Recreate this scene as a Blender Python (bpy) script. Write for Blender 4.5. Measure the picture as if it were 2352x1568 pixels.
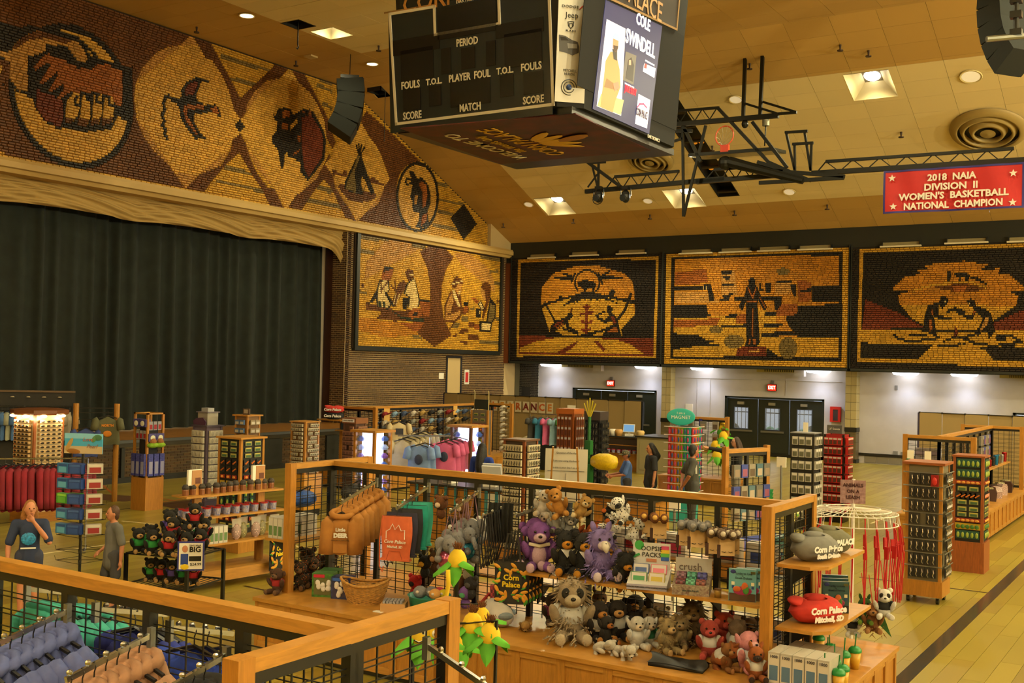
import bpy,bmesh,math,random
import numpy as np
from mathutils import Vector,Matrix,Euler
for _o in list(bpy.data.objects): bpy.data.objects.remove(_o)
RND = random.Random(7)
SC = bpy.context.scene
COL = SC.collection
PI = math.pi
# ---------------------------------------------------------------- camera
IW,IH = 2352,1568
FPX = 2525.79
CAMH = 3.25
AX = Vector((0.84095455,-0.00921066,0.54102736)); AY = Vector((0.54059119,-0.02929312,-0.84077528)); AZ = Vector((0.02359247,0.99952843,-0.01965498))
RM = Matrix((AX,AY,AZ))
CAMP = Vector((0,0,CAMH))
cd = bpy.data.cameras.new('camera'); cam = bpy.data.objects.new('camera',cd); COL.objects.link(cam)
cd.sensor_width = 36; cd.lens = FPX / IW * 36; cd.clip_end = 300; cd.clip_start = 0.05
cam.matrix_world = Matrix.Translation(CAMP) @ RM.to_4x4()
SC.camera = cam
def ray(x,y): return RM @ Vector(((x - IW / 2) / FPX,-(y - IH / 2) / FPX,-1))
def at(x,y,z=0.0): r = ray(x,y); return CAMP + r * ((z - CAMH) / r.z) # pixel -> point on the level z
def atY(x,y,Y): r = ray(x,y); return CAMP + r * (Y / r.y) # pixel -> point on the wall y=Y
def atX(x,y,X): r = ray(x,y); return CAMP + r * (X / r.x)
def atD(x,y,d): r = ray(x,y); return CAMP + r * d
def prj(p): q = RM.transposed() @ (Vector(p) - CAMP); return (IW / 2 - FPX * q.x / q.z,IH / 2 + FPX * q.y / q.z)
# ---------------------------------------------------------------- world, exposure, light
w = bpy.data.worlds.new('World'); SC.world = w; w.use_nodes = True
w.node_tree.nodes['Background'].inputs[0].default_value = (0.75,0.85,1.0,1); w.node_tree.nodes['Background'].inputs[1].default_value = 3.5
SC.view_settings.view_transform = 'Standard'; SC.view_settings.look = 'None'; SC.view_settings.gamma = 1; SC.view_settings.use_curve_mapping = False
SC.view_settings.exposure = 0.12
HALL = (1.0,0.89,0.52); COOL = (0.74,0.82,1.0)
LIGHTS = dict(down=1150,conc=95,flood=4600)  # flood is the power of the added ceiling-brightening lamps
# ---------------------------------------------------------------- materials
def srgb(c):
 if isinstance(c,str): c = tuple(int(c[i:i + 2],16) / 255 for i in (0,2,4))
 return tuple(((v / 12.92) if v <= 0.04045 else ((v + 0.055) / 1.055) ** 2.4) for v in c)
MATS = {}
def M(col,rough=0.6,metal=0.0,kind='',emit=0.0,alpha=1.0,s=1.0,v=0.25,col2=None,name=None,bump=0.0,trans=0.0):
 key = (col,rough,metal,kind,emit,alpha,s,v,col2,bump,trans)
 if key in MATS: return MATS[key]
 m = bpy.data.materials.new(name or ('mat_%d' % len(MATS))); m.use_nodes = True
 nt = m.node_tree; b = nt.nodes['Principled BSDF']
 c = srgb(col); m.diffuse_color = (*c,1)
 b.inputs['Base Color'].default_value = (*c,1); b.inputs['Roughness'].default_value = rough; b.inputs['Metallic'].default_value = metal
 if alpha < 1: b.inputs['Alpha'].default_value = alpha
 if trans: b.inputs['Transmission Weight'].default_value = trans
 if emit: b.inputs['Emission Color'].default_value = (*c,1); b.inputs['Emission Strength'].default_value = emit
 def N(t,**k):
  n = nt.nodes.new(t)
  for a,x in k.items(): setattr(n,a,x)
  return n
 L = nt.links.new
 def coord(scale):
  tc = N('ShaderNodeTexCoord'); mp = N('ShaderNodeMapping'); L(tc.outputs['Object'],mp.inputs['Vector']); mp.inputs['Scale'].default_value = scale; return mp.outputs['Vector']
 def ramp(fac,c1,c2,p1=0.3,p2=0.7):
  r = N('ShaderNodeValToRGB'); r.color_ramp.elements[0].position = p1; r.color_ramp.elements[1].position = p2
  r.color_ramp.elements[0].color = (*c1,1); r.color_ramp.elements[1].color = (*c2,1); L(fac,r.inputs[0]); return r.outputs['Color']
 lo = tuple(x * (1 - v) for x in c); hi = tuple(min(1,x * (1 + v)) for x in c)
 if col2: lo,hi = c,srgb(col2)
 if kind in ('noise','fabric','fur'):
  n = N('ShaderNodeTexNoise'); n.inputs['Scale'].default_value = 6; n.inputs['Detail'].default_value = 4; L(coord((s,s,s)),n.inputs['Vector'])
  L(ramp(n.outputs['Fac'],lo,hi),b.inputs['Base Color'])
 if kind == 'wood':
  n = N('ShaderNodeTexNoise'); n.inputs['Scale'].default_value = 3; n.inputs['Detail'].default_value = 5; n.inputs['Distortion'].default_value = 1.2; L(coord((s * 1.5,s * 1.5,s * 14) if s > 0 else (-s * 14,-s * 14,-s * 1.5)),n.inputs['Vector'])
  L(ramp(n.outputs['Fac'],lo,hi),b.inputs['Base Color'])
 if kind == 'island':
  g = N('ShaderNodeNewGeometry'); o = N('ShaderNodeObjectInfo'); a = N('ShaderNodeMath',operation='ADD'); f = N('ShaderNodeMath',operation='FRACT')
  L(g.outputs['Random Per Island'],a.inputs[0]); L(o.outputs['Random'],a.inputs[1]); L(a.outputs[0],f.inputs[0])
  L(ramp(f.outputs[0],lo,hi,0,1),b.inputs['Base Color'])
 if kind == 'check':
  n = N('ShaderNodeTexChecker'); n.inputs['Scale'].default_value = s; tc = N('ShaderNodeTexCoord'); L(tc.outputs['Object'],n.inputs['Vector']); n.inputs[1].default_value = (*lo,1); n.inputs[2].default_value = (*hi,1)
  L(n.outputs['Color'],b.inputs['Base Color'])
 if kind == 'spots':
  n = N('ShaderNodeTexVoronoi'); n.inputs['Scale'].default_value = s; tc = N('ShaderNodeTexCoord'); L(tc.outputs['Object'],n.inputs['Vector'])
  L(ramp(n.outputs['Distance'],hi,lo,0.24,0.3),b.inputs['Base Color'])
 if kind == 'fur' or bump:
  n2 = N('ShaderNodeTexNoise'); n2.inputs['Scale'].default_value = (90 if kind == 'fur' else 40) * (s if s > 0 else 1); bp = N('ShaderNodeBump'); bp.inputs['Strength'].default_value = bump or 0.8; bp.inputs['Distance'].default_value = 0.01
  tc = N('ShaderNodeTexCoord'); L(tc.outputs['Object'],n2.inputs['Vector']); L(n2.outputs['Fac'],bp.inputs['Height']); L(bp.outputs['Normal'],b.inputs['Normal'])
 MATS[key] = m
 return m
 # ---------------------------------------------------------------- mesh builder
class MB:
 def __init__(s): s.v = []; s.f = []; s.mi = []; s.cur = 0; s.T = None
 def mat(s,i): s.cur = i; return s
 def add(s,vs,fs):
  n = len(s.v)
  if s.T is not None: vs = [s.T @ Vector(p) for p in vs]
  s.v += [tuple(p) for p in vs]; s.f += [tuple(i + n for i in f) for f in fs]; s.mi += [s.cur] * len(fs); return s
 def box(s,c,d,r=None):
  x,y,z = d[0] / 2,d[1] / 2,d[2] / 2
  P = [Vector(p) for p in ((-x,-y,-z),(x,-y,-z),(x,y,-z),(-x,y,-z),(-x,-y,z),(x,-y,z),(x,y,z),(-x,y,z))]
  if r is not None: R = Euler(r).to_matrix(); P = [R @ p for p in P]
  c = Vector(c)
  return s.add([p + c for p in P],[(0,3,2,1),(4,5,6,7),(0,1,5,4),(1,2,6,5),(2,3,7,6),(3,0,4,7)])
 def bb(s,a,b): return s.box([(a[i] + b[i]) / 2 for i in range(3)],[abs(b[i] - a[i]) for i in range(3)])
 def tube(s,pts,r,n=6,caps=True,closed=False):
  pts = [Vector(p) for p in pts]; m = len(pts); rr = r if isinstance(r,(list,tuple)) else [r] * m
  vs = []; up = None
  for i,p in enumerate(pts):
   a = pts[(i - 1) % m] if (i > 0 or closed) else p; b = pts[(i + 1) % m] if (i < m - 1 or closed) else p
   t = (b - a)
   t = t.normalized() if t.length > 1e-9 else Vector((0,0,1))
   if up is None: up = Vector((0,0,1)) if abs(t.z) < 0.9 else Vector((1,0,0))
   x = t.cross(up).normalized() if t.cross(up).length > 1e-6 else Vector((1,0,0)); up = x.cross(t).normalized()
   for k in range(n): an = 2 * PI * (k + .5) / n; vs.append(p + (x * math.cos(an) + up * math.sin(an)) * rr[i])
  fs = []
  for i in range(m if closed else m - 1):
   j = (i + 1) % m
   for k in range(n): q = (k + 1) % n; fs.append((i * n + k,i * n + q,j * n + q,j * n + k))
  if caps and not closed: fs.append(tuple(range(n - 1,-1,-1))); fs.append(tuple((m - 1) * n + k for k in range(n)))
  return s.add(vs,fs)
 def cyl(s,a,b,r,r2=None,n=12): return s.tube([a,b],[r,r if r2 is None else r2],n)
 def bar(s,a,b,w,h=None):
  a = Vector(a); b = Vector(b); t = (b - a); l = t.length; t = t.normalized(); h = h or w
  up = Vector((0,0,1)) if abs(t.z) < .95 else Vector((0,1,0)); x = t.cross(up).normalized(); u = x.cross(t)
  P = []
  for p in (a,b):
   for i,j in ((-1,-1),(1,-1),(1,1),(-1,1)): P.append(p + x * (i * w / 2) + u * (j * h / 2))
  return s.add(P,[(3,2,1,0),(4,5,6,7),(0,1,5,4),(1,2,6,5),(2,3,7,6),(3,0,4,7)])
 def ell(s,c,r,rot=None,n=10,m=7):
  if isinstance(r,(int,float)): r = (r,r,r)
  R = Euler(rot).to_matrix() if rot is not None else None; c = Vector(c); vs = []
  for i in range(m + 1):
   a = PI * i / m
   for k in range(n):
    p = Vector((r[0] * math.sin(a) * math.cos(2 * PI * k / n),r[1] * math.sin(a) * math.sin(2 * PI * k / n),r[2] * math.cos(a)))
    vs.append((R @ p if R else p) + c)
  fs = [(i * n + k,(i + 1) * n + k,(i + 1) * n + (k + 1) % n,i * n + (k + 1) % n) for i in range(m) for k in range(n)]
  return s.add(vs,fs)
 def lathe(s,prof,c=(0,0,0),n=16):
  vs = []; fs = []; c = Vector(c)
  for (r,z) in prof:
   for k in range(n): vs.append(c + Vector((r * math.cos(2 * PI * k / n),r * math.sin(2 * PI * k / n),z)))
  for i in range(len(prof) - 1):
   for k in range(n): fs.append((i * n + k,i * n + (k + 1) % n,(i + 1) * n + (k + 1) % n,(i + 1) * n + k))
  return s.add(vs,fs)
 def prism(s,poly,a,b,ax='z'):
 # poly 2D extruded from a to b on axis ax; x: (y,z)  y: (x,z)  z: (x,y)
  def mk(p,h): return {'x': (h,p[0],p[1]),'y': (p[0],h,p[1]),'z': (p[0],p[1],h)}[ax]
  n = len(poly); vs = [mk(p,a) for p in poly] + [mk(p,b) for p in poly]
  return s.add(vs,[tuple(range(n - 1,-1,-1)),tuple(range(n,2 * n))] + [(i,(i + 1) % n,n + (i + 1) % n,n + i) for i in range(n)])
 def grid(s,fn,nu,nv,two=False):
  vs = [fn(i / nu,j / nv) for j in range(nv + 1) for i in range(nu + 1)]
  return s.add(vs,[(j * (nu + 1) + i,j * (nu + 1) + i + 1,(j + 1) * (nu + 1) + i + 1,(j + 1) * (nu + 1) + i) for j in range(nv) for i in range(nu)])
 def mesh(s,name,mats,smooth=False):
  me = bpy.data.meshes.new(name); me.from_pydata(s.v,[],s.f)
  if not isinstance(mats,(list,tuple)): mats = [mats]
  for m in mats: me.materials.append(m)
  if len(mats) > 1: me.polygons.foreach_set('material_index',s.mi)
  if smooth: me.polygons.foreach_set('use_smooth',[True] * len(me.polygons))
  me.update(); return me
 def build(s,name,mats,parent=None,smooth=False,loc=None,rz=None):
  return obj(name,s.mesh(name,mats,smooth),parent,loc,rz)
def obj(name,me,parent=None,loc=None,rz=None):
 o = bpy.data.objects.new(name,me); COL.objects.link(o)
 if parent is not None: o.parent = parent
 if loc is not None: o.location = loc
 if rz is not None: o.rotation_euler = (0,0,rz) if not isinstance(rz,(tuple,list)) else rz
 return o
def tag(o,label,cat,group=None):
 o['label'] = label; o['category'] = cat
 if group: o['group'] = group
 return o
def struct(o): o['kind'] = 'structure'; return o
def stuff(o): o['kind'] = 'stuff'; return o
def thing(name,label,cat,loc=(0,0,0),rz=0,group=None):
 o = obj(name,None,None,loc,rz); o.empty_display_size = 0.1
 return tag(o,label,cat,group)
def copy_tree(o,parent=None):
 c = o.copy(); COL.objects.link(c); c.parent = parent
 for ch in o.children: copy_tree(ch,c)
 return c
def dup(o,loc,rz=None,label=None,group=None,scale=None):
 c = copy_tree(o); c.location = loc
 if rz is not None: c.rotation_euler = (0,0,rz) if not isinstance(rz,(tuple,list)) else rz
 if label: c['label'] = label
 if group: c['group'] = group
 if scale: c.scale = (scale,) * 3 if not isinstance(scale,(tuple,list)) else scale
 return c
class Rep:
 """first use moves the prototype itself, later ones copy it"""
 def __init__(s,o): s.o = o; s.used = False
 def put(s,loc,rz=0,label=None,group=None,scale=None):
  if not s.used:
   s.used = True; o = s.o; o.location = loc; o.rotation_euler = (0,0,rz) if not isinstance(rz,(tuple,list)) else rz
   if label: o['label'] = label
   if group: o['group'] = group
   if scale: o.scale = (scale,) * 3 if not isinstance(scale,(tuple,list)) else scale
   return o
  return dup(s.o,loc,rz,label,group,scale)
def text(s,size,mat,parent=None,loc=(0,0,0),rot=(PI / 2,0,0),name='lettering',align='CENTER',ext=0.002,xs=1.0,bold=0.0,shear=0.0,spacing=1.0):
 c = bpy.data.curves.new(name,'FONT'); c.body = s; c.size = size; c.align_x = align; c.align_y = 'CENTER'; c.extrude = ext; c.resolution_u = 2; c.offset = bold; c.shear = shear; c.space_character = spacing
 t = bpy.data.objects.new(name,c); me = bpy.data.meshes.new_from_object(t); bpy.data.objects.remove(t); bpy.data.curves.remove(c)
 me.materials.append(mat); o = obj(name,me,parent,loc); o.rotation_euler = rot; o.scale = (xs,1,1); return o
 # common materials
OAK = M('AC7A32',0.35,kind='wood',v=0.18,s=1); OAKV = M('A47029',0.35,kind='wood',v=0.18,s=-1); OAKD = M('96621E',0.4,kind='wood',v=0.2,s=1)
BLK = M('10110F',0.35); BLKM = M('0C0D0C',0.6); CHROME = M('B8BAB8',0.22,1.0); STEEL = M('8E918E',0.35,0.9); WHITE = M('DAD6CC',0.5); PAPER = M('E4DECF',0.7); GREY = M('77777A',0.5); CREAMP = M('C9BB93',0.6)
GLASS = M('DDE6E6',0.05,alpha=0.25); PLASTIC = M('D8DCDC',0.15,alpha=0.3)
RED = M('B81C14',0.5); DKGREEN = M('0C6B2C',0.5); YEL = M('D8B80E',0.6)
# ================================================================ the hall
XB,YM,YW = -25.15,38.5,39.75 # stage wall, mural front, concourse wall
ZF,YK,ZE = 12.51,28.46,8.24 # flat ceiling, where it starts to slope, eaves
SLP = (ZE - ZF) / (YM - YK)
XR,YN = 20.0,-6.0
def atS(x,y): r = ray(x,y); t = (ZF - CAMH - SLP * YK) / (r.z - SLP * r.y); return CAMP + r * t
def unit_piece(m,ch=0.12):
 b = MB(); c = ch
 b.add([(0,0,0),(1,0,0),(1,1,0),(0,1,0),(c * .4,c,1),(1 - c * .4,c,1),(1 - c * .4,1 - c,1),(c * .4,1 - c,1)],[(4,5,6,7),(0,1,5,4),(1,2,6,5),(2,3,7,6),(3,0,4,7)])
 return b.mesh('piece',m)
UP = {}
def pieces(parent,name,O,U,V,Nn,cells,mats,d=0.03,ch=0.12,limit=300,stuffname=None,key=None):
 """cells (u0,u1,v0,v1,mat,lift): the largest `limit` are objects, the rest is one part"""
 O,U,V,Nn = Vector(O),Vector(U),Vector(V),Vector(Nn)
 key = key or (lambda c: (c[1] - c[0]) * (c[3] - c[2]))
 idx = sorted(range(len(cells)),key=lambda i: -key(cells[i])); big = set(idx[:limit])
 b = MB(); vs = []; fs = []; mi = []
 q = Matrix((U,V,Nn)).transposed()
 for i,(u0,u1,v0,v1,mt,lf) in enumerate(cells):
  dd = d + lf
  if i in big:
   k = (id(mats[mt]),ch)
   if k not in UP: UP[k] = unit_piece(mats[mt],ch)
   o = bpy.data.objects.new(name,UP[k]); COL.objects.link(o); o.parent = parent
   o.matrix_local = Matrix.Translation(O + U * u0 + V * v0) @ (q @ Matrix.Diagonal((u1 - u0,v1 - v0,dd))).to_4x4()
  else:
   cu = min((u1 - u0) * .2,(v1 - v0) * ch * .6); cv = (v1 - v0) * ch; n = len(vs)
   for (a,e,g) in ((u0,v0,0),(u1,v0,0),(u1,v1,0),(u0,v1,0),(u0 + cu,v0 + cv,dd),(u1 - cu,v0 + cv,dd),(u1 - cu,v1 - cv,dd),(u0 + cu,v1 - cv,dd)): vs.append(tuple(O + U * a + V * e + Nn * g))
   fs += [(n + 4,n + 5,n + 6,n + 7),(n,n + 1,n + 5,n + 4),(n + 1,n + 2,n + 6,n + 5),(n + 2,n + 3,n + 7,n + 6),(n + 3,n,n + 4,n + 7)]; mi += [mt] * 5
 if vs:
  b.v,b.f,b.mi = vs,fs,mi
  return stuff(b.build(stuffname or name + 's',mats,parent))
def sub_holes(cells,holes):
 for (a0,a1,b0,b1) in holes:
  out = []
  for c in cells:
   u0,u1,v0,v1 = c[:4]
   if u1 <= a0 or u0 >= a1 or v1 <= b0 or v0 >= b1: out.append(c); continue
   for r in ((u0,a0,v0,v1),(a1,u1,v0,v1),(max(u0,a0),min(u1,a1),v0,b0),(max(u0,a0),min(u1,a1),b1,v1)):
    if r[1] - r[0] > .012 and r[3] - r[2] > .012: out.append((*r,*c[4:]))
  cells = out
 return cells
def brick_cells(u0,u1,v0,v1,L=0.215,H=0.072,g=0.012,header=0,nm=1):
 cs = []; r = 0; v = v0
 while v < v1 - .02:
  Lr = L / 2 if header and r % header == header - 1 else L
  u = u0 - (Lr / 2 if r % 2 else 0)
  while u < u1 - .01:
   a,e = max(u,u0),min(u + Lr - g,u1)
   if e - a > .02: cs.append((a,e,v,min(v + H - g,v1),RND.randrange(nm),RND.uniform(0,.004)))
   u += Lr
  v += H; r += 1
 return cs
 # ---------------------------------------------------------------- floor
floor = struct(MB().bb((-34,YN,-.12),(XR,46,-.012)).build('floor',M('5A4420',0.6)))
MAPLE = [M('90802F',0.3,kind='island',v=0.09),M('88752A',0.32,kind='island',v=0.09)]
pl = []; u = -23.2; PW = 0.235
while u < 8:
 v = 3 + RND.uniform(-2.2,0)
 while v < 40:
  ln = RND.uniform(1.5,2.8); pl.append((u,u + PW - .004,max(v,3),min(v + ln - .004,40),RND.randrange(2),0)); v += ln
 u += PW
def plank_key(c):
 p = Vector(((c[0] + c[1]) / 2,(c[2] + c[3]) / 2,0)); x,y = prj(p)
 return (1 if (1900 < x < 2352 and 1050 < y < 1568) else 0) * 100 + 1 / (p.length + 1)
pieces(floor,'plank',(0,0,-.012),(1,0,0),(0,1,0),(0,0,1),pl,MAPLE,d=.012,ch=0.0,key=plank_key,stuffname='planks')
rest = MB().bb((8,YN,-.012),(XR,40,0)); rest.bb((-23.2,YN,-.012),(8,3,0)); rest.build('plank_field',MAPLE[0],floor)
MARB = M('2E3436',0.15,kind='noise',s=1.2,col2='4A3A26')
a,e = at(2042,1568),at(2088,1568)
MB().bb((-2.87,3,-.01),(e.x,38,.0015)).build('marble_stripe',MARB,floor)
def fline(p,q,wd,m,name='court_line'):
 p,q = at(*p),at(*q); p.z = q.z = .001
 MB().bar(p,q,wd,.002).build(name,m,floor)
LB = M('1A1512',0.3); LW = M('D8C890',0.3); LBR = M('5A3A20',0.3); LO = M('B5561C',0.3)
for p,q in (((1974,1325),(2268,1361)),((1949,1104),(2420,1141)),((0,1202),(634,1128)),((590,1158),(700,1170)),((310,1333),(420,1338)),((560,1345),(640,1362))): fline(p,q,.05,LB)
for p,q in (((2000,1202),(2090,1166)),((1930,1156),(2200,1177)),((85,1273),(760,1178)),((590,1215),(700,1262)),((280,1196),(360,1204)),((1560,1330),(1680,1300)),((1300,1290),(1420,1300))): fline(p,q,.05,LW)
def fpoly(pts,m,name):
 MB().prism([at(*p)[:2] for p in pts],0,.0012).build(name,m,floor)
fpoly([(232,1134),(366,1143),(286,1152),(232,1148)],LBR,'painted_patch'); fpoly([(590,1165),(640,1178),(614,1185),(585,1180)],LBR,'painted_patch'); fpoly([(352,1157),(425,1148),(520,1152),(520,1168),(420,1172)],LBR,'painted_patch')
for p,q in (((232,1110),(260,1135)),((365,1142),(400,1150)),((330,1158),(420,1146))): fline(p,q,.05,LO)
# ---------------------------------------------------------------- outer shell
SHELL = M('8A7A58',0.8)
struct(MB().bb((XR,YN,0),(XR + .2,40,13.2)).build('wall_right',SHELL)); struct(MB().bb((-34,YN - .2,0),(XR,YN,13.2)).build('wall_near',SHELL))
# ---------------------------------------------------------------- stage wall
BR = [M('4E3418',0.75,kind='island',v=.25),M('402A16',0.75,kind='island',v=.25)]; MORT = M('BCA474',0.9)
PY0 = atX(795,700,XB).y # outer corner of the pier
wall_l = struct(MB().bb((XB - 1.2,PY0 + .005,0),(XB,YW,7.9)).build('wall_left',MORT))
m0,m1 = atX(808,795,XB),atX(1150,585,XB)
MUL = (m0.y - .05,atX(1149,700,XB).y + .1,atX(808,800,XB).z,7.9) # lower mural opening y0 y1 z0 z1
dr = (atX(1027,850,XB).y,atX(1057,850,XB).y,0,atX(1040,822,XB).z)
cells = sub_holes(brick_cells(PY0,YM,0.0,7.75,header=3,nm=2,g=.017),[MUL,(dr[0] - .08,dr[1] + .08,-1,dr[3] + .08)])
pieces(wall_l,'brick',(XB,0,0),(0,1,0),(0,0,1),(1,0,0),cells,BR,d=.012,ch=.06,stuffname='bricks')
# jamb of the pier, facing the seats
xj = atY(763,700,PY0).x
cells = brick_cells(-XB,-xj,1.07,7.75,nm=2,g=.017)
jw = MB().bb((xj,PY0 - .02,1.0),(XB - .0,PY0 + .2,7.9)).build('pier_jamb',MORT,wall_l)
pieces(wall_l,'jamb_brick',(0,PY0 - .02,0),(-1,0,0),(0,0,1),(0,-1,0),cells,BR,d=.012,ch=.06,limit=200,stuffname='jamb_bricks')
struct(MB().bb((xj - .35,PY0 - .02,1.07),(xj - .012,PY0 + .12,7.9)).build('trim_1',M('3A1F10',0.5,kind='wood',s=-1)))
# doorway
d1 = obj('door_1',None); struct(d1)
MB().bb((XB - .25,dr[0],0),(XB - .2,dr[1],dr[3])).build('leaf',M('15171A',0.4),d1)
b = MB(); b.bb((XB - .25,dr[0] - .09,0),(XB + .03,dr[0],dr[3] + .08)); b.bb((XB - .25,dr[1],0),(XB + .03,dr[1] + .09,dr[3] + .08)); b.bb((XB - .25,dr[0],dr[3]),(XB + .03,dr[1],dr[3] + .08)); b.build('frame',M('181A1C',0.4),d1)
MB().bb((XB - .2,dr[0] + .35,dr[3] - .22),(XB - .1,dr[0] + .62,dr[3] - .12)).build('closer',STEEL,d1)
s = MB().bb((XB + .012,atX(1007,860,XB).y,atX(1010,870,XB).z),(XB + .03,atX(1018,860,XB).y,atX(1010,856,XB).z)).build('notice_sheet',PAPER); tag(s,'white notice sheet on the brick wall left of the dark doorway','notice')
t = thing('extinguisher_sign','small red and white safety sign on brick wall right of dark doorway','sign',(XB + .013,atX(1071,862,XB).y,atX(1071,866,XB).z))
MB().bb((0,-.16,-.28),(.015,.16,.3)).build('plate',WHITE,t); MB().bb((.015,-.1,-.2),(.02,.1,.2)).build('symbol',RED,t)
# stage
yS1 = PY0 + .1
WOODST = M('9C6A2E',0.3,kind='wood',v=.2,s=1)
stage = struct(MB().bb((-33,YN,.95),(-23.2,yS1,1.06)).build('stage',WOODST))
MB().bb((-23.34,YN,0),(-23.24,yS1,.95)).build('stage_front',M('6E6246',0.9),stage)
sf = lambda px: atX(px,1040,-23.2).y
b = MB(); b.bb((-23.24,YN,.9),(-23.17,yS1,1.0)); b.build('fascia',M('2C2718',0.5),stage); MB().bb((-23.24,YN,1.0),(-23.15,yS1,1.075)).build('stage_nosing',M('55585A',0.4,.4),stage)
MB().bb((-23.24,YN,0),(-23.17,yS1,.14)).build('stage_base',M('1B1C18',0.5),stage)
dk = [(sf(605),sf(646)),(sf(700),sf(716)),(sf(748),sf(775)),(sf(277),sf(285))]
for (p,q) in dk: MB().bb((-23.24,p,.14),(-23.16,q,.88)).build('stage_panel',M('20231E',0.5),stage)
cells = sub_holes(brick_cells(8,yS1,.15,.88,nm=2),[(p,q,0,2) for p,q in dk])
pieces(stage,'brick',(-23.24,0,0),(0,1,0),(0,0,1),(1,0,0),cells,[M('4A3212',0.75,kind='island',v=.25),M('3E2A12',0.75,kind='island',v=.25)],d=.012,ch=.06,stuffname='bricks')
# curtain
yC1 = atX(735,960,-26.1).y
cb = MB()
NP = 84
def curt(u,v):
 y = 5 + (yC1 - 5) * u; ph = u * NP
 a = (.5 + .5 * math.sin(ph * PI + 1.9 * math.sin(ph * .37) + 1.1 * math.sin(ph * .83))) ** 1.6 * .22 + .04 * math.sin(ph * 2.3 + 2 * math.sin(ph * .5))
 return (-26.25 + a * (1 - .35 * v) + .02 * math.sin(ph * 3 + v * 4),y,1.09 + v * 7.0)
cb.grid(curt,700,5)
tag(cb.build('stage_curtain',M('121A14',0.9,kind='noise',s=.6,v=.35),smooth=True),'tall pleated black stage curtain hanging behind the beige swag','curtain')
# backstage seen past the curtain
bk = struct(MB().bb((-33.2,YN,1),(-33,YW,13)).build('wall_backstage',M('8FA083',0.8)))
struct(MB().bb((-34,PY0 + .2,0),(-26.4,PY0 + 8,1.0)).build('backstage_floor',M('5E7A66',0.5))); struct(MB().bb((-33,PY0 + 8,1),(XB - 1.2,PY0 + 8.2,13)).build('wall_backstage_end',M('9AA88C',0.8)))
struct(MB().bb((-33,yC1 - 3,8.1),(XB - .9,PY0 + 8,8.3)).build('backstage_ceiling',BLKM))
ys = PY0 + 6
t = thing('storage_loft','plywood storage loft with black cases seen through the gap beside the curtain','loft',(-30,ys,0))
b = MB(); b.bb((-2.8,0,3.55),(3.5,1.6,3.7)); b.build('deck',M('A06E2A',0.5),t); MB().bb((-2.8,.1,2.2),(3.5,.2,3.55)).build('apron_panel',M('8C8560',0.7),t)
for i in range(4): MB().box((-2 + i * 1.4,.5,3.95),(.9,.5,.5)).build('case',BLK,t)
MB().bb((-2.8,.02,5.9),(3.5,.1,7.2)).build('yellow_lit_band',M('A08A28',0.7),t)  # yellow light on the upper backstage, put into a panel's colour
t = thing('equipment_cart','grey wheeled cart standing on the stage floor beyond the curtain edge','cart',(-28.2,PY0 + 1.6,1.0))
MB().bb((-.9,0,.5),(.8,.6,1.35)).build('cart_body',M('8E9A84',0.6),t)
for x in (-.7,0.1,.6):
 MB().cyl((x,-.05,.2),(x,.05,.2),.16).build('wheel',BLK,t); MB().cyl((x,0,.2),(x,0,.5),.03).build('caster_stem',STEEL,t)
MB().cyl((.3,-.1,.9),(.3,-.1,2.0),.02).build('pole',STEEL,t)
# beam over the stage and the soffit
BEAM = M('B99A5C',0.55)
za,zb = atX(0,357,XB + .35).z,atX(0,388,XB + .35).z
b = MB(); yE = YM + .02
b.prism([(XB - .9,zb - .02),(XB + .22,zb - .02),(XB + .26,zb + .08),(XB + .35,zb + .1),(XB + .35,za - .08),(XB + .3,za),(XB - .1,za + .02),(XB - .9,za + .02)],YN,yE,'y')
struct(b.build('trim_2',BEAM))
# swag valance
def swag(u,v):
 y = 5 + (PY0 - .03 - 5) * u; seg = 4.3; k = ((PY0 - y) / seg) % 1; n = math.sin(k * PI)
 dz = .62 + .10 * (1 - n);
 if PY0 - y < .5: dz += .45 * (1 - (PY0 - y) / .5) ** 2
 f = .05 * math.sin(v * 16 + n * 7) + .035 * math.sin(v * 33 + k * 19 + n * 4)
 return (XB - .28 + .1 * math.sin(v * PI) + f,y,zb + .02 - v * dz - .03 * n * math.sin(v * 9))
tag(MB().grid(swag,220,26).build('swag_valance',M('A5874C',0.8),smooth=True),'beige swagged fabric valance under the cream beam over the stage','valance')
# gable end piece between frieze and far wall
b = MB(); yG = atX(1118,540,XB).y
b.prism([(yG,zb),(YM,zb - .0),(YM,ZE + .02),(yG,ZF + SLP * (yG - YK) + .02)],XB - .2,XB + .2,'x'); struct(b.build('wall_gable_end',M('B9A273',0.6)))
# ---------------------------------------------------------------- far wall
FB = M('1A1D17',0.6)
zm = 3.24
struct(MB().bb((XB - 1,YM,zm),(XR,YM + .25,ZE + .3)).build('wall_far',FB))
struct(MB().bb((XB - 1,YM + .25,zm + .06),(XR,YW + .2,zm + .2)).build('concourse_soffit',M('C9BE98',0.7)))
pil0,pil1 = atY(1163,700,YM),atY(1172.5,700,YM)
struct(MB().bb((XB - .1,YM - .06,zm),(pil1.x,YM + .02,atY(1167,605,YM).z)).build('trim_3',M('6A3512',0.5,kind='wood',s=-1,v=.1)))
WW = M('B7B4B8',0.6,kind='noise',s=.4,v=.05)
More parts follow.
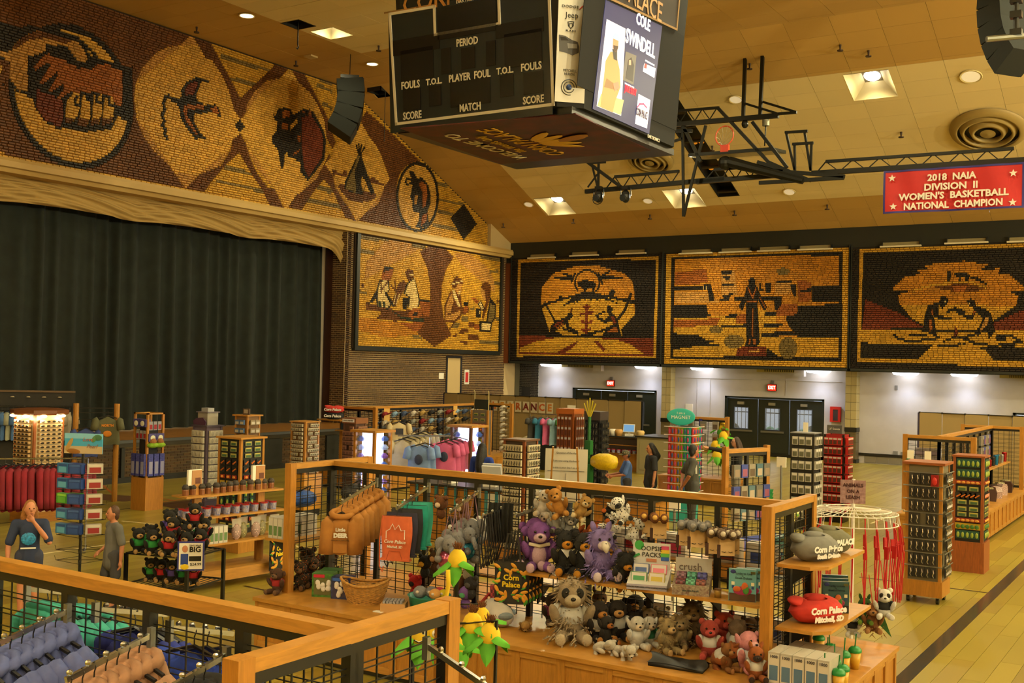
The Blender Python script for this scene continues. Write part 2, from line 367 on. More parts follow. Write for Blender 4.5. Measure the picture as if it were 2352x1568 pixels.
# concourse wall with door openings
cx = [XB + .0,atY(1528,1000,YW - .4).x,atY(1953,1000,YW - .4).x]; cx.append(cx[2] * 2 - cx[1])
D2 = (atY(1665,950,YW).x,atY(1893,950,YW).x,2.2); D1 = (atY(1315,950,YW).x,atY(1507,950,YW).x,2.3); D3 = (atY(2327,950,YW).x,atY(2327,950,YW).x + 2.2,2.0)
xs = [-34]; wl = MB()
edges = sorted([D1,D2,D3]); x0 = -34
for (p,q,hh) in edges: wl.bb((x0,YW,0),(p,YW + .25,zm + .2)); wl.bb((p,YW,hh),(q,YW + .25,zm + .2)); x0 = q
wl.bb((x0,YW,0),(XR,YW + .25,zm + .2)); wc = struct(wl.build('wall_concourse',WW))
# brick part of the concourse wall
bx0,bx1 = atY(1190,900,YW).x,atY(1237,900,YW).x
MB().bb((bx0,YW - .03,0),(bx1,YW,zm)).build('brick_bed',M('9B988E',0.9),wc)
dh = (atY(1192,900,YW).x,atY(1219,900,YW).x,-1,atY(1200,888,YW).z)
pieces(wc,'brick',(0,YW - .03,0),(1,0,0),(0,0,1),(0,-1,0),sub_holes(brick_cells(bx0,bx1,0,zm,header=2,nm=1),[(dh[0] + .15,dh[1],-1,dh[3])]),[M('2A2622',0.8,kind='island',v=.3)],d=.012,ch=.06,stuffname='bricks')
d4 = struct(obj('door_4',None)); MB().bb((dh[0] + .15,YW - .034,0),(dh[1],YW - .03,dh[3])).build('leaf',M('23262C',0.5),d4)
# conduits, tiles at the foot
TB = M('7C7568',0.5); tz = []
for i in range(40): tz.append((cx[2] + .4 + i * .42,cx[2] + .4 + i * .42 + .41,.02,.26,0,0))
pieces(wc,'skirting_tile',(0,YW - .005,0),(1,0,0),(0,0,1),(0,-1,0),tz,[TB],d=.012,ch=.03)
struct(MB().bb((cx[2],YW - .04,.26),(XR,YW,.36)).build('baseboard_far',BLK)); struct(MB().bb((cx[0],YW - .03,0),(cx[2],YW,.12)).build('baseboard_far_2',BLK))
for (p,q) in (((1545,866),(1935,868)),):
 A,B_ = atY(*p,YW),atY(*q,YW); MB().cyl((A.x,YW - .02,A.z),(B_.x,YW - .02,A.z),.012,n=6).build('conduit',WW,wc)
for px in (1603,1632,1806): A = atY(px,870,YW); MB().cyl((A.x,YW - .02,A.z),(A.x,YW - .02,2.3 if px > 1700 else .2),.012,n=6).build('conduit',WW,wc)
# tiled columns
CT = [M('A89A6C',0.35,kind='island',v=.06)]; CTD = [M('5E5238',0.4,kind='island',v=.08)]
for i,x in enumerate(cx):
 wd = atY(1963,1000,YW - .4).x - atY(1937,1000,YW - .4).x
 c0,c1 = x - wd / 2,x + wd / 2
 if i == 0: c0,c1 = XB + .02,atY(1173,900,YW - .4).x
 col = struct(MB().bb((c0 + .01,YW - .39,0),(c1 - .01,YW,zm + .05)).build('column',M('5A5238',0.8)))
 if i in (1,2):
  for (v0,v1,mm) in ((.14,1.1,CTD),(1.25,zm,CT)):
   cs = []; r = 0; v = v0
   while v < v1 - .05:
    for k in range(2): u = c0 + k * (c1 - c0) / 2; cs.append((u,u + (c1 - c0) / 2 - .008,v,min(v + .3,v1) - .008,0,0))
    v += .3
   pieces(col,'tile',(0,YW - .39,0),(1,0,0),(0,0,1),(0,-1,0),cs,mm,d=.01,ch=.02)
   cs = [(c[2],c[3],0,.39,0,0) for c in cs[::2]]
   pieces(col,'side_tile',(c1 - .01,YW - .39,0),(0,0,1),(0,1,0),(1,0,0),cs,mm,d=.01,ch=.02)
  b = MB(); b.bb((c0 - .01,YW - .42,1.1),(c1 + .02,YW,1.25)); b.build('rail_band',BLK,col); MB().bb((c0 - .01,YW - .41,0),(c1 + .02,YW,.13)).build('plinth',BLK,col)
  # doors with glazed openings
def door_set(name,x0,x1,zt,leaves,glaze):
 d = struct(obj(name,None)); wd = (x1 - x0 - .16) / leaves; DK = M('1A2119',0.4)
 b = MB(); b.bb((x0,YW - .03,0),(x0 + .08,YW + .25,zt)); b.bb((x1 - .08,YW - .03,0),(x1,YW + .25,zt)); b.bb((x0,YW - .03,zt - .07),(x1,YW + .25,zt)); b.build('frame',DK,d)
 for i in range(leaves):
  a = x0 + .08 + i * wd; w0,w1 = a + wd * glaze[0],a + wd * glaze[1]; z0,z1 = 1.0,1.78
  lf = MB(); lf.bb((a + .01,YW + .05,.02),(w0,YW + .1,zt - .08)); lf.bb((w1,YW + .05,.02),(a + wd - .01,YW + .1,zt - .08)); lf.bb((w0,YW + .05,.02),(w1,YW + .1,z0)); lf.bb((w0,YW + .05,z1),(w1,YW + .1,zt - .08)); lf = lf.build('leaf',DK,d)
  MB().bb((w0,YW + .07,z0),(w1,YW + .08,z1)).build('pane',M('E8F0F4',0.02,alpha=.12),lf)
  fr = MB()
  for q in ((w0 - .03,z0 - .03,w0,z1 + .03),(w1,z0 - .03,w1 + .03,z1 + .03),(w0,z0 - .03,w1,z0),(w0,z1,w1,z1 + .03)): fr.bb((q[0],YW + .03,q[1]),(q[2],YW + .05,q[3]))
  fr.build('glazing_bead',M('3A4048',0.4),lf)
  MB().bb((a + wd * .12,YW - .05,.88),(a + wd * .85,YW - .01,.95)).build('push_bar',STEEL,lf)
  MB().bb((a + wd * .35,YW - .04,zt - .3),(a + wd * .55,YW + .04,zt - .2)).build('closer',M('A09C8C',.4,.6),lf)
 return d
door_set('door_2',*D2,3,(.24,.68)); door_set('door_3',*D1,3,(.3,.6)); door_set('door_5',*D3,2,(.3,.6))
# outside the doors: pavement, fence, hedge, parked van
struct(MB().bb((-40,40.05,-.15),(10,70,-.02)).build('pavement',M('A8A8A6',0.9)))
t = thing('iron_fence','black iron railing fence outside the glazed exit doors','fence',(-16.5,42.2,0))
b = MB(); b.bb((-2,-.02,1.5),(8,.02,1.54)); b.bb((-2,-.02,.3),(8,.02,.34)); b.build('rail',BLK,t)
for i in range(60): MB().bb((-2 + i * .17,-.01,0),(-1.98 + i * .17,.01,1.7)).build('bar',BLK,t)
t = thing('parked_van','white van with dark wheels parked outside the exit doors','van',(-15.6,45.5,-.02))
MB().prism([(-3.2,.4),(3.0,.4),(3.0,1.3),(2.2,1.5),(1.4,2.3),(-3.2,2.4)],-1,1,'y').build('body',M('C8CCD0',0.3),t)
for x in (-1.9,1.75):
 o = MB().cyl((x,-1.08,.5),(x,-.8,.5),.52,n=20).build('tyre',BLK,t); MB().cyl((x,-1.1,.5),(x,-1.07,.5),.3,n=12).build('hub',STEEL,o)
b = MB()
for i in range(60): b.ell((-14.2 + RND.uniform(-1.2,1.4),42.9 + RND.uniform(-.2,.3),RND.uniform(.1,.8)),RND.uniform(.12,.25),n=6,m=4)
tag(b.build('hedge',M('2E5A3A',0.8,kind='noise',v=.4)),'low green hedge behind the iron fence outside','hedge')
# exit signs, soffit lights, vents, cabinet, small plates
def exit_sign(px,py,lab):
 p = atY(px,py,YW); t = thing('exit_sign',lab,'sign',(p.x,YW - .02,p.z),group='lit exit signs')
 MB().box((0,-.05,0),(.34,.09,.26)).build('housing',M('7A1410',0.4),t); MB().box((0,-.098,0),(.3,.006,.2)).build('face',M('FF2A14',0.4,emit=2.2),t); text('EXIT',.17,M('FFD8C0',.5,emit=6),t,(0,-.104,0),xs=.8); MB().box((0,0,.2),(.1,.05,.12)).build('mount',GREY,t)
exit_sign(1405,880,'lit red exit sign on white wall above the partition-hidden doors'); exit_sign(1775,890,'lit red exit sign above the glazed double doors')
def soffit_light(px,py,lab):
 p = at(px,py,zm - .07) ; p = atY(px,py,YW - .5)
 t = thing('soffit_light',lab,'light',(p.x,YW - .5,zm + .05),group='lens lights under the mural soffit')
 b = MB(); b.lathe([(.0,-.02),(.42,-.02),(.44,-.06),(.38,-.13),(.0,-.16)],n=20); l = b.build('lens',M('FFFFFF',0.4,emit=5.0),t,smooth=True); MB().lathe([(.3,.0),(.3,-.03)],n=16).build('collar',STEEL,t)
 L = bpy.data.lights.new('soffit_lamp','SPOT'); L.energy = LIGHTS['conc']; L.color = COOL; L.spot_size = 2.4; L.spot_blend = .8; L.shadow_soft_size = .3; lo = bpy.data.objects.new('soffit_lamp',L); COL.objects.link(lo); lo.parent = t; lo.location = (0,0,-.2)
 return t
for px,py,lab in ((1265,840,'lens light under soffit beside the brick return'),(1483,845,'lens light under soffit left of the second tiled column'),(1612,850,'lens light under soffit above the wall plate'),(1880,855,'lens light under soffit above the red cabinet'),(2080,860,'lens light under soffit right of the third tiled column'),(2215,864,'lens light under soffit above the right partition')): soffit_light(px,py,lab)
for (px0,px1,lab) in ((1290,1356,'long brass-coloured air grille under soffit above the hidden doors'),(1738,1830,'long brass-coloured air grille under soffit above the glazed doors'),(2296,2380,'long brass-coloured air grille under soffit above the right doorway')):
 A,B_ = atY(px0,850,YW - .5),atY(px1,850,YW - .5); t = thing('air_grille',lab,'grille',(A.x,YW - .5,zm - .1),group='soffit air grilles'); ln = B_.x - A.x
 MB().bb((0,0,0),(ln,.3,.16)).build('housing',M('A89C5E',0.5),t)
 for i in range(14): MB().bb((.3 + (ln - .35) * i / 14,-.01,.02),(.3 + (ln - .35) * (i + .55) / 14,.005,.12)).build('slat',M('4E4622',0.5),t)
for (px,lab) in ((1372,'pale box mounted at the end of the first air grille'),(1836,'pale box mounted at the end of the second air grille')):
 A = atY(px,850,YW - .5); tag(MB().box((A.x,YW - .4,zm - .1),(.36,.25,.26)).build('junction_box',WW),lab,'box')
p = atY(1921,940,YW); t = thing('extinguisher_cabinet','red fire extinguisher cabinet with glass front right of the doors','cabinet',(p.x,YW - .12,p.z))
b = MB(); b.bb((-.19,0,-.45),(.19,.1,.1)); b.bb((-.19,-.02,-.45),(-.08,0,.1)); b.bb((.1,-.02,-.45),(.19,0,.1)); b.bb((-.08,-.02,.0),(.1,0,.1)); b.build('case',RED,t); MB().bb((-.08,-.01,-.4),(.1,-.004,0)).build('pane',M('40383C',.1),t)
for px,py,lab,sx,sz in ((2059,890,'small dark thermostat plate high on the right white wall',.09,.16),(2057,1041,'grey double outlet plate low on the right white wall',.16,.16),(1583,936,'square white wall plate left of the glazed doors',.3,.3),(2072,1042,'grey single outlet plate beside the right island',.08,.14)):
 p = atY(px,py,YW); tag(MB().box((p.x,YW - .012,p.z),(sx,.024,sz)).build('wall_plate',GREY if 'white wall plate' not in lab else WHITE),lab,'wall plate')
 # ================================================================ ceiling
CO = 1 / math.sqrt(1 + SLP * SLP); SU = Vector((1,0,0)); SV = Vector((0,CO,SLP * CO)); SN = Vector((0,SLP * CO,-CO))
SO = Vector((0,YK,ZF)); SLEN = (YM - YK) / CO
def s2(px,py): p = atS(px,py); return (p.x,(p.y - YK) / CO)
def f2(px,py): p = at(px,py,ZF); return (p.x,p.y)
TAN = M('BC9650',0.8,kind='island',v=.05); CREAM = M('DEC994',0.8,kind='island',v=.05)
YC = 17.15; YK2 = 2 * YC - YK; XC = at(830,123,ZF).x; YCF = at(830,123,ZF).y
s_lo,s_hi = s2(1568,213)[1],s2(1568,477)[1]; s_x = s2(1257,497)[0]
ceil = struct(MB().bb((XB - .3,YK2,ZF + .5),(XR,YK,ZF + .6)).build('ceiling',M('4A3A1C',0.9)))
b = MB(); e = Vector((0,0,.5))
for (y0,z0,y1,z1) in ((YK,ZF,YM + .25,ZE - .1),(YN,ZE - .1,YK2,ZF)):
 b.add([Vector((XB - .3,y0,z0 + .5)),Vector((XR,y0,z0 + .5)),Vector((XR,y1,z1 + .5)),Vector((XB - .3,y1,z1 + .5))],[(0,1,2,3)])
b.build('roof_deck',M('4A3A1C',0.9),ceil)
b = MB(); b.add([(XB - .3,YN,ZE),(XR,YN,ZE),(XR,YK2,ZF),(XB - .3,YK2,ZF)],[(3,2,1,0)]); b.build('ceiling_slope_near',M('8A6530',.8),ceil)
LAMPS = [] # (plane, u, v, half, label)
SLL = [('s',2000,197,.62,'square splayed downlight right of the folded basketball frame'),('s',1275,474,.62,'square splayed downlight over the buffalo mural'),('s',1572,456,.62,'square splayed downlight behind the V-shaped hoop brace'),('f',762,77,.42,'square downlight beside the dark ceiling hatch above the stage frieze')]
holesF,holesS = [],[]
for (pl_,px,py,hf,lab) in SLL: LAMPS.append((pl_,*(s2(px,py) if pl_ == 's' else f2(px,py)),hf,lab))
g1 = 'splayed ceiling downlights of the hall'
for x in (-15.2,-8.2,-1.2,5.8,12.8):
 for y in (23.3,15.5,8.3): LAMPS.append(('f',x,y,.6,'square splayed downlight in the flat ceiling, beyond the hanging scoreboard')) if not (x < -9 and 12 < y < 20) else None
for x in (-1.8,4.6,11): LAMPS.append(('s',x,s2(2000,197)[1],.62,'square splayed downlight in the sloping ceiling beyond the red banner'))
for x in (-16,-9,-2,5,12):
 for v in (3.6,8.2): LAMPS.append(('n',x,v,.6,'square splayed downlight in the near sloping ceiling above the seats'))
for (pl_,u,v,hf,lab) in LAMPS:
 if pl_ != 'n': (holesF if pl_ == 'f' else holesS).append((u - hf,u + hf,v - hf,v + hf))
 # slot with orange lamps
q0,q1 = s2(1543,232),s2(1662,452); slot = (q0[0] - .55,q0[0] + .25,q0[1],q1[1]); holesS.append(slot)
hat = f2(685,57); holesF.append((hat[0] - .35,hat[0] + .35,hat[1] - .35,hat[1] + .35))
hat2 = s2(872,213); holesS.append((hat2[0] - .3,hat2[0] + .3,hat2[1] - .3,hat2[1] + .3))
def tcells(u0,u1,v0,v1,tu,tv,mat,g=.008):
 cs = []; u = u0
 while u < u1 - .02:
  v = v0
  while v < v1 - .02: cs.append((u,min(u + tu,u1) - g,v,min(v + tv,v1) - g,mat,RND.uniform(0,.004))); v += tv
  u += tu
 return cs
cells = tcells(XB,XC,YK2,YK,1.22,.75,0) + tcells(XC,12,YCF,YK,1.22,.75,0) + tcells(XC,12,9,YCF,1.22,.75,1)
pieces(ceil,'ceiling_tile',(0,0,ZF + .03),(1,0,0),(0,1,0),(0,0,-1),sub_holes(cells,holesF),[TAN,CREAM],d=.02,ch=.0,stuffname='ceiling_tiles',key=lambda c: -abs(c[0] + 20) - abs(c[2] - 24) * .7 if c[1] - c[0] > .3 else -99)
cells = tcells(XB,s_x,0,SLEN,1.22,.75,0) + tcells(s_x,12,0,s_lo,1.22,.75,0) + tcells(s_x,12,s_hi,SLEN,1.22,.75,0) + tcells(s_x,12,s_lo,s_hi,1.22,.75,1)
sl_ = struct(obj('ceiling_slope',None))
pieces(sl_,'ceiling_tile',SO + Vector((0,0,.03)),SU,SV,SN,sub_holes(cells,holesS),[TAN,CREAM],d=.02,ch=.0,stuffname='ceiling_tiles',key=lambda c: -abs(c[0] + 12) - abs(c[2] - 5) * .5 if c[1] - c[0] > .3 else -99)
MB().bb((12,YK2,ZF),(XR,YK,ZF + .02)).build('tile_field',CREAM,ceil); MB().bb((XB,5.7,ZF),(12,9.2,ZF + .019)).build('tile_field',CREAM,ceil)
b = MB(); b.add([(12,YK,ZF),(XR,YK,ZF),(XR,YM,ZE),(12,YM,ZE)],[(3,2,1,0)]); b.build('slope_field',TAN,ceil)
struct(MB().bb((XB - .3,YN,0),(XB - .25,PY0,.9)).build('wall_left_2',SHELL))
# coffer downlights
COFF = M('D8CBA0',0.6)
def coffer(pl_,u,v,hf,lab):
 if pl_ == 'f': mt = Matrix.Translation((u,v,ZF)) @ Matrix(((1,0,0),(0,-1,0),(0,0,-1))).to_4x4()
 elif pl_ == 'n': mt = Matrix.Translation((u,YK2 - v * CO,ZF + SLP * v * CO - .3)) @ Matrix(((1,0,0),(0,-1,0),(0,0,-1))).to_4x4()
 else: mt = Matrix.Translation(SO + SU * u + SV * v) @ Matrix((SU,-SV,SN)).transposed().to_4x4()
 t = thing('downlight',lab,'light',group=g1); t.matrix_world = mt
 k = .42; z = -.34; b = MB()
 o = [(-hf,-hf,.0),(hf,-hf,.0),(hf,hf,.0),(-hf,hf,.0)]; i = [(x * k,y * k,z) for x,y,_ in o]
 b.add(o + i,[(0,4,5,1),(1,5,6,2),(2,6,7,3),(3,7,4,0)]); b.build('splay',COFF,t)
 MB().box((0,0,z - .02),(hf * k * 2,hf * k * 2,.04)).build('top_plate',M('8A8270',.5),t)
 MB().lathe([(0,z + .03),(hf * .33,z + .03),(hf * .37,z + .0)],n=20).build('lens',M('FFF6E0',.4,emit=14),t)
 L = bpy.data.lights.new('downlight_lamp','SPOT'); L.energy = LIGHTS['down'] * (.35 if hf < .5 else .55 if pl_ == 'n' else 1); L.color = HALL; L.spot_size = 2.75; L.spot_blend = .6; L.shadow_soft_size = .22
 lo = bpy.data.objects.new('downlight_lamp',L); COL.objects.link(lo); lo.parent = t; lo.location = (0,0,-.12); lo.rotation_euler = (PI,0,0)
for (pl_,u,v,hf,lab) in LAMPS: coffer(pl_,u,v,hf,lab)
# floods added out of view on right and near walls to brighten the ceiling
for (x,y,rz) in [(XR - .5,y,PI / 2) for y in (6,15,24,33)] + [(x,YN + .5,PI) for x in (-18,-9,0,9)]:
 t = thing('added_flood','added black flood lamp, out of view on a side wall, brightening the ceiling','lamp',(x,y,6.9),rz,group='added ceiling-brightening floods'); MB().bb((-.6,-.2,-.15),(.6,.2,.1)).build('housing',BLKM,t); MB().bb((-.55,-.16,.1),(.55,.16,.12)).build('lens',M('FFF0D0',.4,emit=6),t); MB().bb((-.05,-.5,-.1),(.05,-.2,0)).build('bracket',BLKM,t)
 L = bpy.data.lights.new('added_flood_lamp','AREA'); L.shape = 'RECTANGLE'; L.size = 1.1; L.size_y = .35; L.energy = LIGHTS['flood']; L.color = HALL; lo = bpy.data.objects.new('added_flood_lamp',L); COL.objects.link(lo); lo.parent = t; lo.location = (0,0,.16); lo.rotation_euler = (PI - .75,0,0)
 # small round downlights
def round_dl(px,py,pl_,r,lab,on):
 p = atS(px,py) if pl_ == 's' else at(px,py,ZF); n = SN if pl_ == 's' else Vector((0,0,-1))
 t = thing('round_downlight',lab,'light',group='round can lights in the ceiling'); t.location = p + n * .012; t.rotation_euler = n.to_track_quat('Z','Y').to_euler()
 MB().lathe([(r,0),(r * .94,.02),(r * .85,.012),(r * .8,.004),(0,.003)],n=20).build('trim_ring',M('D6C48C',.5),t); MB().lathe([(r * .8,.008),(0,.008)],n=20).build('lens',M('FFF2D0',.4,emit=9 if on else .25),t)
for q in ((567,35,'f',.22,'lit round can light over the brown end of the frieze',1),(855,146,'f',.2,'lit round can light between scoreboard and speaker',1),(2230,175,'s',.3,'unlit round can light beside the right speaker column',0),(1214,469,'s',.2,'unlit round can light left of the downlight over the buffalo mural',0),(1690,228,'s',.22,'unlit round can light behind the hoop hanger posts',0),(1813,440,'s',.22,'unlit round can light under the hoop mast',0),(1488,461,'s',.2,'unlit round can light left of the V-shaped hoop brace',0)): round_dl(*q)
# hatches, slot
for (pl_,c,hf,lab) in (('f',hat,.35,'dark open hatch with a hanging hook in the ceiling over the frieze'),('s',hat2,.3,'dark open hatch beside the left edge of the scoreboard')):
 p = Vector((c[0],c[1],ZF)) if pl_ == 'f' else SO + SU * c[0] + SV * c[1]
 t = thing('ceiling_hatch',lab,'hatch',p,group='open ceiling hatches'); b = MB()
 for (x0,y0,x1,y1) in ((-hf,-hf,hf,-hf + .03),(-hf,hf - .03,hf,hf),(-hf,-hf,-hf + .03,hf),(hf - .03,-hf,hf,hf)): b.bb((x0,y0,-.0),(x1,y1,.2))
 b.build('frame',BLKM,t); MB().bb((-hf,-hf,.2),(hf,hf,.22)).build('back',BLKM,t)
 if pl_ == 'f': MB().tube([(0,0,.2),(0,0,-.55),(.03,0,-.62),(0,0,-.68),(-.04,0,-.64)],.02).build('hook',BLK,t)
 else: MB().tube([(.25,0,.2),(.25,0,-1.7)],.012).build('cable',BLK,t)
t = thing('lighting_slot','long black ceiling slot with orange lamps behind the hoop','slot'); t.matrix_world = Matrix.Translation(SO + SU * slot[0] + SV * slot[2]) @ Matrix((SU,-SV,SN)).transposed().to_4x4()
w_,l_ = slot[1] - slot[0],slot[3] - slot[2]; b = MB(); b.bb((0,0,-.42),(w_,-l_,-.4))
for q in ((0,0,.03,-l_),(w_ - .03,0,w_,-l_),(0,0,w_,-.03),(0,-l_ + .03,w_,-l_)): b.bb((q[0],q[1],-.4),(q[2],q[3],0))
b.build('trough',BLKM,t)
for i in range(7): MB().bb((0,-l_ * (i + .9) / 7.2,-.12),(w_,-l_ * (i + .9) / 7.2 - .09,-.06)).build('cross_bar',M('2E2412',.6),t)
for i in (3,4,5):
 for x in (.25,.55): MB().ell((w_ * x,-l_ * (i + .45) / 7.2,-.3),(.1,.08,.05)).build('lamp',M('C87818',.4,emit=.8),t)
 # round air diffusers
def diffuser(px,py,r,lab):
 p = atS(px,py); t = thing('air_diffuser',lab,'vent',group='round ceiling air diffusers'); t.location = p + SN * .02; t.rotation_euler = SN.to_track_quat('Z','Y').to_euler(); m = M('9C854E',.55)
 MB().lathe([(r,0),(r * .98,.05),(r * .82,.14),(r * .78,.13),(r * .86,.03)],n=36).build('outer_ring',m,t,smooth=True)
 MB().lathe([(r * .74,.0),(r * .66,.16),(r * .6,.16),(r * .62,.0)],n=32).build('middle_ring',m,t,smooth=True)
 MB().lathe([(r * .5,.0),(r * .42,.17),(r * .34,.17),(r * .4,.0)],n=28).build('inner_ring',m,t,smooth=True); MB().lathe([(r * .2,.14),(0,.17)],n=20).build('centre_cone',m,t,smooth=True)
 MB().lathe([(r * .84,.004),(0,.004)],n=24).build('throat',BLKM,t)
diffuser(2270,297,1.05,'large round tan air diffuser above the red banner'); diffuser(1494,366,.8,'round tan air diffuser below the scoreboard corner')
p = at(714,129,ZF); tag(MB().box((p.x,p.y,ZF - .02),(.3,.3,.05)).build('smoke_detector',M('C8B27E',.5)),'square pale detector plate on ceiling above the buffalo oval','detector')
SPR = M('3A2410',.6)
for (px,py,pl_) in ((452,62,'f'),(680,140,'f'),(870,105,'f'),(1995,116,'s'),(2070,303,'s'),(1722,146,'s'),(1636,335,'s'),(1900,470,'s'),(1687,484,'s'),(1156,513,'s'),(1317,503,'s'),(1493,493,'s'),(1203,376,'s'),(2325,145,'s'),(1930,103,'s')):
 p = atS(px,py) if pl_ == 's' else at(px,py,ZF); n = SN if pl_ == 's' else Vector((0,0,-1))
 b = MB(); b.cyl(p,p + Vector((0,0,-.14)),.035,.02,n=6); b.cyl(p + Vector((0,0,-.14)),p + Vector((0,0,-.17)),.08,n=8); tag(b.build('sprinkler',SPR),'small brown sprinkler head under the ceiling tiles','sprinkler','ceiling sprinkler heads')
 # ---------------------------------------------------------------- hanging scoreboard
def frame_text(s,size,m,parent,O,U,V,xs=1.0,name='lettering',ext=.004,bold=0.0,align='CENTER'):
 o = text(s,size,m,parent,name=name,ext=ext,bold=bold,align=align); U,V = Vector(U),Vector(V); N = U.cross(V)
 o.rotation_euler = (0,0,0); o.scale = (1,1,1); o.matrix_local = Matrix.Translation(O) @ (Matrix((U,V,N)).transposed() @ Matrix.Diagonal((xs,1,1))).to_4x4(); return o
class Face:
 def __init__(s,O,U,V): s.O,s.U,s.V = Vector(O),Vector(U).normalized(),Vector(V).normalized(); s.N = s.U.cross(s.V)
 def uv(s,px,py): r = ray(px,py); t = (s.O - CAMP).dot(s.N) / r.dot(s.N); p = CAMP + r * t - s.O; return p.dot(s.U),p.dot(s.V)
 def P(s,u,v,n=0): return s.O + s.U * u + s.V * v + s.N * n
 def quad(s,b,u0,v0,u1,v1,n0,n1):
  P = [s.P(u,v,n) for n in (n0,n1) for u,v in ((u0,v0),(u1,v0),(u1,v1),(u0,v1))]
  return b.add(P,[(3,2,1,0),(4,5,6,7),(0,1,5,4),(1,2,6,5),(2,3,7,6),(3,0,4,7)])
 def rect(s,name,m,parent,p0,p1,n0,n1):
  a,c = s.uv(*p0),s.uv(*p1); return s.quad(MB(),a[0],c[1],c[0],a[1],n0,n1).build(name,m,parent)
 def line(s,name,m,parent,pts,wd,n0,n1,closed=False):
  b = MB(); q = [s.uv(*p) for p in pts]; q = q + [q[0]] if closed else q
  for (u0,v0),(u1,v1) in zip(q,q[1:]): s.seg(b,u0,v0,u1,v1,wd,n0,n1)
  return b.build(name,m,parent)
 def seg(s,b,u0,v0,u1,v1,wd,n0,n1):
  d = Vector((u1 - u0,v1 - v0)).normalized() * (wd / 2); x,y = -d.y,d.x; e = d
  pts = [(u0 + x - e.x,v0 + y - e.y),(u0 - x - e.x,v0 - y - e.y),(u1 - x + e.x,v1 - y + e.y),(u1 + x + e.x,v1 + y + e.y)]
  b.add([s.P(u,v,n) for n in (n0,n1) for u,v in pts],[(0,1,2,3),(7,6,5,4),(0,4,5,1),(1,5,6,2),(2,6,7,3),(3,7,4,0)])
 def poly(s,name,m,parent,pts,n0,n1):
  q = [s.uv(*p) for p in pts]; n = len(q); b = MB(); b.add([s.P(u,v,k) for k in (n0,n1) for u,v in q],[tuple(range(n)),tuple(range(2 * n - 1,n - 1,-1))] + [(i,n + i,n + (i + 1) % n,(i + 1) % n) for i in range(n)]); return b.build(name,m,parent)
 def text(s,txt,m,parent,px,py,hpx,wpx=None,n=.012,**k):
  u,v = s.uv(px,py); sc = abs(s.uv(px,py - hpx / 2)[1] - s.uv(px,py + hpx / 2)[1]) / .7
  xs = 1.0; o = frame_text(txt,sc,m,parent,s.P(u,v,n),s.U,s.V,1.0,**k)
  if wpx:
   tw = max(c[0] for c in o.data.vertices.values() and [v_.co for v_ in o.data.vertices]) - min(v_.co[0] for v_ in o.data.vertices)
   want = abs(s.uv(px + wpx / 2,py)[0] - s.uv(px - wpx / 2,py)[0]); N = s.N
   o.matrix_local = Matrix.Translation(s.P(u,v,n)) @ (Matrix((s.U,s.V,N)).transposed() @ Matrix.Diagonal((want / tw,1,1))).to_4x4()
  return o
sb = thing('scoreboard','large black four-sided scoreboard hanging over the hall','scoreboard')
ZB,SL7,ZT = 7.57,.07,11.6; HV = ZT - ZB
x0,x1,y0,y1,ch = -12.95,-9.05,15.8,20.1,.33
def ring(z):
 k = (z - ZB) * SL7
 return [(x0 - k,y0 + ch - k * .4,z),(x0 + ch - k * .4,y0 - k,z),(x1 - ch + k * .4,y0 - k,z),(x1 + k,y0 + ch - k * .4,z),(x1 + k,y1 - ch + k * .4,z),(x1 - ch + k * .4,y1 + k,z),(x0 + ch - k * .4,y1 + k,z),(x0 - k,y1 - ch + k * .4,z)]
b = MB(); A,B_ = ring(ZB),ring(ZT); b.add(A + B_,[tuple(range(7,-1,-1)),tuple(range(8,16))] + [(i,(i + 1) % 8,8 + (i + 1) % 8,8 + i) for i in range(8)]); b.build('housing',M('0A0B0D',.85),sb)
for (x,y) in ((x0 + .6,y0 + .6),(x1 - .6,y0 + .6),(x0 + .6,y1 - .6),(x1 - .6,y1 - .6)): MB().cyl((x,y,ZT),(x,y,ZF + .4),.02,n=6).build('hanging_cable',STEEL,sb)
FL = Face(A[1],Vector(A[2]) - Vector(A[1]),Vector(B_[1]) - Vector(A[1]) + Vector(((B_[2][0] + B_[1][0] - A[2][0] - A[1][0]) / 2 - (B_[1][0] - A[1][0]),0,0)))
FR = Face(A[3],Vector(A[4]) - Vector(A[3]),Vector(((B_[3][0] - A[3][0]),0,HV)))
cv = (Vector(A[3]) - Vector(A[2])).normalized(); cn = Vector((cv.y,-cv.x,0)); FC = Face(A[2],cv,Vector((0,0,HV)) + cn * (HV * SL7 * 1.0))
SBT = M('D9D4C8',.5); DIG = M('0B0D0F',.25); SBP = M('10191F',.3)
FL.rect('panel',SBP,sb,(893,30),(1270,262),.0,.015)
FL.line('border',SBT,sb,[(897,33),(999,16),(1001,80),(1149,55),(1147,-5)],.05,.014,.03); FL.line('border',SBT,sb,[(897,33),(912,285),(1272,240),(1262,-30)],.05,.014,.03)
for (p,q) in (((1006,20),(1142,70)),((922,118),(998,178)),((1015,113),(1038,168)),((1061,112),(1093,156)),((1118,96),(1140,150)),((1160,80),(1247,145)),((928,207),(968,250)),((987,200),(1015,242)),((1036,188),(1128,236)),((1150,175),(1182,220)),((1204,168),(1250,212)),((905,95),(1012,112)),((1140,58),(1250,72))): FL.rect('digit_window',DIG,sb,p,q,.014,.03)
for (s_,px,py,h_,w_) in (('PERIOD',1075,97,17,49),('FOULS',945,196,17,42),('T.O.L.',999,188,14,37),('PLAYER  FOUL',1080,176,17,95),('T.O.L.',1162,163,15,39),('FOULS',1222,154,17,47),('SCORE',949,266,17,42),('MATCH',1082,247,17,48),('SCORE',1227,230,17,48)): FL.text(s_,SBT,sb,px,py,h_,w_,n=.03,bold=.004)
FL.line('header_rule',M('8A6A3A',.5),sb,[(885,30),(1000,11)],.03,.01,.02)
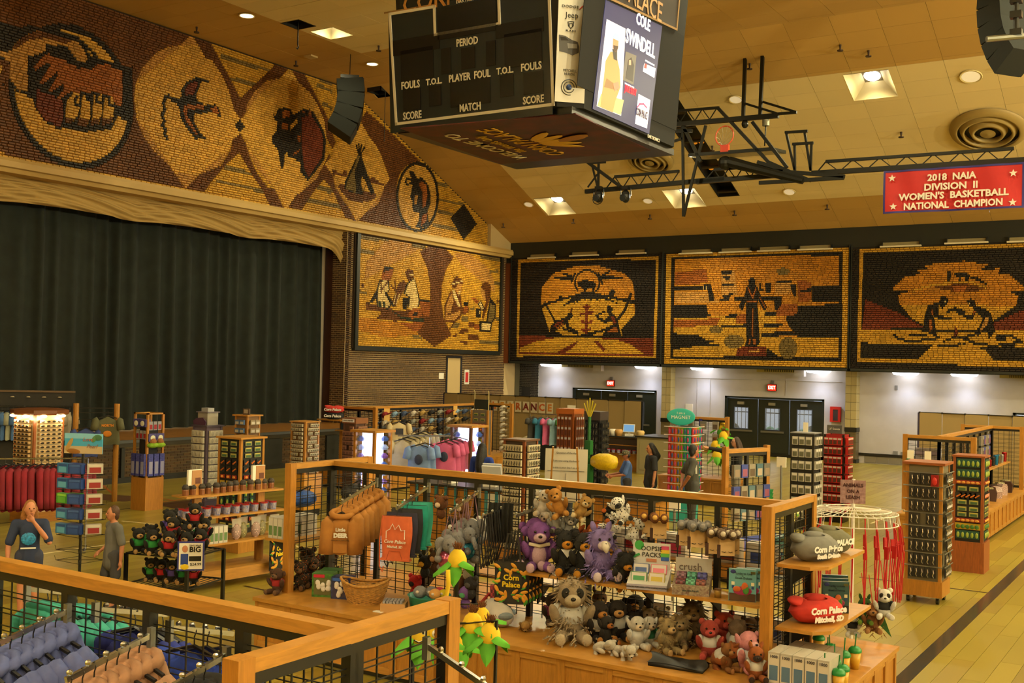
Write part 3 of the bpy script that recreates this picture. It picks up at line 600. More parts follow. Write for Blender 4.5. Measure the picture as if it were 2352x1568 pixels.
FL.text('CORN PALACE',M('B5803A',.4),sb,1085,-16,40,330,n=.02,bold=.004); FL.text('DAKTRONICS',SBT,sb,1081,1,7,60,n=.05)
MB().bb((x0 + .1,y0 + .1,ZB - .12),(x1 - .1,y1 - .1,ZB)).build('lower_frame',BLK,sb)
# corner advertising strip
FC.rect('corner_banner',M('C9C6BE',.5),sb,(1285,-60),(1341,238),.01,.02); DKT = M('1C1C1E',.5)
for (s_,px,py,h_,w_) in (('DODGE',1309,16,6,38),('Jeep',1313,36,13,30),('RAM',1310,72,5,22),('MITCHELL',1308,163,6,30),('HURON',1307,171,6,23)): FC.text(s_,DKT,sb,px,py,h_,w_,n=.022)
FC.poly('red_bars',RED,sb,[(1329,22),(1332,22),(1340,14),(1337,14)],.02,.024)
FC.line('ram_head',DKT,sb,[(1304,51),(1310,50),(1317,51),(1316,60),(1310,66),(1305,60),(1304,51)],.015,.02,.024); FC.line('ram_head',DKT,sb,[(1307,62),(1307,55),(1314,55),(1314,62)],.012,.02,.024)
FC.poly('truck_image',M('4A4A4E',.4),sb,[(1283,80),(1298,83),(1312,92),(1326,97),(1329,108),(1328,122),(1314,128),(1300,122),(1284,118)],.02,.024); FC.poly('truck_image',M('8C8C90',.3),sb,[(1302,100),(1324,102),(1325,112),(1304,112)],.024,.027); FC.poly('truck_image',M('18181A',.3),sb,[(1286,84),(1298,86),(1306,94),(1288,93)],.024,.027)
b = MB(); u,v = FC.uv(1306,201); n_ = 24
for r_ in (.13,.09):
 pts = [FC.P(u + r_ * math.cos(2 * PI * i / n_),v + r_ * math.sin(2 * PI * i / n_),.024) for i in range(n_ - (4 if r_ > .1 else 0))]; b.tube(pts,.007,4)
b.build('round_logo',DKT,sb); b = MB(); b.ell(FC.P(u,v,.022),(.05,.05,.05),n=8,m=6); b.build('round_logo',M('1E3C78',.5),sb)
# video face
FR.rect('video_bezel',M('08090B',.9),sb,(1346,-60),(1552,300),.0,.01)
SCRN = lambda c,e=1.1: M(c,.4,emit=e)
FR.poly('screen',SCRN('1C1F58',.5),sb,[(1389,0),(1359,250),(1489,308),(1519,60)],.012,.02)
SK = M('C08A66',.5,emit=.8)
FR.poly('poster_card',SCRN('D8D8E0',.6),sb,[(1391,44),(1368,244),(1424,266),(1434,66)],.02,.024)
FR.poly('poster_field',SCRN('B4A46A',.8),sb,[(1378,215),(1369,243),(1423,264),(1430,230)],.024,.026)
FR.poly('poster_coat',SCRN('A87E48',.8),sb,[(1400,118),(1412,125),(1420,160),(1422,200),(1410,232),(1404,258),(1376,246),(1384,180),(1388,140)],.026,.029)
FR.poly('poster_coat',SCRN('7E5A30',.7),sb,[(1390,180),(1412,196),(1416,208),(1384,200)],.029,.031)
FR.poly('poster_shirt',SCRN('1E1A1E',.5),sb,[(1403,112),(1414,118),(1414,140),(1406,136)],.029,.031)
FR.poly('poster_head',SCRN('B87E5A',.7),sb,[(1405,88),(1417,92),(1416,112),(1410,120),(1404,110)],.03,.033); FR.poly('poster_beard',SCRN('3A2418',.5),sb,[(1405,104),(1416,106),(1413,120),(1406,118)],.033,.035)
FR.poly('poster_cap',SCRN('8CB4C4',.8),sb,[(1403,88),(1408,76),(1416,78),(1421,93),(1416,94)],.033,.036); FR.poly('poster_hands',SCRN('B87058',.7),sb,[(1404,192),(1416,188),(1420,202),(1408,210)],.031,.034)
WS = SCRN('F0F0F6',.75)
FR.text('COLE',WS,sb,1475,52,27,33,n=.024,bold=.006); FR.text('SWINDELL',WS,sb,1469,102,33,70,n=.024,bold=.008)
FR.poly('second_photo',SCRN('5A5450',.7),sb,[(1434,118),(1428,184),(1452,195),(1459,128)],.022,.026); FR.poly('second_figure',SCRN('241C20',.4),sb,[(1440,138),(1447,132),(1453,150),(1450,188),(1434,180)],.026,.029); FR.poly('second_figure',SCRN('B88A70',.7),sb,[(1441,138),(1446,138),(1446,150),(1441,149)],.029,.031)
FR.text('WITH SPECIAL GUEST',WS,sb,1443,197,4,22,n=.024); FR.text('JULIE EDDY',SCRN('E01830',1.0),sb,1446,208,16,28,n=.024,bold=.004)
FR.poly('info_card',WS,sb,[(1477,146),(1474,164),(1500,179),(1503,157)],.022,.026); FR.text('AT THE CORN PALACE',WS,sb,1490,145,4,22,n=.024); FR.poly('info_mark',SCRN('D02828',.9),sb,[(1478,146),(1476,156),(1482,158),(1483,148)],.026,.028)
FR.poly('logo_card',WS,sb,[(1464,216),(1456,284),(1483,295),(1491,230)],.022,.026); FR.text('CORN PALACE',SCRN('3A2040',.4),sb,1471,262,18,26,n=.028,bold=.003); FR.line('logo_arch',SCRN('C02870',.6),sb,[(1461,246),(1466,239),(1475,239),(1482,247)],.03,.026,.03)
FR.poly('header_panel',M('1C1418',.4),sb,[(1400,-60),(1400,0),(1553,68),(1560,0),(1560,-60)],.012,.02); FR.line('header_rule',M('8A6A3A',.5),sb,[(1400,-2),(1552,68),(1558,0)],.04,.02,.03)
FR.text('CORN PALACE',M('B5906A',.4),sb,1432,-22,50,190,n=.03,bold=.002); FR.text('DAKTRONICS',SBT,sb,1499,318,8,28,n=.02)
# banner under the scoreboard
ZU = ZB - .13; q = [at(x,y,ZU) for x,y in ((920,296),(1322,262),(1494,346),(1150,377))]
uv = MB(); uv.add([p for p in q] + [p + Vector((0,0,.02)) for p in q],[(0,1,2,3),(7,6,5,4)] + [(i,4 + i,4 + (i + 1) % 4,(i + 1) % 4) for i in range(4)]); uv.build('underside_banner',M('5E1410',.5,kind='noise',s=.5,col2='2A0B08'),sb)
def under(s_,px,py,px2,py2,size,m,xs=1.0):
 p = at(px,py,ZU - .012); e_ = at(px2,py2,ZU - .012); o = frame_text(s_,size,m,sb,(p + e_) / 2,(0,-1,0),(-1,0,0),bold=.004)
 ys_ = [v_.co[0] for v_ in o.data.vertices]; k = abs(e_.y - p.y) / (max(ys_) - min(ys_)); c = (p + e_) / 2
 o.matrix_local = Matrix.Translation(c) @ (Matrix(((0,-1,0),(-1,0,0),(0,0,-1))).transposed() @ Matrix.Diagonal((k,1,1))).to_4x4()
under('WELCOME TO',1205,364,1028,309,.42,M('D8C8A0',.5)); under("The World's Only",1215,348,1085,315,.28,M('C8A020',.5)); under('CORN PALACE',1296,354,1105,298,.55,M('D8A818',.5))
cpt = at(1290,322,ZU - .02)
for k in range(-2,3): b = MB(); b.ell(cpt + Vector((-.1 - .06 * abs(k),k * .22,0)),(.42,.11,.01),rot=(0,0,k * .35)); b.build('corn_husk',M('D8A818',.5),sb)
b = MB(); b.ell(cpt + Vector((.3,-.1,-.01)),(.42,.16,.012),rot=(0,0,-.4)); b.build('corn_cob',M('A87018',.5),sb)
# ---------------------------------------------------------------- loudspeaker columns
def line_array(name,lab,top,segs,wd,dp,hh,rz,tilt0,dt):
 t = thing(name,lab,'loudspeaker',top,rz,group='hanging loudspeaker columns'); m = M('141713',.95); p = Vector((0,0,0)); a = tilt0
 for i in range(segs):
  R = Matrix.Rotation(a,4,'X'); b = MB(); b.T = Matrix.Translation(p) @ R
  b.prism([(-dp / 2,-hh),(dp / 2,-hh * .86),(dp / 2,0),(-dp / 2,0)],-wd / 2,wd / 2,'x'); o = b.build('cabinet',m,t)
  g = MB(); g.T = b.T; g.bb((-wd * .46,-dp / 2 - .02,-hh * .95),(wd * .46,-dp / 2,-hh * .05)); g.build('grille',BLKM,o)
  p = p + (R @ Vector((0,0,-hh * .94))); a += dt
 for x in (-wd * .35,wd * .35): MB().cyl((x,0,-.05),(x,0,ZF + .3 - top[2]),.012,n=5).build('cable',BLK,t)
 MB().box((0,0,.06),(wd * .9,dp * .7,.1)).build('rigging_frame',BLK,t)
p = atX(803,190,-22.6); line_array('line_array','black hanging loudspeaker column in front of the buffalo frieze',p,4,1.25,.8,.44,2.3,-.12,.2)
p = atD(2310,-60,22.5); line_array('line_array','black curved hanging loudspeaker column beside the steel pipe at the upper right',p,6,.7,.62,.36,-2.2,-.25,.17)
t = thing('pipe_frame','grey steel pipe on a black hanger beside the right loudspeaker','pipe'); D_ = 20
b = MB(); b.cyl(atD(2266,90,D_),atD(2400,78,D_),.055,n=8); b.build('pipe',STEEL,t); b = MB(); b.cyl(atD(2334,84,D_),atD(2334,-40,D_),.05,n=8); b.build('hanger',BLK,t)
for y in (0,34,75): p = atD(2334,y,D_); MB().box(p,(.2,.16,.12)).build('clamp',BLK,t)
# ---------------------------------------------------------------- hoop frame and trusses (hung from the slope at y = 30)
YT = 29.6; T_ = lambda px,py,dy=0: atY(px,py,YT + dy)
IR = M('17170F',.45,.3)
t = thing('basketball_frame','black folded ceiling-hung basketball backstop with orange hoop','backstop')
def bars(name,segs,wd,m=IR,dy=0,par=t):
 for (p,q) in segs: MB().bar(T_(*p,dy),T_(*q,dy),wd).build(name,m,par)
bars('hanger_post',[((1712,120),(1707,268)),((1752,118),(1746,265))],.09); bars('hanger_plate',[((1706,121),(1757,118))],.1)
bars('main_tube',[((1530,288),(1788,265))],.13); bars('brace',[((1712,238),(1790,262)),((1752,234),(1828,257))],.06); bars('hanger_plate',[((1780,262),(1830,258))],.07)
bars('chord',[((1545,256),(1652,247))],.07); zz = [(1545 + i * 17,282 - i * 1.6 if i % 2 else 256 - i * 1.4) for i in range(7)]; bars('web',list(zip(zz,zz[1:])),.025)
bars('folding_arm',[((1650,249),(1765,372)),((1765,372),(1862,415)),((1728,280),(1808,385)),((1570,290),(1610,372)),((1520,300),(1590,300))],.09)
bars('v_brace',[((1568,290),(1570,497)),((1621,288),(1570,497))],.07); bars('v_brace',[((1530,330),(1568,318))],.07)
bars('small_hanger',[((1806,305),(1825,390)),((1848,302),(1862,392)),((1825,330),(1826,392)),((1864,328),(1862,392))],.06); bars('hanger_plate',[((1803,304),(1855,301)),((1820,331),(1868,328))],.07)
bars('lower_tube',[((1744,420),(1938,408)),((1690,372),(1845,412)),((1745,390),(1940,405)),((1740,372),(1800,390))],.1)
p = T_(1675,372); q = T_(1845,415); MB().cyl(p,q,.16,.1,n=10).build('mast',IR,t); MB().ell(T_(1665,374),(.2,.2,.2)).build('mast_cap',IR,t)
bb0,bb1 = T_(1584,356),T_(1772,342)
b = MB(); dz = Vector((0,1.1,.1)); b.add([bb0,bb1,bb1 + dz,bb0 + dz] + [x + Vector((0,0,-.05)) for x in (bb0,bb1,bb1 + dz,bb0 + dz)],[(0,1,2,3),(7,6,5,4),(0,4,5,1),(1,5,6,2),(2,6,7,3),(3,7,4,0)]); b.build('backboard',M('8A8A80',.15,alpha=.75),t)
b = MB(); b.bar(bb0,bb1,.09,.09); b.bar(bb1,bb1 + dz,.09,.09); b.bar(bb0,bb0 + dz,.09,.09); b.build('backboard_rim',IR,t)
rc = T_(1664,312); ringp = [rc + Vector((.27 * math.cos(i * PI / 10),.03 * math.sin(i * PI / 10),.29 * math.sin(i * PI / 10))) for i in range(20)]
MB().tube(ringp,.02,6,closed=True).build('hoop',M('D8501C',.4),t); MB().box(T_(1665,341),(.24,.1,.2)).build('hoop_bracket',M('D8401C',.4),t)
b = MB()
for i in range(10):
 a0 = i * PI / 5; p0 = rc + Vector((.27 * math.cos(a0),.0,.29 * math.sin(a0))); b.tube([p0,p0 * .6 + (rc + Vector((-.12,.3,-.12))) * .4,rc + Vector((-.2,.35,-.22))],.008,4)
b.build('net',M('C8BC9A',.7),t); MB().cyl(T_(1759,275),T_(1759,289),.1,n=12).build('winch',M('8A8A7A',.4,.6),t); MB().cyl(T_(1759,289),T_(1756,335),.02,n=5).build('cable',IR,t)
b = MB(); b.ell(T_(1711,285),(.1,.1,.12)); b.build('pulley',IR,t)
def truss(lab,top,bot,n,name='lighting_truss',wd=.08):
 t = thing(name,lab,'truss',group='ceiling lattice trusses'); TT = lambda a_,b_: T_(a_,b_,.35); MB().bar(TT(*top[0]),TT(*top[1]),wd).build('top_chord',IR,t); MB().bar(TT(*bot[0]),TT(*bot[1]),wd * 1.6).build('bottom_chord',IR,t)
 for i in range(n):
  f = lambda s_,k: (s_[0][0] + (s_[1][0] - s_[0][0]) * k,s_[0][1] + (s_[1][1] - s_[0][1]) * k)
  x0_ = top[0][0] + (top[1][0] - top[0][0]) * i / n; ka = lambda X: (X - bot[0][0]) / (bot[1][0] - bot[0][0]); st = (top[1][0] - top[0][0]) / n
  pa,pb,pc = f(top,i / n),f(bot,ka(x0_ + st / 2)),f(top,(i + 1) / n); MB().bar(TT(*pa),TT(*pb),.025).build('web',IR,t); MB().bar(TT(*pb),TT(*pc),.025).build('web',IR,t)
 p = f(bot,ka(top[0][0] - 22)); MB().bar(TT(*top[0]),TT(*p),.03).build('web',IR,t); return t
tr = truss('black lattice truss carrying the red banner',((1897,371),(2329,341)),((1865,398),(2480,359)),7); tr2 = truss('black lattice truss with stage lamps left of the hoop',((1412,406),(1560,393)),((1345,440),(1665,410)),4); tr3 = truss('short black lattice truss below the folded hoop',((1640,390),(1740,381)),((1600,418),(1790,402)),3)
MB().bar(T_(1322,352),T_(1425,428),.09).build('diagonal',IR,tr2); MB().bar(T_(1355,360),T_(1375,440),.05).build('diagonal',IR,tr2); MB().bar(T_(1362,374),T_(1391,372),.07).build('hanger_plate',IR,tr2); MB().bar(T_(1375,374),T_(1374,440),.06).build('hanger',IR,tr2); MB().bar(T_(1350,430),T_(1372,400),.04).build('diagonal',IR,tr2)
for (px,py,lab) in ((1437,447,'black moving-head stage lamp on the left truss'),(1375,447,'black wheel-like stage lamp at the truss end')):
 p = T_(px,py); o = thing('stage_lamp',lab,'lamp',p); MB().ell((0,0,-.05),(.14,.16,.2)).build('head',BLK,o); b = MB(); b.tube([(-.17,0,-.05),(-.17,0,.16),(.17,0,.16),(.17,0,-.05)],.02,5); b.build('yoke',BLK,o); MB().box((0,0,.2),(.2,.16,.1)).build('base',BLK,o)
 MB().cyl((0,-.12,-.1),(0,-.2,-.14),.09,.1,n=10).build('lens',M('30343A',.1),o)
 if px < 1400: b = MB(); b.tube([(.17 * math.cos(i * PI / 6),-.05,-.15 + .15 * math.sin(i * PI / 6)) for i in range(12)],.015,4,closed=True); b.build('yoke_wheel',BLK,o)
 # banner
t = thing('champion_banner','red championship banner with blue border and white letters on the truss','banner')
pa,pb,pc = T_(2030,393,-.1),T_(2352,372,-.1),T_(2032,491,-.1); UB = (pb - pa).normalized(); wdt = (pb - pa).length * 1.005; hB = pa.z - pc.z; FBn = Face(pa - Vector((0,0,hB)),UB,(0,0,1))
bw = MB(); bw.grid(lambda u,v: FBn.P(u * wdt,v * hB,.03 * math.sin(u * 9) * (1 - v) + .02 * math.sin(u * 23 + v * 3)),40,6); bw.build('cloth',M('B41A16',.6),t,smooth=True)
b = MB()
for (u0,v0,u1,v1) in ((0,0,wdt,.05),(0,hB - .05,wdt,hB),(0,0,.05,hB),(wdt - .05,0,wdt,hB)): b.grid(lambda u,v: FBn.P(u0 + (u1 - u0) * u,v0 + (v1 - v0) * v,.012 + .03 * math.sin((u0 + (u1 - u0) * u) / wdt * 9) * (1 - (v0 + (v1 - v0) * v) / hB) + .02 * math.sin((u0 + (u1 - u0) * u) / wdt * 23 + (v0 + (v1 - v0) * v) / hB * 3)),40 if u1 - u0 > 1 else 2,6)
b.build('border',M('2A2470',.6),t,smooth=True)
BT = M('D8CFC0',.6)
for (s_,px,py,h_,w_) in (('2018  NAIA',2187,405,15,112),('DIVISION  II',2185,427,15,122),("WOMEN'S  BASKETBALL",2189,447,15,252),('NATIONAL  CHAMPION',2188,469,15,226)): FBn.text(s_,BT,t,px,py,h_,w_,n=.06,bold=.008)
for (px,py) in ((2051,410),(2329,396),(2053,475),(2327,463)):
 u,v = FBn.uv(px,py); FBn_b = MB(); pts = [FBn.P(u + (.1 if i % 2 == 0 else .042) * math.sin(i * PI / 5),v + (.1 if i % 2 == 0 else .042) * math.cos(i * PI / 5),.065) for i in range(10)]; FBn_b.add(pts + [FBn.P(u,v,.065)],[(i,10,(i + 1) % 10) for i in range(10)]); FBn_b.build('star',BT,t)
 # ================================================================ corn-cob murals
PAL = dict(G='C2922A',L='CC9C40',T='B8863E',A='BA7C1E',B='64380E',O='98541A',R='702E14',K='1E1710',N='20170E',W='D8BC7C',Y='786232',D='26301E')
CK = list(PAL); CM = [M(PAL[k],.55,kind='island',v=.2,name='corn_' + k) for k in CK]
def P_(s): n = [float(x) for x in s.replace(',',' ').split()]; return list(zip(n[::2],n[1::2]))
def raster(ops,uvf,u0,u1,v0,v1,du,dv,base):
 nu,nv = int((u1 - u0) / du),int((v1 - v0) / dv); g = np.full((nv,nu),CK.index(base),np.int8)
 uu = u0 + (np.arange(nu) + .5) * du; vv = v0 + (np.arange(nv) + .5) * dv; UU,VV = np.meshgrid(uu,vv)
 def fill(q,c):
  q = np.array(q); i0,i1 = max(0,int((q[:,0].min() - u0) / du) - 1),min(nu,int((q[:,0].max() - u0) / du) + 2); j0,j1 = max(0,int((q[:,1].min() - v0) / dv) - 1),min(nv,int((q[:,1].max() - v0) / dv) + 2)
  if i0 >= i1 or j0 >= j1: return
  a,b = UU[j0:j1,i0:i1],VV[j0:j1,i0:i1]; ins = np.zeros(a.shape,bool); n = len(q)
  for k in range(n):
   (xa,ya),(xb,yb) = q[k],q[(k + 1) % n]
   if ya == yb: continue
   ins ^= ((b > ya) != (b > yb)) & (a < (xb - xa) * (b - ya) / (yb - ya) + xa)
  g[j0:j1,i0:i1][ins] = CK.index(c)
 for op in ops:
  if op[0] == 'l':
   pts = [uvf(p) for p in P_(op[3])]; w_ = op[2]
   for (xa,ya),(xb,yb) in zip(pts,pts[1:]):
    d = math.hypot(xb - xa,yb - ya) or 1; nx,ny = -(yb - ya) / d * w_ / 2,(xb - xa) / d * w_ / 2; ex,ey = (xb - xa) / d * w_ * .4,(yb - ya) / d * w_ * .4
    fill([(xa + nx - ex,ya + ny - ey),(xb + nx + ex,yb + ny + ey),(xb - nx + ex,yb - ny + ey),(xa - nx - ex,ya - ny - ey)],op[1])
  elif op[0] == 'c': fill([(op[2] + op[4] * math.cos(k * PI / 30),op[3] + op[4] * math.sin(k * PI / 30)) for k in range(60)],op[1])
  elif op[0] == 'e':
   cx_,cy_,rx,ry = op[2]; fill([uvf((cx_ + rx * math.cos(k * PI / 24),cy_ + ry * math.sin(k * PI / 24))) for k in range(48)],op[1])
  else: fill([uvf(p) for p in P_(op[1])],op[0])
 return g
def cobs(g,u0,v0,du,dv,umax=None):
 cs = []
 for j in range(g.shape[0]):
  row = g[j]; v = v0 + j * dv; lim = umax(v + dv) if umax else 1e9; i = 0; n = len(row)
  while i < n:
   k = i
   while k < n and row[k] == row[i]: k += 1
   a,e = u0 + i * du,min(u0 + k * du,lim); c = int(row[i]); first = True
   while a < e - .015:
    ln = RND.uniform(.13,.21) * (RND.uniform(.2,1) if first else 1); first = False
    q = min(a + ln,e)
    if e - q < .05: q = e
    cs.append((a,q - .007,v,v + dv - .006,c,RND.uniform(0,.012))); a = q
   i = k
 return cs
def mural(t,cs,O,U,Nn): pieces(t,'corn_cob',O,U,(0,0,1),Nn,cs,CM,d=.028,ch=.22,stuffname='corn_cobs')
DU,DV = .02,.07
# ---- frieze over the stage
cA = lambda p: (p[0] / 3.919,p[1] / 3.919); cB = lambda p: (300 + p[0] / 3.824,70 + p[1] / 3.824); cC = lambda p: (740 + p[0] / 4.3545,220 + p[1] / 4.3545); cD = lambda p: (800 + p[0] / 5.227,520 + p[1] / 5.227)
XF = XB + .04
def uvX(cr):
 def f(p): q = atX(*cr(p),XF); return q.y,q.z
 return f
def conv(ops,cr,w_=None): # ops in crop pixels -> ops in wall metres
 f = uvX(cr); out = []
 for op in ops:
  if op[0] == 'l': out.append(('l',op[1],op[2],' '.join('%.3f %.3f' % f(p) for p in P_(op[3]))))
  elif op[0] == 'e': cx_,cy_,rx,ry = op[2]; out.append((op[1],' '.join('%.3f %.3f' % f((cx_ + rx * math.cos(k * PI / 24),cy_ + ry * math.sin(k * PI / 24))) for k in range(48))))
  else: out.append((op[0],' '.join('%.3f %.3f' % f(p) for p in P_(op[1]))))
 return out
fr = []
fr += conv([('B','-1500 -900 500 30 520 40 430 131 330 140 220 190 100 320 40 460 25 600 50 780 110 930 200 1060 340 1190 380 1250 475 1390 -1500 1000')],cB)
fr += conv([('l','Y',.12,s) for s in ('800 220 1210 350','860 420 1110 480','830 1200 1090 1270','760 1320 1180 1410','1560 1490 1900 1560','1640 1380 1850 1420','1600 400 1759 460','1640 480 1759 530','1690 640 1759 680')],cB)
fr += conv([('l','Y',.12,s) for s in ('0 1080 180 1120','0 930 80 960','1140 870 1240 895','1160 1035 1400 1085','1160 1150 1300 1185','1110 1295 1380 1350')],cC)
fr += conv([('B','440 150 700 380 990 665 850 690 770 780 740 900 745 1050 790 1200 890 1345 360 1250 440 1160 600 970 620 890 675 835 590 600 480 420 380 250')],cC)
fr += conv([('B',s) for s in ('545 50 690 90 780 250 870 420 960 590 1010 720 960 780 905 690 870 560 800 400 720 270 650 230 600 140','1270 290 1390 330 1300 420 1190 440 1080 540 1020 650 1010 720 965 780 905 690 960 600 1110 450 1240 330','960 905 895 960 870 1060 790 1190 600 1265 480 1385 640 1415 720 1310 850 1160 950 1070 1060 1260 1150 1390 1220 1535 1340 1555 1270 1400 1200 1380 1100 1240 1040 1100 1010 990','1410 340 1525 380 1600 520 1680 680 1760 820 1700 860 1640 650 1570 540 1470 450','1790 1200 1690 1310 1600 1420 1500 1575 1385 1550 1460 1430 1600 1330 1700 1170 1740 1080')],cB)
fr += conv([('B',s) for s in ('20 670 100 790 130 920 220 1060 270 1130 335 1250 240 1230 180 1110 90 920 -20 800','0 110 60 240 130 470 100 530 40 420 -40 200')],cC)
fr += conv([('L','520 40 590 120 650 230 720 270 800 390 860 520 905 690 960 780 1000 840 960 905 895 960 860 1060 780 1190 600 1265 480 1390 380 1250 340 1190 200 1060 110 930 50 780 25 600 40 460 100 320 220 190 330 140 430 130'),
('T','40 460 100 320 220 190 380 130 420 150 330 210 200 330 80 410'),('T','50 780 110 930 200 1060 340 1190 360 1200 250 1060 150 900 110 850'),('T','860 1060 780 1190 600 1265 660 1210 780 1110'),('T','520 40 590 120 430 131'),('T','380 1250 480 1390 590 1270'),
('K','440 520 490 450 570 412 690 440 680 457 610 450 600 500 570 570 580 610 650 655 740 650 765 670 795 755 690 715 610 730 560 730 550 790 575 840 610 900 680 965 560 945 500 870 440 770 425 680 400 640 340 605 300 600 275 580 330 560 370 580 420 605 450 575'),
('O','470 650 580 650 640 660 640 690 500 690 490 740 540 820 600 930 560 900 480 790 460 700'),('O','680 690 750 665 775 730 690 700'),('R','470 520 510 470 570 440 590 470 550 560 480 570'),
('l','K',.09,'300 600 285 640 300 690 275 740 295 790 275 830 305 870 295 910 320 945'),
('L','1400 340 1470 450 1570 540 1640 650 1700 790 1720 950 1710 1100 1640 1290 1500 1420 1460 1440 1370 1560 1290 1440 1260 1390 1100 1200 1030 1060 1000 950 958 890 998 840 960 780 1012 740 1020 650 1080 540 1180 450 1300 420'),
('T','1020 650 1080 540 1180 450 1300 420 1180 510 1080 620 1015 720'),('T','1030 1060 1100 1200 1260 1390 1180 1240 1080 1090'),('T','1640 1290 1500 1420 1580 1310 1690 1150'),
('K','1250 725 1270 750 1290 690 1350 675 1400 690 1430 740 1520 685 1535 700 1570 690 1600 710 1690 870 1715 960 1700 1130 1620 1240 1555 1320 1490 1240 1490 1160 1430 1120 1380 1100 1375 1060 1350 1090 1345 1180 1325 1220 1310 1150 1295 1050 1240 980 1240 930 1280 880 1285 800 1255 770'),
('R','1500 760 1580 740 1670 880 1690 960 1680 1110 1560 1290 1520 1200 1500 1000'),('O','1330 710 1370 690 1400 720 1395 770 1330 760'),('O','1330 810 1380 810 1380 880 1320 870'),('L','1460 770 1465 810 1400 875 1400 830'),('O','1465 910 1490 915 1490 990 1465 980'),('O','1430 1075 1485 1040 1470 1075 1425 1095'),('O','1490 720 1520 695 1540 740'),('O','1550 720 1580 700 1590 750'),('K','958 785 1000 845 955 892 912 830')],cB)
fr += conv([('L','395 270 450 390 540 500 590 600 620 700 675 835 620 900 600 970 560 1080 440 1160 355 1250 340 1240 270 1130 140 930 100 790 20 680 100 600 110 520 150 470 220 450'),('T','120 880 140 930 270 1130 330 1240 250 1090 160 930'),('T','600 970 560 1080 440 1160 500 1090'),
('B','150 890 215 880 540 980 530 1020 480 1050 380 1065 260 1040 190 960'),('B','95 735 130 740 150 770 200 780 215 740 245 745 250 800 190 805 105 790'),('B','440 800 480 820 520 810 525 840 620 880 615 905 470 860'),('K','360 580 390 590 440 760 520 960 490 990 440 880 400 980 330 980 220 930 225 860 300 700'),('Y','350 600 380 600 320 760 340 900 330 970 230 920 250 850 310 720'),('L','395 800 440 870 405 950 385 880'),
('l','K',.07,'365 580 340 500'),('l','K',.07,'368 580 365 490'),('l','K',.07,'372 580 392 490'),('l','K',.07,'376 585 425 510'),
('e','K',(950,1010,214,352)),('e','L',(950,1010,190,322)),('K','870 750 900 745 930 790 945 820 1000 820 1060 890 1080 980 1080 1080 1050 1150 1065 1290 970 1325 930 1310 965 1240 970 1170 910 1150 895 1090 905 1060 875 1010 890 960 900 880 850 890 815 870 840 820 890 820 875 790'),('L','838 845 885 838 880 868 845 872'),('O','990 850 1040 890 1050 1000 1030 1100 1000 1120 1000 960 960 880'),('T','920 1000 960 990 940 1080 920 1080'),('O','1000 1190 1050 1170 1040 1250 980 1310'),('K','1415 1078 1545 1280 1412 1438 1280 1222')],cC)
pr,pb_ = atX(307,217,XF),atX(165,385,XF); RR = pr.y - pb_.y; HC = (pb_.y,pb_.z + RR)
fr += [('c','K',HC[0],HC[1],RR),('c','L',HC[0],HC[1],RR * .915)]
fr += conv([('K','-900 120 0 200 190 255 240 225 300 225 700 330 880 500 880 530 1120 600 1190 600 1190 1100 1110 1080 1060 1040 1000 1160 770 1185 580 1150 530 1160 400 1090 310 960 300 900 210 840 150 820 60 760 -900 700'),('T','110 420 200 330 330 275 480 300 640 370 690 360 750 440 790 530 770 555 700 550 600 420 410 390 410 450 370 480 250 510 250 820 170 820 80 700 90 560 0 500 -700 440 -700 300 0 460 100 460'),('B','110 430 200 330 330 278 480 300 640 370 600 385 400 340 250 360 150 430'),('B','-700 420 80 540 90 640 70 760 -700 690'),('L','-100 570 20 600 20 650 -100 650'),('L','765 430 850 495 820 505 775 450'),
('O','430 480 560 530 700 610 830 620 880 570 970 580 1100 640 1100 900 1090 950 1050 960 1000 870 900 830 620 830 530 900 510 880 570 800 570 750 450 835 430 820 520 680 510 650 380 760 350 740 450 590 430 560 320 635 300 600 400 490'),('R','330 800 560 900 570 1060 540 1140 400 1080 320 960'),
('L','600 900 660 835 715 850 715 990 690 1050 650 1100 585 1100 585 1000'),('L','740 860 780 850 810 900 815 1050 780 1130 700 1130 720 1030'),('L','840 850 915 850 920 1000 890 1110 810 1130 830 1040'),('L','940 880 1010 870 1030 960 1010 1100 910 1130 925 1010'),('B','585 1050 670 1060 640 1105 585 1105'),('B','705 1060 805 1070 775 1135 695 1130'),('B','815 1075 905 1060 880 1115 812 1130'),('B','918 1060 1015 1060 1005 1105 910 1130'),
('l','K',.07,'690 870 670 900 680 940 720 950'),('l','K',.07,'770 830 785 890 810 910'),('l','K',.07,'870 850 865 910 915 915'),('l','K',.07,'980 880 980 940 1020 950')],cA)
fy0 = YK2 - 1; g = raster([(o if o[0] in 'lce' else o) for o in fr],lambda p: p,fy0,yG,za + .03,ZF,DU,DV,'G')
def um(v): return yG if v < ZF + SLP * (yG - YK) else YK + (v - ZF) / SLP
t = thing('corn_frieze','long corn-cob frieze of ovals and a handshake roundel above the stage','mural')
b = MB(); b.prism([(fy0,za),(yG,za),(yG,ZF + SLP * (yG - YK)),(YK,ZF),(fy0,ZF)],XB - .2,XB + .035,'x'); b.build('backing',M('2E1E0A',.9),t)
mural(t,cobs(g,fy0,za + .03,DU,DV,um),(XF - .005,0,0),(0,1,0),(1,0,0))
struct(MB().bb((XB - .3,YN,za),(XB - .15,fy0,ZF + .2)).build('wall_left_3',SHELL)); b = MB(); b.prism([(YN,za),(YM,za),(YM,ZE + .5),(YK,ZF + .6),(YN,ZF + .6)],XB - .4,XB - .3,'x'); struct(b.build('wall_left_4',SHELL))
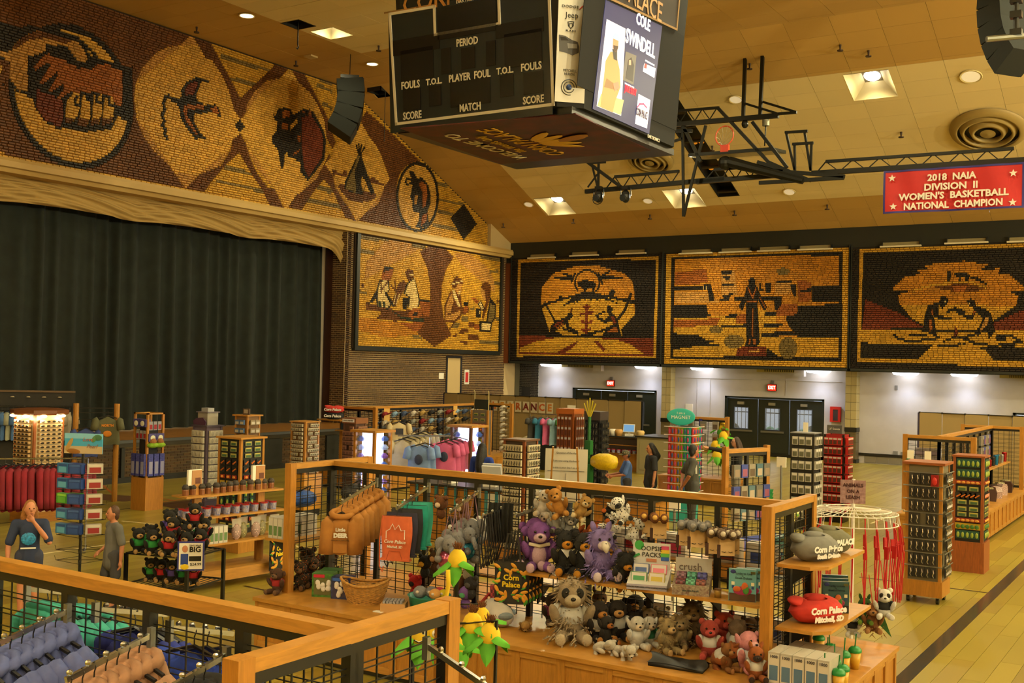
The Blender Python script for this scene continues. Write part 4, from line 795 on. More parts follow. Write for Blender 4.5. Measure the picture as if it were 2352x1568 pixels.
# ---- lower mural beside the stage
lm = conv([('T','430 170 600 130 840 270 180 640 200 430'),('T','1250 330 1400 290 1690 520 1750 690 1740 800 1330 440'),('l','Y',.12,'120 120 460 165'),('l','Y',.12,'130 290 290 310'),('l','Y',.12,'760 230 900 250'),('l','Y',.12,'1580 370 1830 410'),('l','Y',.12,'1690 540 1780 545'),('l','Y',.12,'1740 680 1810 690'),('l','Y',.12,'1750 1100 1810 1110'),('l','Y',.14,'1570 1385 1790 1395'),('l','Y',.12,'760 1310 860 1340'),('l','Y',.12,'100 780 200 800'),
('A','100 1100 700 1150 820 1290 450 1340 100 1240'),('B','1055 175 1250 365 1160 510 1110 700 1100 900 1130 1100 1225 1305 1020 1445 810 1280 900 1090 970 930 970 700 930 480 845 300'),('O','600 1150 900 1150 840 1250 760 1250'),('B','125 700 175 680 172 745'),('B','1770 865 1805 900 1770 920'),
('B','195 910 450 970 560 1010 880 1000 920 1100 780 1145 540 1135 320 1110 390 1030 200 1000'),('O','840 900 970 900 960 1080 890 1080 850 980'),('D','480 990 640 1090 900 1100 890 1140 700 1130 600 1090'),('K','325 760 360 640 470 640 485 760 450 800 510 940 465 990 335 970 320 860 280 910 230 925'),('W','340 760 372 650 455 655 470 760 440 800 490 935 460 970 345 955 338 860'),('l','B',.06,'378 650 380 800'),('l','B',.06,'460 660 385 760'),('D','345 900 375 905 385 965 350 965'),('D','395 895 425 900 435 960 405 965'),('O','385 590 410 500 460 480 530 495 520 570 490 640 390 630'),('K','405 545 420 480 480 475 525 500 520 520 460 520'),('K','420 770 480 840 560 960 510 950 430 820'),
('B','590 680 650 650 690 680 660 760 600 860 540 960 515 900 560 760'),('l','B',.06,'555 780 545 650'),('l','B',.06,'560 780 500 710'),('l','W',.06,'530 930 560 800'),('l','W',.06,'560 940 600 810'),('K','690 680 780 605 845 880 840 950 700 980 710 850 650 800'),('W','705 690 778 620 832 880 828 940 715 965 725 850 668 800'),('B','680 590 670 540 720 505 770 540 775 600 720 655 690 625'),('W','672 572 772 578 770 602 678 592'),('K','640 850 720 850 710 900 680 1000 640 1000'),('O','710 1030 760 990 870 990 870 1080 750 1110 710 1080'),('K','770 1040 820 1015 812 1070 745 1075'),('K','835 885 890 870 960 878 970 902 850 902'),('W','700 965 820 935 825 970 740 995'),
('B','1140 960 1200 800 1240 750 1335 830 1350 960 1440 975 1425 1045 1350 1050 1320 1110 1260 1145 1140 1145'),('T','1160 950 1205 830 1232 800 1250 900 1215 1030 1330 1000 1330 1060 1310 1095 1250 1130 1150 1130'),('l','B',.07,'1180 1060 1340 990'),('T','1280 690 1352 680 1345 780 1312 835 1265 760'),('B','1225 690 1250 640 1285 595 1370 650 1362 695 1300 690 1270 740 1240 740'),('l','W',.06,'1235 690 1360 655'),('W','1232 765 1262 760 1335 960 1312 975 1250 850'),('W','1300 790 1330 760 1335 800 1312 835'),('K','1370 900 1430 900 1420 960 1378 955'),('O','1370 960 1425 960 1420 1040 1370 1030'),
('B','1580 720 1600 680 1650 660 1700 710 1692 850 1645 1000 1605 1130 1590 1080 1640 900 1600 870'),('T','1580 745 1618 760 1640 880 1608 885 1580 800'),('K','1690 850 1760 940 1755 1100 1705 1165 1640 1150 1665 1000'),('Y','1690 920 1745 950 1742 1090 1700 1150 1660 1135 1680 1010'),('K','1540 930 1575 890 1625 985 1600 1020'),('W','1552 930 1575 905 1610 982 1594 1003'),('O','1465 860 1500 848 1560 900 1530 935'),('K','1560 1140 1715 1160 1695 1258 1560 1260'),('W','1585 1160 1700 1175 1685 1242 1585 1245'),('O','1485 1180 1560 1170 1560 1235 1500 1235'),('K','1518 985 1582 990 1578 1085 1518 1085'),('W','1555 1010 1570 1012 1568 1060 1555 1060'),
('B','1350 1220 1425 1220 1425 1275 1310 1285'),('B','1430 1150 1500 1160 1490 1220 1430 1215'),('B','1425 1290 1540 1300 1555 1360 1425 1365'),('B','1230 1300 1290 1290 1280 1330 1260 1330'),('B','1280 1360 1415 1370 1415 1430'),('Y','1250 1150 1330 1150 1310 1210 1220 1210'),('Y','1345 1080 1430 1080 1420 1140 1345 1140'),('Y','1450 970 1500 970 1500 1000 1450 1000'),('l','B',.06,'1310 1080 1190 1250')],cD)
i0,i1 = atX(822,700,XB + .1).y,atX(1147,700,XB + .1).y; iz0 = atX(900,795,XB + .1).z - .03; iz1 = zb
g = raster(lm,lambda p: p,i0,i1,iz0,iz1,DU,DV,'G')
t = thing('corn_mural','corn-cob mural of seated settlers and a bow shape on the brick wall','mural')
MB().bb((XB - .1,MUL[0],MUL[2] + .02),(XB + .075,MUL[1],zb)).build('backing',M('2E1E0A',.9),t)
b = MB(); fw = .16; b.bb((XB,i0 - fw,iz0 - fw),(XB + .16,i0,zb)); b.bb((XB,i1,iz0 - fw),(XB + .16,i1 + fw * .4,zb)); b.bb((XB,i0,iz0 - fw),(XB + .16,i1,iz0)); b.build('frame',M('181B16',.5),t)
mural(t,cobs(g,i0,iz0,DU,DV),(XB + .075,0,0),(0,1,0),(1,0,0))
# ---- three murals on the far wall
def far_mural(lab,crop,ops,px0,px1,ztop,zbot=zm + .12):
 sx,ox,oy = crop; YP = YM - .05; uvf = lambda p: (lambda q: (q.x,q.z))(atY(ox + p[0] / sx,oy + p[1] / sx,YP))
 u0,u1 = atY(px0,700,YP).x,atY(px1,700,YP).x; t = thing('corn_mural',lab,'mural')
 MB().bb((u0 - .03,YM - .045,zbot - .03),(u1 + .03,YM - .005,ztop + .03)).build('backing',M('140E08',.9),t)
 b = MB()
 for q in ((u0 - .035,zbot - .1,u1 + .035,zbot - .02),(u0 - .035,zbot - .1,u0 - .005,ztop + .08),(u1 + .005,zbot - .1,u1 + .035,ztop + .08)): b.bb((q[0],YM - .1,q[1]),(q[2],YM - .005,q[3]))
 b.build('frame',FB,t)
 mural(t,cobs(raster(ops,uvf,u0,u1,zbot,ztop,DU,DV,'N'),u0,zbot,DU,DV),(0,YM - .045,0),(1,0,0),(0,-1,0))
zt = lambda px,py: atY(px,py,YM - .05).z
far_mural('corn-cob mural of a buffalo on a hill between two kneeling figures',(5.6,1170,570),[('G','112 150 1925 100 1890 1415 95 1390'),('N','150 180 1885 140 1855 1380 125 1355'),('A','880 220 1140 218 1480 320 1590 430 1610 560 1615 680 1560 690 1615 720 1620 850 1440 1045 1460 1150 530 1110 420 770 480 740 405 710 420 500 570 320'),('G','420 770 780 640 1250 620 1600 720 1620 850 1440 1045 1460 1130 530 1110'),('R','130 1125 1860 1160 1855 1380 125 1355'),('G','990 1140 1400 1180 1550 1230 1760 1375 130 1345 140 1280 330 1200 700 1130'),('R','870 1200 700 1290 580 1360 700 1350 800 1290 890 1205'),('R','1090 1200 1170 1280 1210 1330 1240 1300 1150 1200'),
('l','K',.07,' '.join('%d %d' % (1005 + 158 * math.cos(a_),440 + 158 * math.sin(a_)) for a_ in [2.45 + i * (4.65 / 24) for i in range(25)])),('K','880 430 920 420 980 405 1110 440 1118 480 1100 520 1090 565 1070 565 1070 520 1010 510 990 545 965 570 955 510 890 500'),('K','780 625 900 575 1050 560 1160 580 1280 640 1440 730 1290 670 1130 640 1185 695 1080 640 1050 675 1020 640 975 665 960 640 830 720 880 670 670 755 800 650'),('l','K',.08,'410 735 600 680 790 625'),('l','K',.08,'1230 605 1400 650 1560 690 1615 690'),('l','K',.12,'590 380 820 385'),('l','K',.08,'700 325 820 370'),('l','K',.08,'850 320 800 430'),('l','K',.12,'1190 380 1450 380'),('l','K',.08,'1190 360 1290 295'),('l','K',.08,'1150 318 1195 450'),('K','640 610 680 610 680 660 640 655'),('K','1290 560 1330 520 1365 560 1340 625 1290 610'),('K','1475 650 1530 645 1530 675 1475 670'),('K','500 690 540 690 540 712'),('l','K',.08,'460 700 590 940'),('l','K',.11,'1565 590 1530 690 1480 810 1390 920'),
('K','530 1010 590 935 700 900 750 875 755 830 800 825 825 870 790 910 760 930 770 1000 905 1080 860 1090 740 1025 720 975 640 1035 570 1075 545 1115 520 1105'),('R','570 1000 620 950 700 925 690 950 600 1010'),('O','580 1040 690 960 715 965 640 1025'),('l','B',.09,'805 780 792 830'),('l','K',.13,'560 1075 660 1115'),('l','K',.08,'690 1030 880 1100'),('l','R',.11,'998 740 990 1110'),('l','R',.1,'920 850 990 840 1075 825'),('l','R',.1,'935 940 990 965 1065 940'),('l','R',.1,'935 1050 990 1060 1040 1040'),('l','R',.08,'960 750 998 785 1035 750'),('K','920 1112 1080 1112 1075 1152 930 1152'),('l','K',.07,'500 1120 930 1128 1450 1132'),
('K','1260 750 1300 738 1335 780 1312 830 1355 860 1395 920 1425 1060 1445 1125 1205 1118 1215 1080 1340 990 1330 935 1230 965 1130 905 1115 850 1160 890 1230 920 1290 860 1260 820'),('R','1300 880 1350 880 1380 960 1350 980 1320 920'),('O','1240 1090 1350 1010 1390 1010 1400 1090'),('l','K',.07,'1120 870 1225 815'),('l','K',.09,'1340 1000 1190 1060 1020 1100')],1174,1519,zt(1300,590))
far_mural('corn-cob mural of a standing figure on a pedestal seen from behind',(2.9217,1510,560),[('G','60 62 1290 15 1280 838 45 808'),('K','95 88 1245 48 1235 790 88 770'),('A','118 105 1222 72 1215 765 105 752'),('G','118 500 600 480 640 420 800 470 800 620 1218 630 1215 765 105 752'),('O','800 410 940 400 940 475 800 480'),('O','120 190 330 170 340 260 120 280'),('T','120 330 330 320 420 390 330 400 120 400'),('T','430 190 520 180 540 340 430 345'),('T','790 260 900 255 900 330 790 345'),('O','940 250 1030 250 1035 380 950 390'),('O','110 510 420 500 400 545 110 560'),('O','530 480 600 470 600 545 530 530'),
('K','112 285 360 275 378 340 382 380 350 380 340 310 112 312'),('W','305 280 312 280 312 305 305 305'),('W','325 278 332 278 332 305 325 305'),('K','110 410 330 405 340 475 420 485 110 502'),('K','105 600 270 610 340 650 400 645 340 670 420 680 300 680 105 708'),('K','1035 285 1220 280 1220 380 1040 382'),('K','945 412 1220 405 1218 628 940 620 880 545 860 490 940 470')] + [('K',s) for s in ('430 175 500 172 505 190 430 195','440 222 490 220 485 236 450 236','430 268 515 265 515 280 440 278','420 365 485 360 480 382 420 384','440 345 490 345 490 358 440 358','480 325 510 325 510 337 480 337','520 360 600 355 595 378 520 378','725 265 765 262 760 330 730 330','686 262 696 262 696 300 714 300 714 318 686 318','670 352 835 350 835 400 810 440 790 440 785 380 680 375','895 270 930 265 930 345 915 345 900 310','800 243 890 241 905 256 800 256','950 308 1035 300 1035 316 960 318','725 455 800 452 800 475 720 488','455 480 540 470 530 490 460 498','425 543 600 540 600 562 540 562 430 557','700 600 900 583 940 610 700 627','715 540 800 536 880 545 800 556 715 556','735 697 815 756 735 756')] + [('e','Y',(515,655,68,45)),('e','Y',(878,700,60,74)),('e','Y',(395,575,45,24)),('e','Y',(845,185,45,24)),('e','K',(465,200,34,10)),
('K','612 240 635 224 658 240 656 272 672 290 692 340 738 430 715 446 680 380 672 400 688 660 664 693 588 693 600 650 596 410 600 370 572 446 546 420 590 340 600 290 615 275'),('l','O',.07,'612 300 640 360 662 300'),('l','O',.06,'605 390 665 390'),('l','O',.06,'640 440 640 620'),('l','O',.06,'690 360 725 425'),('O','615 640 630 640 625 680 610 680'),('O','640 640 664 640 664 680 645 680'),('R','545 694 730 694 735 758 525 754'),('l','T',.08,'620 720 680 715')],1523,1949,zt(1700,576))
far_mural('corn-cob mural of two bending figures beside a fire under a shell shape',(2.716,1940,540),[('G','92 90 1440 42 1440 826 78 795'),('N','118 112 1410 66 1410 795 100 772'),('R','130 400 330 480 500 575 108 590'),('R','900 560 1100 470 1400 420 1400 590 920 592'),('A','490 185 690 165 705 175 740 158 895 183 840 220 970 205 960 235 1030 245 1119 320 1119 342 1010 342 1088 378 1070 440 920 540 820 590 640 600 510 570 420 520 345 430 330 370 415 345 305 340 305 325 375 260 480 240 445 215 530 215'),('G','345 430 1070 440 920 540 820 590 640 600 510 570 420 520'),('B','550 325 650 308 770 305 860 325 870 340 760 355 640 345'),('O','670 308 770 310 750 352 680 347'),('l','G',.08,'430 345 560 308 700 295 800 295 880 325'),('G','103 593 480 590 540 600 820 600 1405 590 1405 700 830 700 880 715 935 785 450 778 550 685 103 670'),('l','K',.07,'490 600 600 597 830 598 930 590'),
('K','495 560 500 500 520 440 570 422 600 410 598 388 625 376 652 405 640 422 610 460 588 430 588 500 672 515 662 524 590 522 556 505 572 612 540 622 515 602'),('O','540 470 552 455 555 500 542 500'),('W','625 405 636 408 632 420 622 418'),('O','525 530 545 520 550 590 530 600'),('K','762 410 790 396 815 415 818 440 880 460 912 490 940 600 900 645 888 560 832 632 822 612 865 520 820 475 800 522 760 518 700 480 740 488 793 505 812 455 778 440'),('O','800 480 815 465 818 475 805 510'),('T','880 510 905 520 890 560 850 600 845 590'),('W','772 415 784 415 784 435 774 430'),('l','K',.09,'645 475 690 458 745 478'),('l','K',.09,'690 460 720 490'),('K','640 230 655 218 667 240 656 292 641 292'),('K','683 235 760 230 777 262 770 288 756 288 750 260 726 266 726 290 714 290 715 265 690 250'),('l','K',.06,'770 255 820 272 882 302'),('K','820 262 850 268 852 285 825 280'),
('l','K',.07,'310 620 340 650 430 662 590 640 560 622'),('K','395 625 430 610 520 618 500 632 400 632'),('l','K',.07,'740 642 800 620 830 615'),('l','K',.07,'740 642 810 672 920 690 1000 682 1105 665 1045 630 950 632'),('K','945 635 1005 632 1005 658 950 655'),('K','975 675 1068 672 1060 702 980 700'),('R','690 570 708 595 702 632 680 636'),('l','K',.06,'620 660 700 630 780 660'),('l','K',.07,'585 688 690 690 720 680'),('K','740 675 755 672 755 685 742 686')],1956,2478,zt(2150,563))
# white ledges over the murals
for (pxs,py,lab) in (((1213,1276),593,'first'),((1309,1375),588,''),((1416,1484),583.5,''),((1560,1636),583,''),((1652,1726),580,''),((1740,1815),577,''),((1832,1912),574,''),((2022,2116),567,''),((2170,2270),559.5,''),((2313,2400),556,'')):
 a_,e_ = atY(pxs[0],py,YM - .12),atY(pxs[1],py,YM - .12); tt = thing('picture_light','slim white strip lamp along the top edge of the far wall murals','lamp',((a_.x + e_.x) / 2,YM - .12,a_.z),group='strip lamps above the far murals'); ln = e_.x - a_.x
 MB().box((0,-.02,0),(ln,.1,.05)).build('lamp_bar',M('D8CFB4',.4),tt); b = MB()
 for x_ in (-ln * .46,ln * .46): b.bb((x_ - .02,0,0),(x_ + .02,.12,.18))
 b.build('bracket',BLK,tt); MB().bb((-ln * .46,.06,.03),(ln * .46,.1,.15)).build('reflector',M('8A7F5A',.5),tt)
 # ================================================================ shop fittings and goods: builders
def wire_panel(t,a,b_,z0,z1,posts,cap=True,name='wire_grid',pair=.1,vs=.123,wr=.008,m=BLK):
 a,b_ = Vector((*a,0)),Vector((*b_,0)); L = (b_ - a).length; d = (b_ - a).normalized()
 ps = [L * i / posts for i in range(posts + 1)]
 for i in range(posts):
  g = MB(); s0,s1 = ps[i] + .03,ps[i + 1] - .03; n = max(1,round((s1 - s0) / vs))
  for k in range(1,n): p = a + d * (s0 + (s1 - s0) * k / n); g.bar((p.x,p.y,z0),(p.x,p.y,z1 - .08),wr)
  z = z0 + .04
  while z < z1 - .1:
   for dz in (0,.028): p,q = a + d * s0,a + d * s1; g.bar((p.x,p.y,z + dz),(q.x,q.y,z + dz),wr * .8)
   z += pair
  g.build(name,m,t)
 for i,s in enumerate(ps):
  p = a + d * s; MB().box((p.x,p.y,(z0 + z1) / 2 - .03),(.055,.055,z1 - z0 - .06)).build('post',m,t)
 if cap:
  g = MB(); g.bar(a + Vector((0,0,z1 - .085)),b_ + Vector((0,0,z1 - .085)),.06,.06); g.build('top_bar',m,t)
  zc = z1 - (.03 if abs(d.y) > .5 else .034); g = MB(); g.bar(a - d * .04 + Vector((0,0,zc)),b_ + d * .04 + Vector((0,0,zc)),.085,.06); g.build('cap_rail',OAK,t)
def wood_post(t,x,y,z0,z1,w_=.085): MB().box((x,y,(z0 + z1) / 2 + .002),(w_ + .006,w_ + .006,z1 - z0 + .004)).build('end_post',OAKV,t)
def oak_base(t,x0,y0,x1,y1,h,npan=6,m=OAK):
 MB().bb((x0 + .03,y0 + .03,.06),(x1 - .03,y1 - .03,h - .03)).build('base',OAKD,t); MB().bb((x0 + .06,y0 + .06,0),(x1 - .06,y1 - .06,.06)).build('kick',BLK,t)
 MB().bb((x0 - .02,y0 - .02,h - .04),(x1 + .02,y1 + .02,h)).build('base_top',m,t)
 def face(p,q,n,fixed,axis,out):
  L = q - p; st = L / n
  for i in range(n):
   c0,c1 = p + st * i,p + st * (i + 1)
   for (u0,u1,v0,v1,dp,nm) in ((c0 + .045,c1 - .045,.13,h - .1,.012,'panel'),(c0,c0 + .0445,.06,h - .045,.03,'stile'),(c1 - .0445,c1 - .001,.06,h - .045,.03,'stile')):
    o0 = fixed; o1 = fixed + out * dp
    A = (u0,o0,v0) if axis == 'x' else (o0,u0,v0); B2 = (u1,o1,v1) if axis == 'x' else (o1,u1,v1); MB().bb(A,B2).build(nm,OAKV,t)
  for (v0,v1) in ((.06,.13),(h - .1,h - .04)):
   A = (p,fixed,v0) if axis == 'x' else (fixed,p,v0); B2 = (q,fixed + out * .026,v1) if axis == 'x' else (fixed + out * .026,q,v1); MB().bb(A,B2).build('rail',OAK,t)
 face(x0,x1,npan[0] if isinstance(npan,tuple) else npan,y0 + .03,'x',-1); face(y0,y1,npan[1] if isinstance(npan,tuple) else max(2,int((y1 - y0) / .4)),x1 - .03,'y',1)
def arm(t,p,d,L,drop,name='display_arm',studs=5,plate=True):
 p = Vector(p); d = Vector((*d,0)).normalized(); e = p + d * L - Vector((0,0,drop)); g = MB(); g.bar(p,e,.022,.026); o = g.build(name,CHROME,t)
 g = MB()
 for i in range(studs): q = p.lerp(e,(i + .8) / studs) + Vector((0,0,.025)); g = MB(); g.ell(q,.016,n=6,m=5); g.build('stud',CHROME,o)
 if plate: MB().box(p - Vector((0,0,.02)) + d * .012,(.032,.03,.11)).build('arm_plate',STEEL,o)
 return e
 # ---- garments: local frame hangs from hook at origin, faces -y, width on x
def garment_meshes(w_=.52,L=.68,sl=.55,dep=.10,hood=True,flare=0.0,sleeve=True):
 b = MB(); nu,nv = 18,10
 def f(u,v):
  a = 2 * PI * u; zz = -.10 - L * v; sh = min(1,.42 + .9 * v / .14) if v < .14 else 1 + flare * v
  wv = w_ / 2 * (sh if v < .14 else 1 + flare * v + .03 * math.sin(v * 9)); dv = dep / 2 * (.5 + .5 * min(1,v / .2)) * (1 + .25 * math.sin(a * 4 + v * 5) * v)
  z = zz + (.05 if v < .02 else 0) * 0 - (abs(math.cos(a)) * .06 if v < .14 else .0)
  return (wv * math.cos(a),dv * math.sin(a),z + .012 * math.sin(a * 5) * (v > .9))
 b.grid(f,nu,nv)
 if sleeve:
  for sx in (-1,1):
   x = sx * w_ / 2; n = max(2,int(sl / .12)); pts = [(x * .78,0,-.17)] + [(x * (.98 + .14 * i / n),-.01 * i,-.2 - sl * i / n) for i in range(n + 1)]
   b.tube(pts,[.05] + [.062 - .014 * i / n for i in range(n + 1)] if sl > .4 else [.07] + [.085 for i in range(n + 1)],8)
 hm = None
 if hood:
  h_ = MB(); pts = [(.11 * math.cos(i * PI / 6),.06 * math.sin(i * PI / 6) + .015,-.10 + .03 * math.sin(i * PI / 6)) for i in range(12)]; h_.tube(pts,.032,8,closed=True)
  h_.ell((0,.06,-.2),(.15,.07,.15),n=12,m=7); hm = h_
 return b,hm
def hanger_mesh():
 b = MB(); b.tube([(.0,0,-.09),(.0,0,-.035),(.012,0,-.005),(0,0,.018),(-.016,0,.006)],.004,5); return b
HANGW = M('1A1A1C',.3)
def garment(name,label,cat,mat,group,w_=.52,L=.68,sl=.55,hood=True,dep=.1,extra=None,sleeve=True):
 t = thing(name,label,cat,group=group); b,hm = garment_meshes(w_,L,sl,dep,hood,sleeve=sleeve); b.build('body',mat,t,smooth=True)
 if hm: hm.build('hood',mat,t,smooth=True)
 h_ = hanger_mesh().build('hanger',HANGW,t); g = MB(); g.tube([(-w_ * .38,0,-.14),(0,0,-.085),(w_ * .38,0,-.14)],.012,5); g.build('hanger_bar',HANGW,h_)
 if extra: extra(t)
 return t
 # ---- plush toys, sitting, height 1, facing -y
def plush(name,label,fur,pale=None,ears='round',group=None,shirt=None,eye=True,nose='14100E',body_rz=0,long=False,belly=False,shaggy=0,tail=False,mask=None,arms=True):
 t = thing(name,label,'plush toy',group=group); F = M(fur,.9,kind='fur',v=.22); Pm = M(pale or fur,.9,kind='fur',v=.12); K = M(nose,.25)
 b = MB(); b.ell((0,0,.3),(.23,.2,.3)); b.ell((0,-.05,.72),(.24,.22,.23))
 for sx in (-1,1):
  b.ell((sx * .16,-.28,.1),(.1,.24,.1),rot=(0,0,sx * .25))
  if arms: b.ell((sx * .26,-.12,.4),(.08,.1,.22),rot=(.5,sx * .35,0))
  if ears == 'round': b.ell((sx * .19,.0,.9),(.085,.05,.085))
  elif ears == 'long': b.ell((sx * .24,.02,.72),(.06,.09,.2),rot=(0,sx * .4,0))
  elif ears == 'point': b.ell((sx * .15,0,.97),(.06,.04,.12),rot=(0,sx * .3,0))
  elif ears == 'side': b.ell((sx * .28,-.02,.75),(.08,.04,.1))
 o = b.build('body',F,t,smooth=True)
 MB().ell((0,-.24,.655),(.13,.1,.095)).build('muzzle',Pm,t,smooth=True); MB().ell((0,-.335,.69),(.042,.03,.03),n=8,m=5).build('nose',K,t,smooth=True)
 for sx in (-1,1):
  if mask: MB().ell((sx * .1,-.215,.755),(.075,.05,.085),n=8,m=6).build('eye_patch',M(mask,.9),t,smooth=True)
  if eye: MB().ell((sx * .095,-.25,.77),(.028,.02,.03),n=8,m=5).build('eye',M('080808',.1),t,smooth=True)
  MB().ell((sx * .2,-.5,.115),(.085,.03,.095),n=8,m=5).build('foot_pad',Pm,t,smooth=True)
 if belly: MB().ell((0,-.1,.3),(.16,.13,.22)).build('belly',Pm,t,smooth=True)
 if shirt:
  s = MB(); s.ell((0,0,.36),(.245,.215,.22));
  for sx in (-1,1): s.ell((sx * .23,-.06,.46),(.09,.1,.12))
  s.build('shirt',M(shirt,.85),t,smooth=True)
 if shaggy:
  R2 = random.Random(3); s = MB()
  for i in range(shaggy):
   th,ph = R2.uniform(0,2 * PI),math.acos(R2.uniform(-.6,1)); c = Vector((0,-.05,.72)) if R2.random() < .45 else (Vector((0,0,.3)) if R2.random() < .5 else Vector((R2.choice((-.16,.16)),-.28,.1)))
   n = Vector((math.sin(ph) * math.cos(th),math.sin(ph) * math.sin(th),math.cos(ph)))
   if c.z > .6 and n.y < -.35 and n.z < .55: continue
   p = c + Vector((n.x * .22,n.y * .2,n.z * .24)); q = p + n * .09 + Vector((R2.uniform(-.05,.05),R2.uniform(-.05,.05),-.06)); s.tube([p,q],[.018,.003],3,caps=False)
  stuff(s.build('shag',F,t))
 if tail: MB().tube([(.0,.18,.1),(.12,.3,.1),(.25,.3,.16)],[.05,.05,.03],6).build('tail',F,t,smooth=True)
 return t
 # ---- small goods
def box_mesh(name,sx,sy,sz,mats):
 """box on its base; slot 0 sides, slot 1 front (-y), slot 2 picture on the front"""
 b = MB(); b.bb((-sx / 2,-sy / 2,0),(sx / 2,sy / 2,sz)); b.mat(1); b.bb((-sx * .46,-sy / 2 - .002,sz * .06),(sx * .46,-sy / 2,sz * .94))
 if len(mats) > 2: b.mat(2); b.bb((-sx * .36,-sy / 2 - .004,sz * .14),(sx * .36,-sy / 2 - .002,sz * .6))
 return b.mesh(name,mats)
def card_mesh(name,w_,h_,th,mats,kind=0):
 """hanging card, hung from its top centre at the origin, front towards -y"""
 b = MB(); b.bb((-w_ / 2,-th,-h_),(w_ / 2,0,0))
 if len(mats) > 1:
  b.mat(1)
  if kind == 0: b.bb((-w_ * .36,-th - .003,-h_ * .9),(w_ * .36,-th,-h_ * .35))
  elif kind == 1: b.ell((0,-th - .006,-h_ * .55),(w_ * .34,.012,h_ * .36),n=8,m=5)
  elif kind == 2: b.tube([(-w_ * .3,-th - .004,-h_ * .75),(w_ * .3,-th - .004,-h_ * .3)],[.25 * w_ * .5,.1 * w_],5)
  elif kind == 3: b.tube([(0,-th - .006,-h_ * .2),(w_ * .12,-th - .012,-h_ * .5),(-w_ * .1,-th - .01,-h_ * .75),(w_ * .15,-th - .01,-h_ * .95)],[w_ * .1,w_ * .16,w_ * .14,w_ * .08],5)
 if len(mats) > 2: b.mat(2); b.bb((-w_ * .4,-th - .002,-h_ * .28),(w_ * .4,-th,-h_ * .06))
 return b.mesh(name,mats)
def put(me,name,label,cat,group,loc,rz=0,sc=None):
 o = obj(name,me,None,loc,rz); tag(o,label,cat,group)
 if sc: o.scale = (sc,) * 3 if not isinstance(sc,tuple) else sc
 return o
class Tower:
 """square display tower standing at loc; faces 0:-y 1:+x 2:+y 3:-x"""
 def __init__(s,name,label,loc,w_,z0,z1,post=OAKV,panel=BLKM,base=None,top=None,rz=0,pw=.045,d=None,casters=False,panels=(0,1,2,3),cat='display tower'):
  s.t = thing(name,label,cat,loc,rz); s.w,s.z0,s.z1,s.rz,s.loc = w_,z0,z1,rz,Vector(loc); t = s.t; s.d = d or w_; hw,hd = w_ / 2,s.d / 2
  for x in (-hw + pw / 2,hw - pw / 2):
   for y in (-hd + pw / 2,hd - pw / 2): MB().box((x,y,(z0 + z1) / 2),(pw,pw,z1 - z0)).build('corner_post',post,t)
  if panel:
   for k,(c,dm) in enumerate((((0,-hd + .02,(z0 + z1) / 2),(w_ - 2 * pw,.012,z1 - z0)),((hw - .02,0,(z0 + z1) / 2),(.012,s.d - 2 * pw,z1 - z0)),((0,hd - .02,(z0 + z1) / 2),(w_ - 2 * pw,.012,z1 - z0)),((-hw + .02,0,(z0 + z1) / 2),(.012,s.d - 2 * pw,z1 - z0)))):
    if k in panels: MB().box(c,dm).build('back_panel',panel,t)
  if base: bw,bh,bm = base; zc = .1 if casters else 0; MB().bb((-bw / 2,-bw / 2 * s.d / w_,zc),(bw / 2,bw / 2 * s.d / w_,bh)).build('base',bm,t)
  if casters:
   for x in (-hw * .8,hw * .8):
    for y in (-hd * .8,hd * .8):
     o = MB().cyl((x - .02,y,.045),(x + .02,y,.045),.045,n=10).build('caster',BLK,t); MB().box((x,y,.085),(.05,.05,.04)).build('caster_fork',STEEL,o)
  if top: tw,th,tm = top; MB().bb((-tw / 2,-tw / 2 * s.d / w_,z1),(tw / 2,tw / 2 * s.d / w_,z1 + th)).build('top',tm,t)
  if z0 > .3 and not base: MB().cyl((0,0,.02),(0,0,z0),.03,n=8).build('stem',BLK,t); MB().cyl((0,0,0),(0,0,.02),.2,n=16).build('foot',BLK,t)
 def pos(s,face,u,z,n=.0):
  hw,hd = s.w / 2,s.d / 2; v = {0: (u,-hd - n,0),1: (hw + n,u,0),2: (-u,hd + n,0),3: (-hw - n,-u,0)}[face]
  p = s.loc + Matrix.Rotation(s.rz,3,'Z') @ Vector((v[0],v[1],z)); return p,s.rz + face * PI / 2
 def fill(s,face,z,cols,mk,margin=.05,n=.0,skip=0.0):
  wd = (s.w if face in (0,2) else s.d) - 2 * margin
  for i in range(cols):
   if skip and RND.random() < skip: continue
   p,r = s.pos(face,-wd / 2 + wd * (i + .5) / cols,z,n); mk(p,r,i)
 def bar(s,face,z,n=.03,m=STEEL,name='hook_rail',r=.008,ext=0.0):
  hw,hd = (s.w / 2,s.d / 2) if face in (0,2) else (s.d / 2,s.w / 2); b = MB(); R = Matrix.Rotation(face * PI / 2,4,'Z'); b.T = R; b.tube([(-hw - ext,-hd - n,z),(hw + ext,-hd - n,z)],r,6); b.build(name,m,s.t)
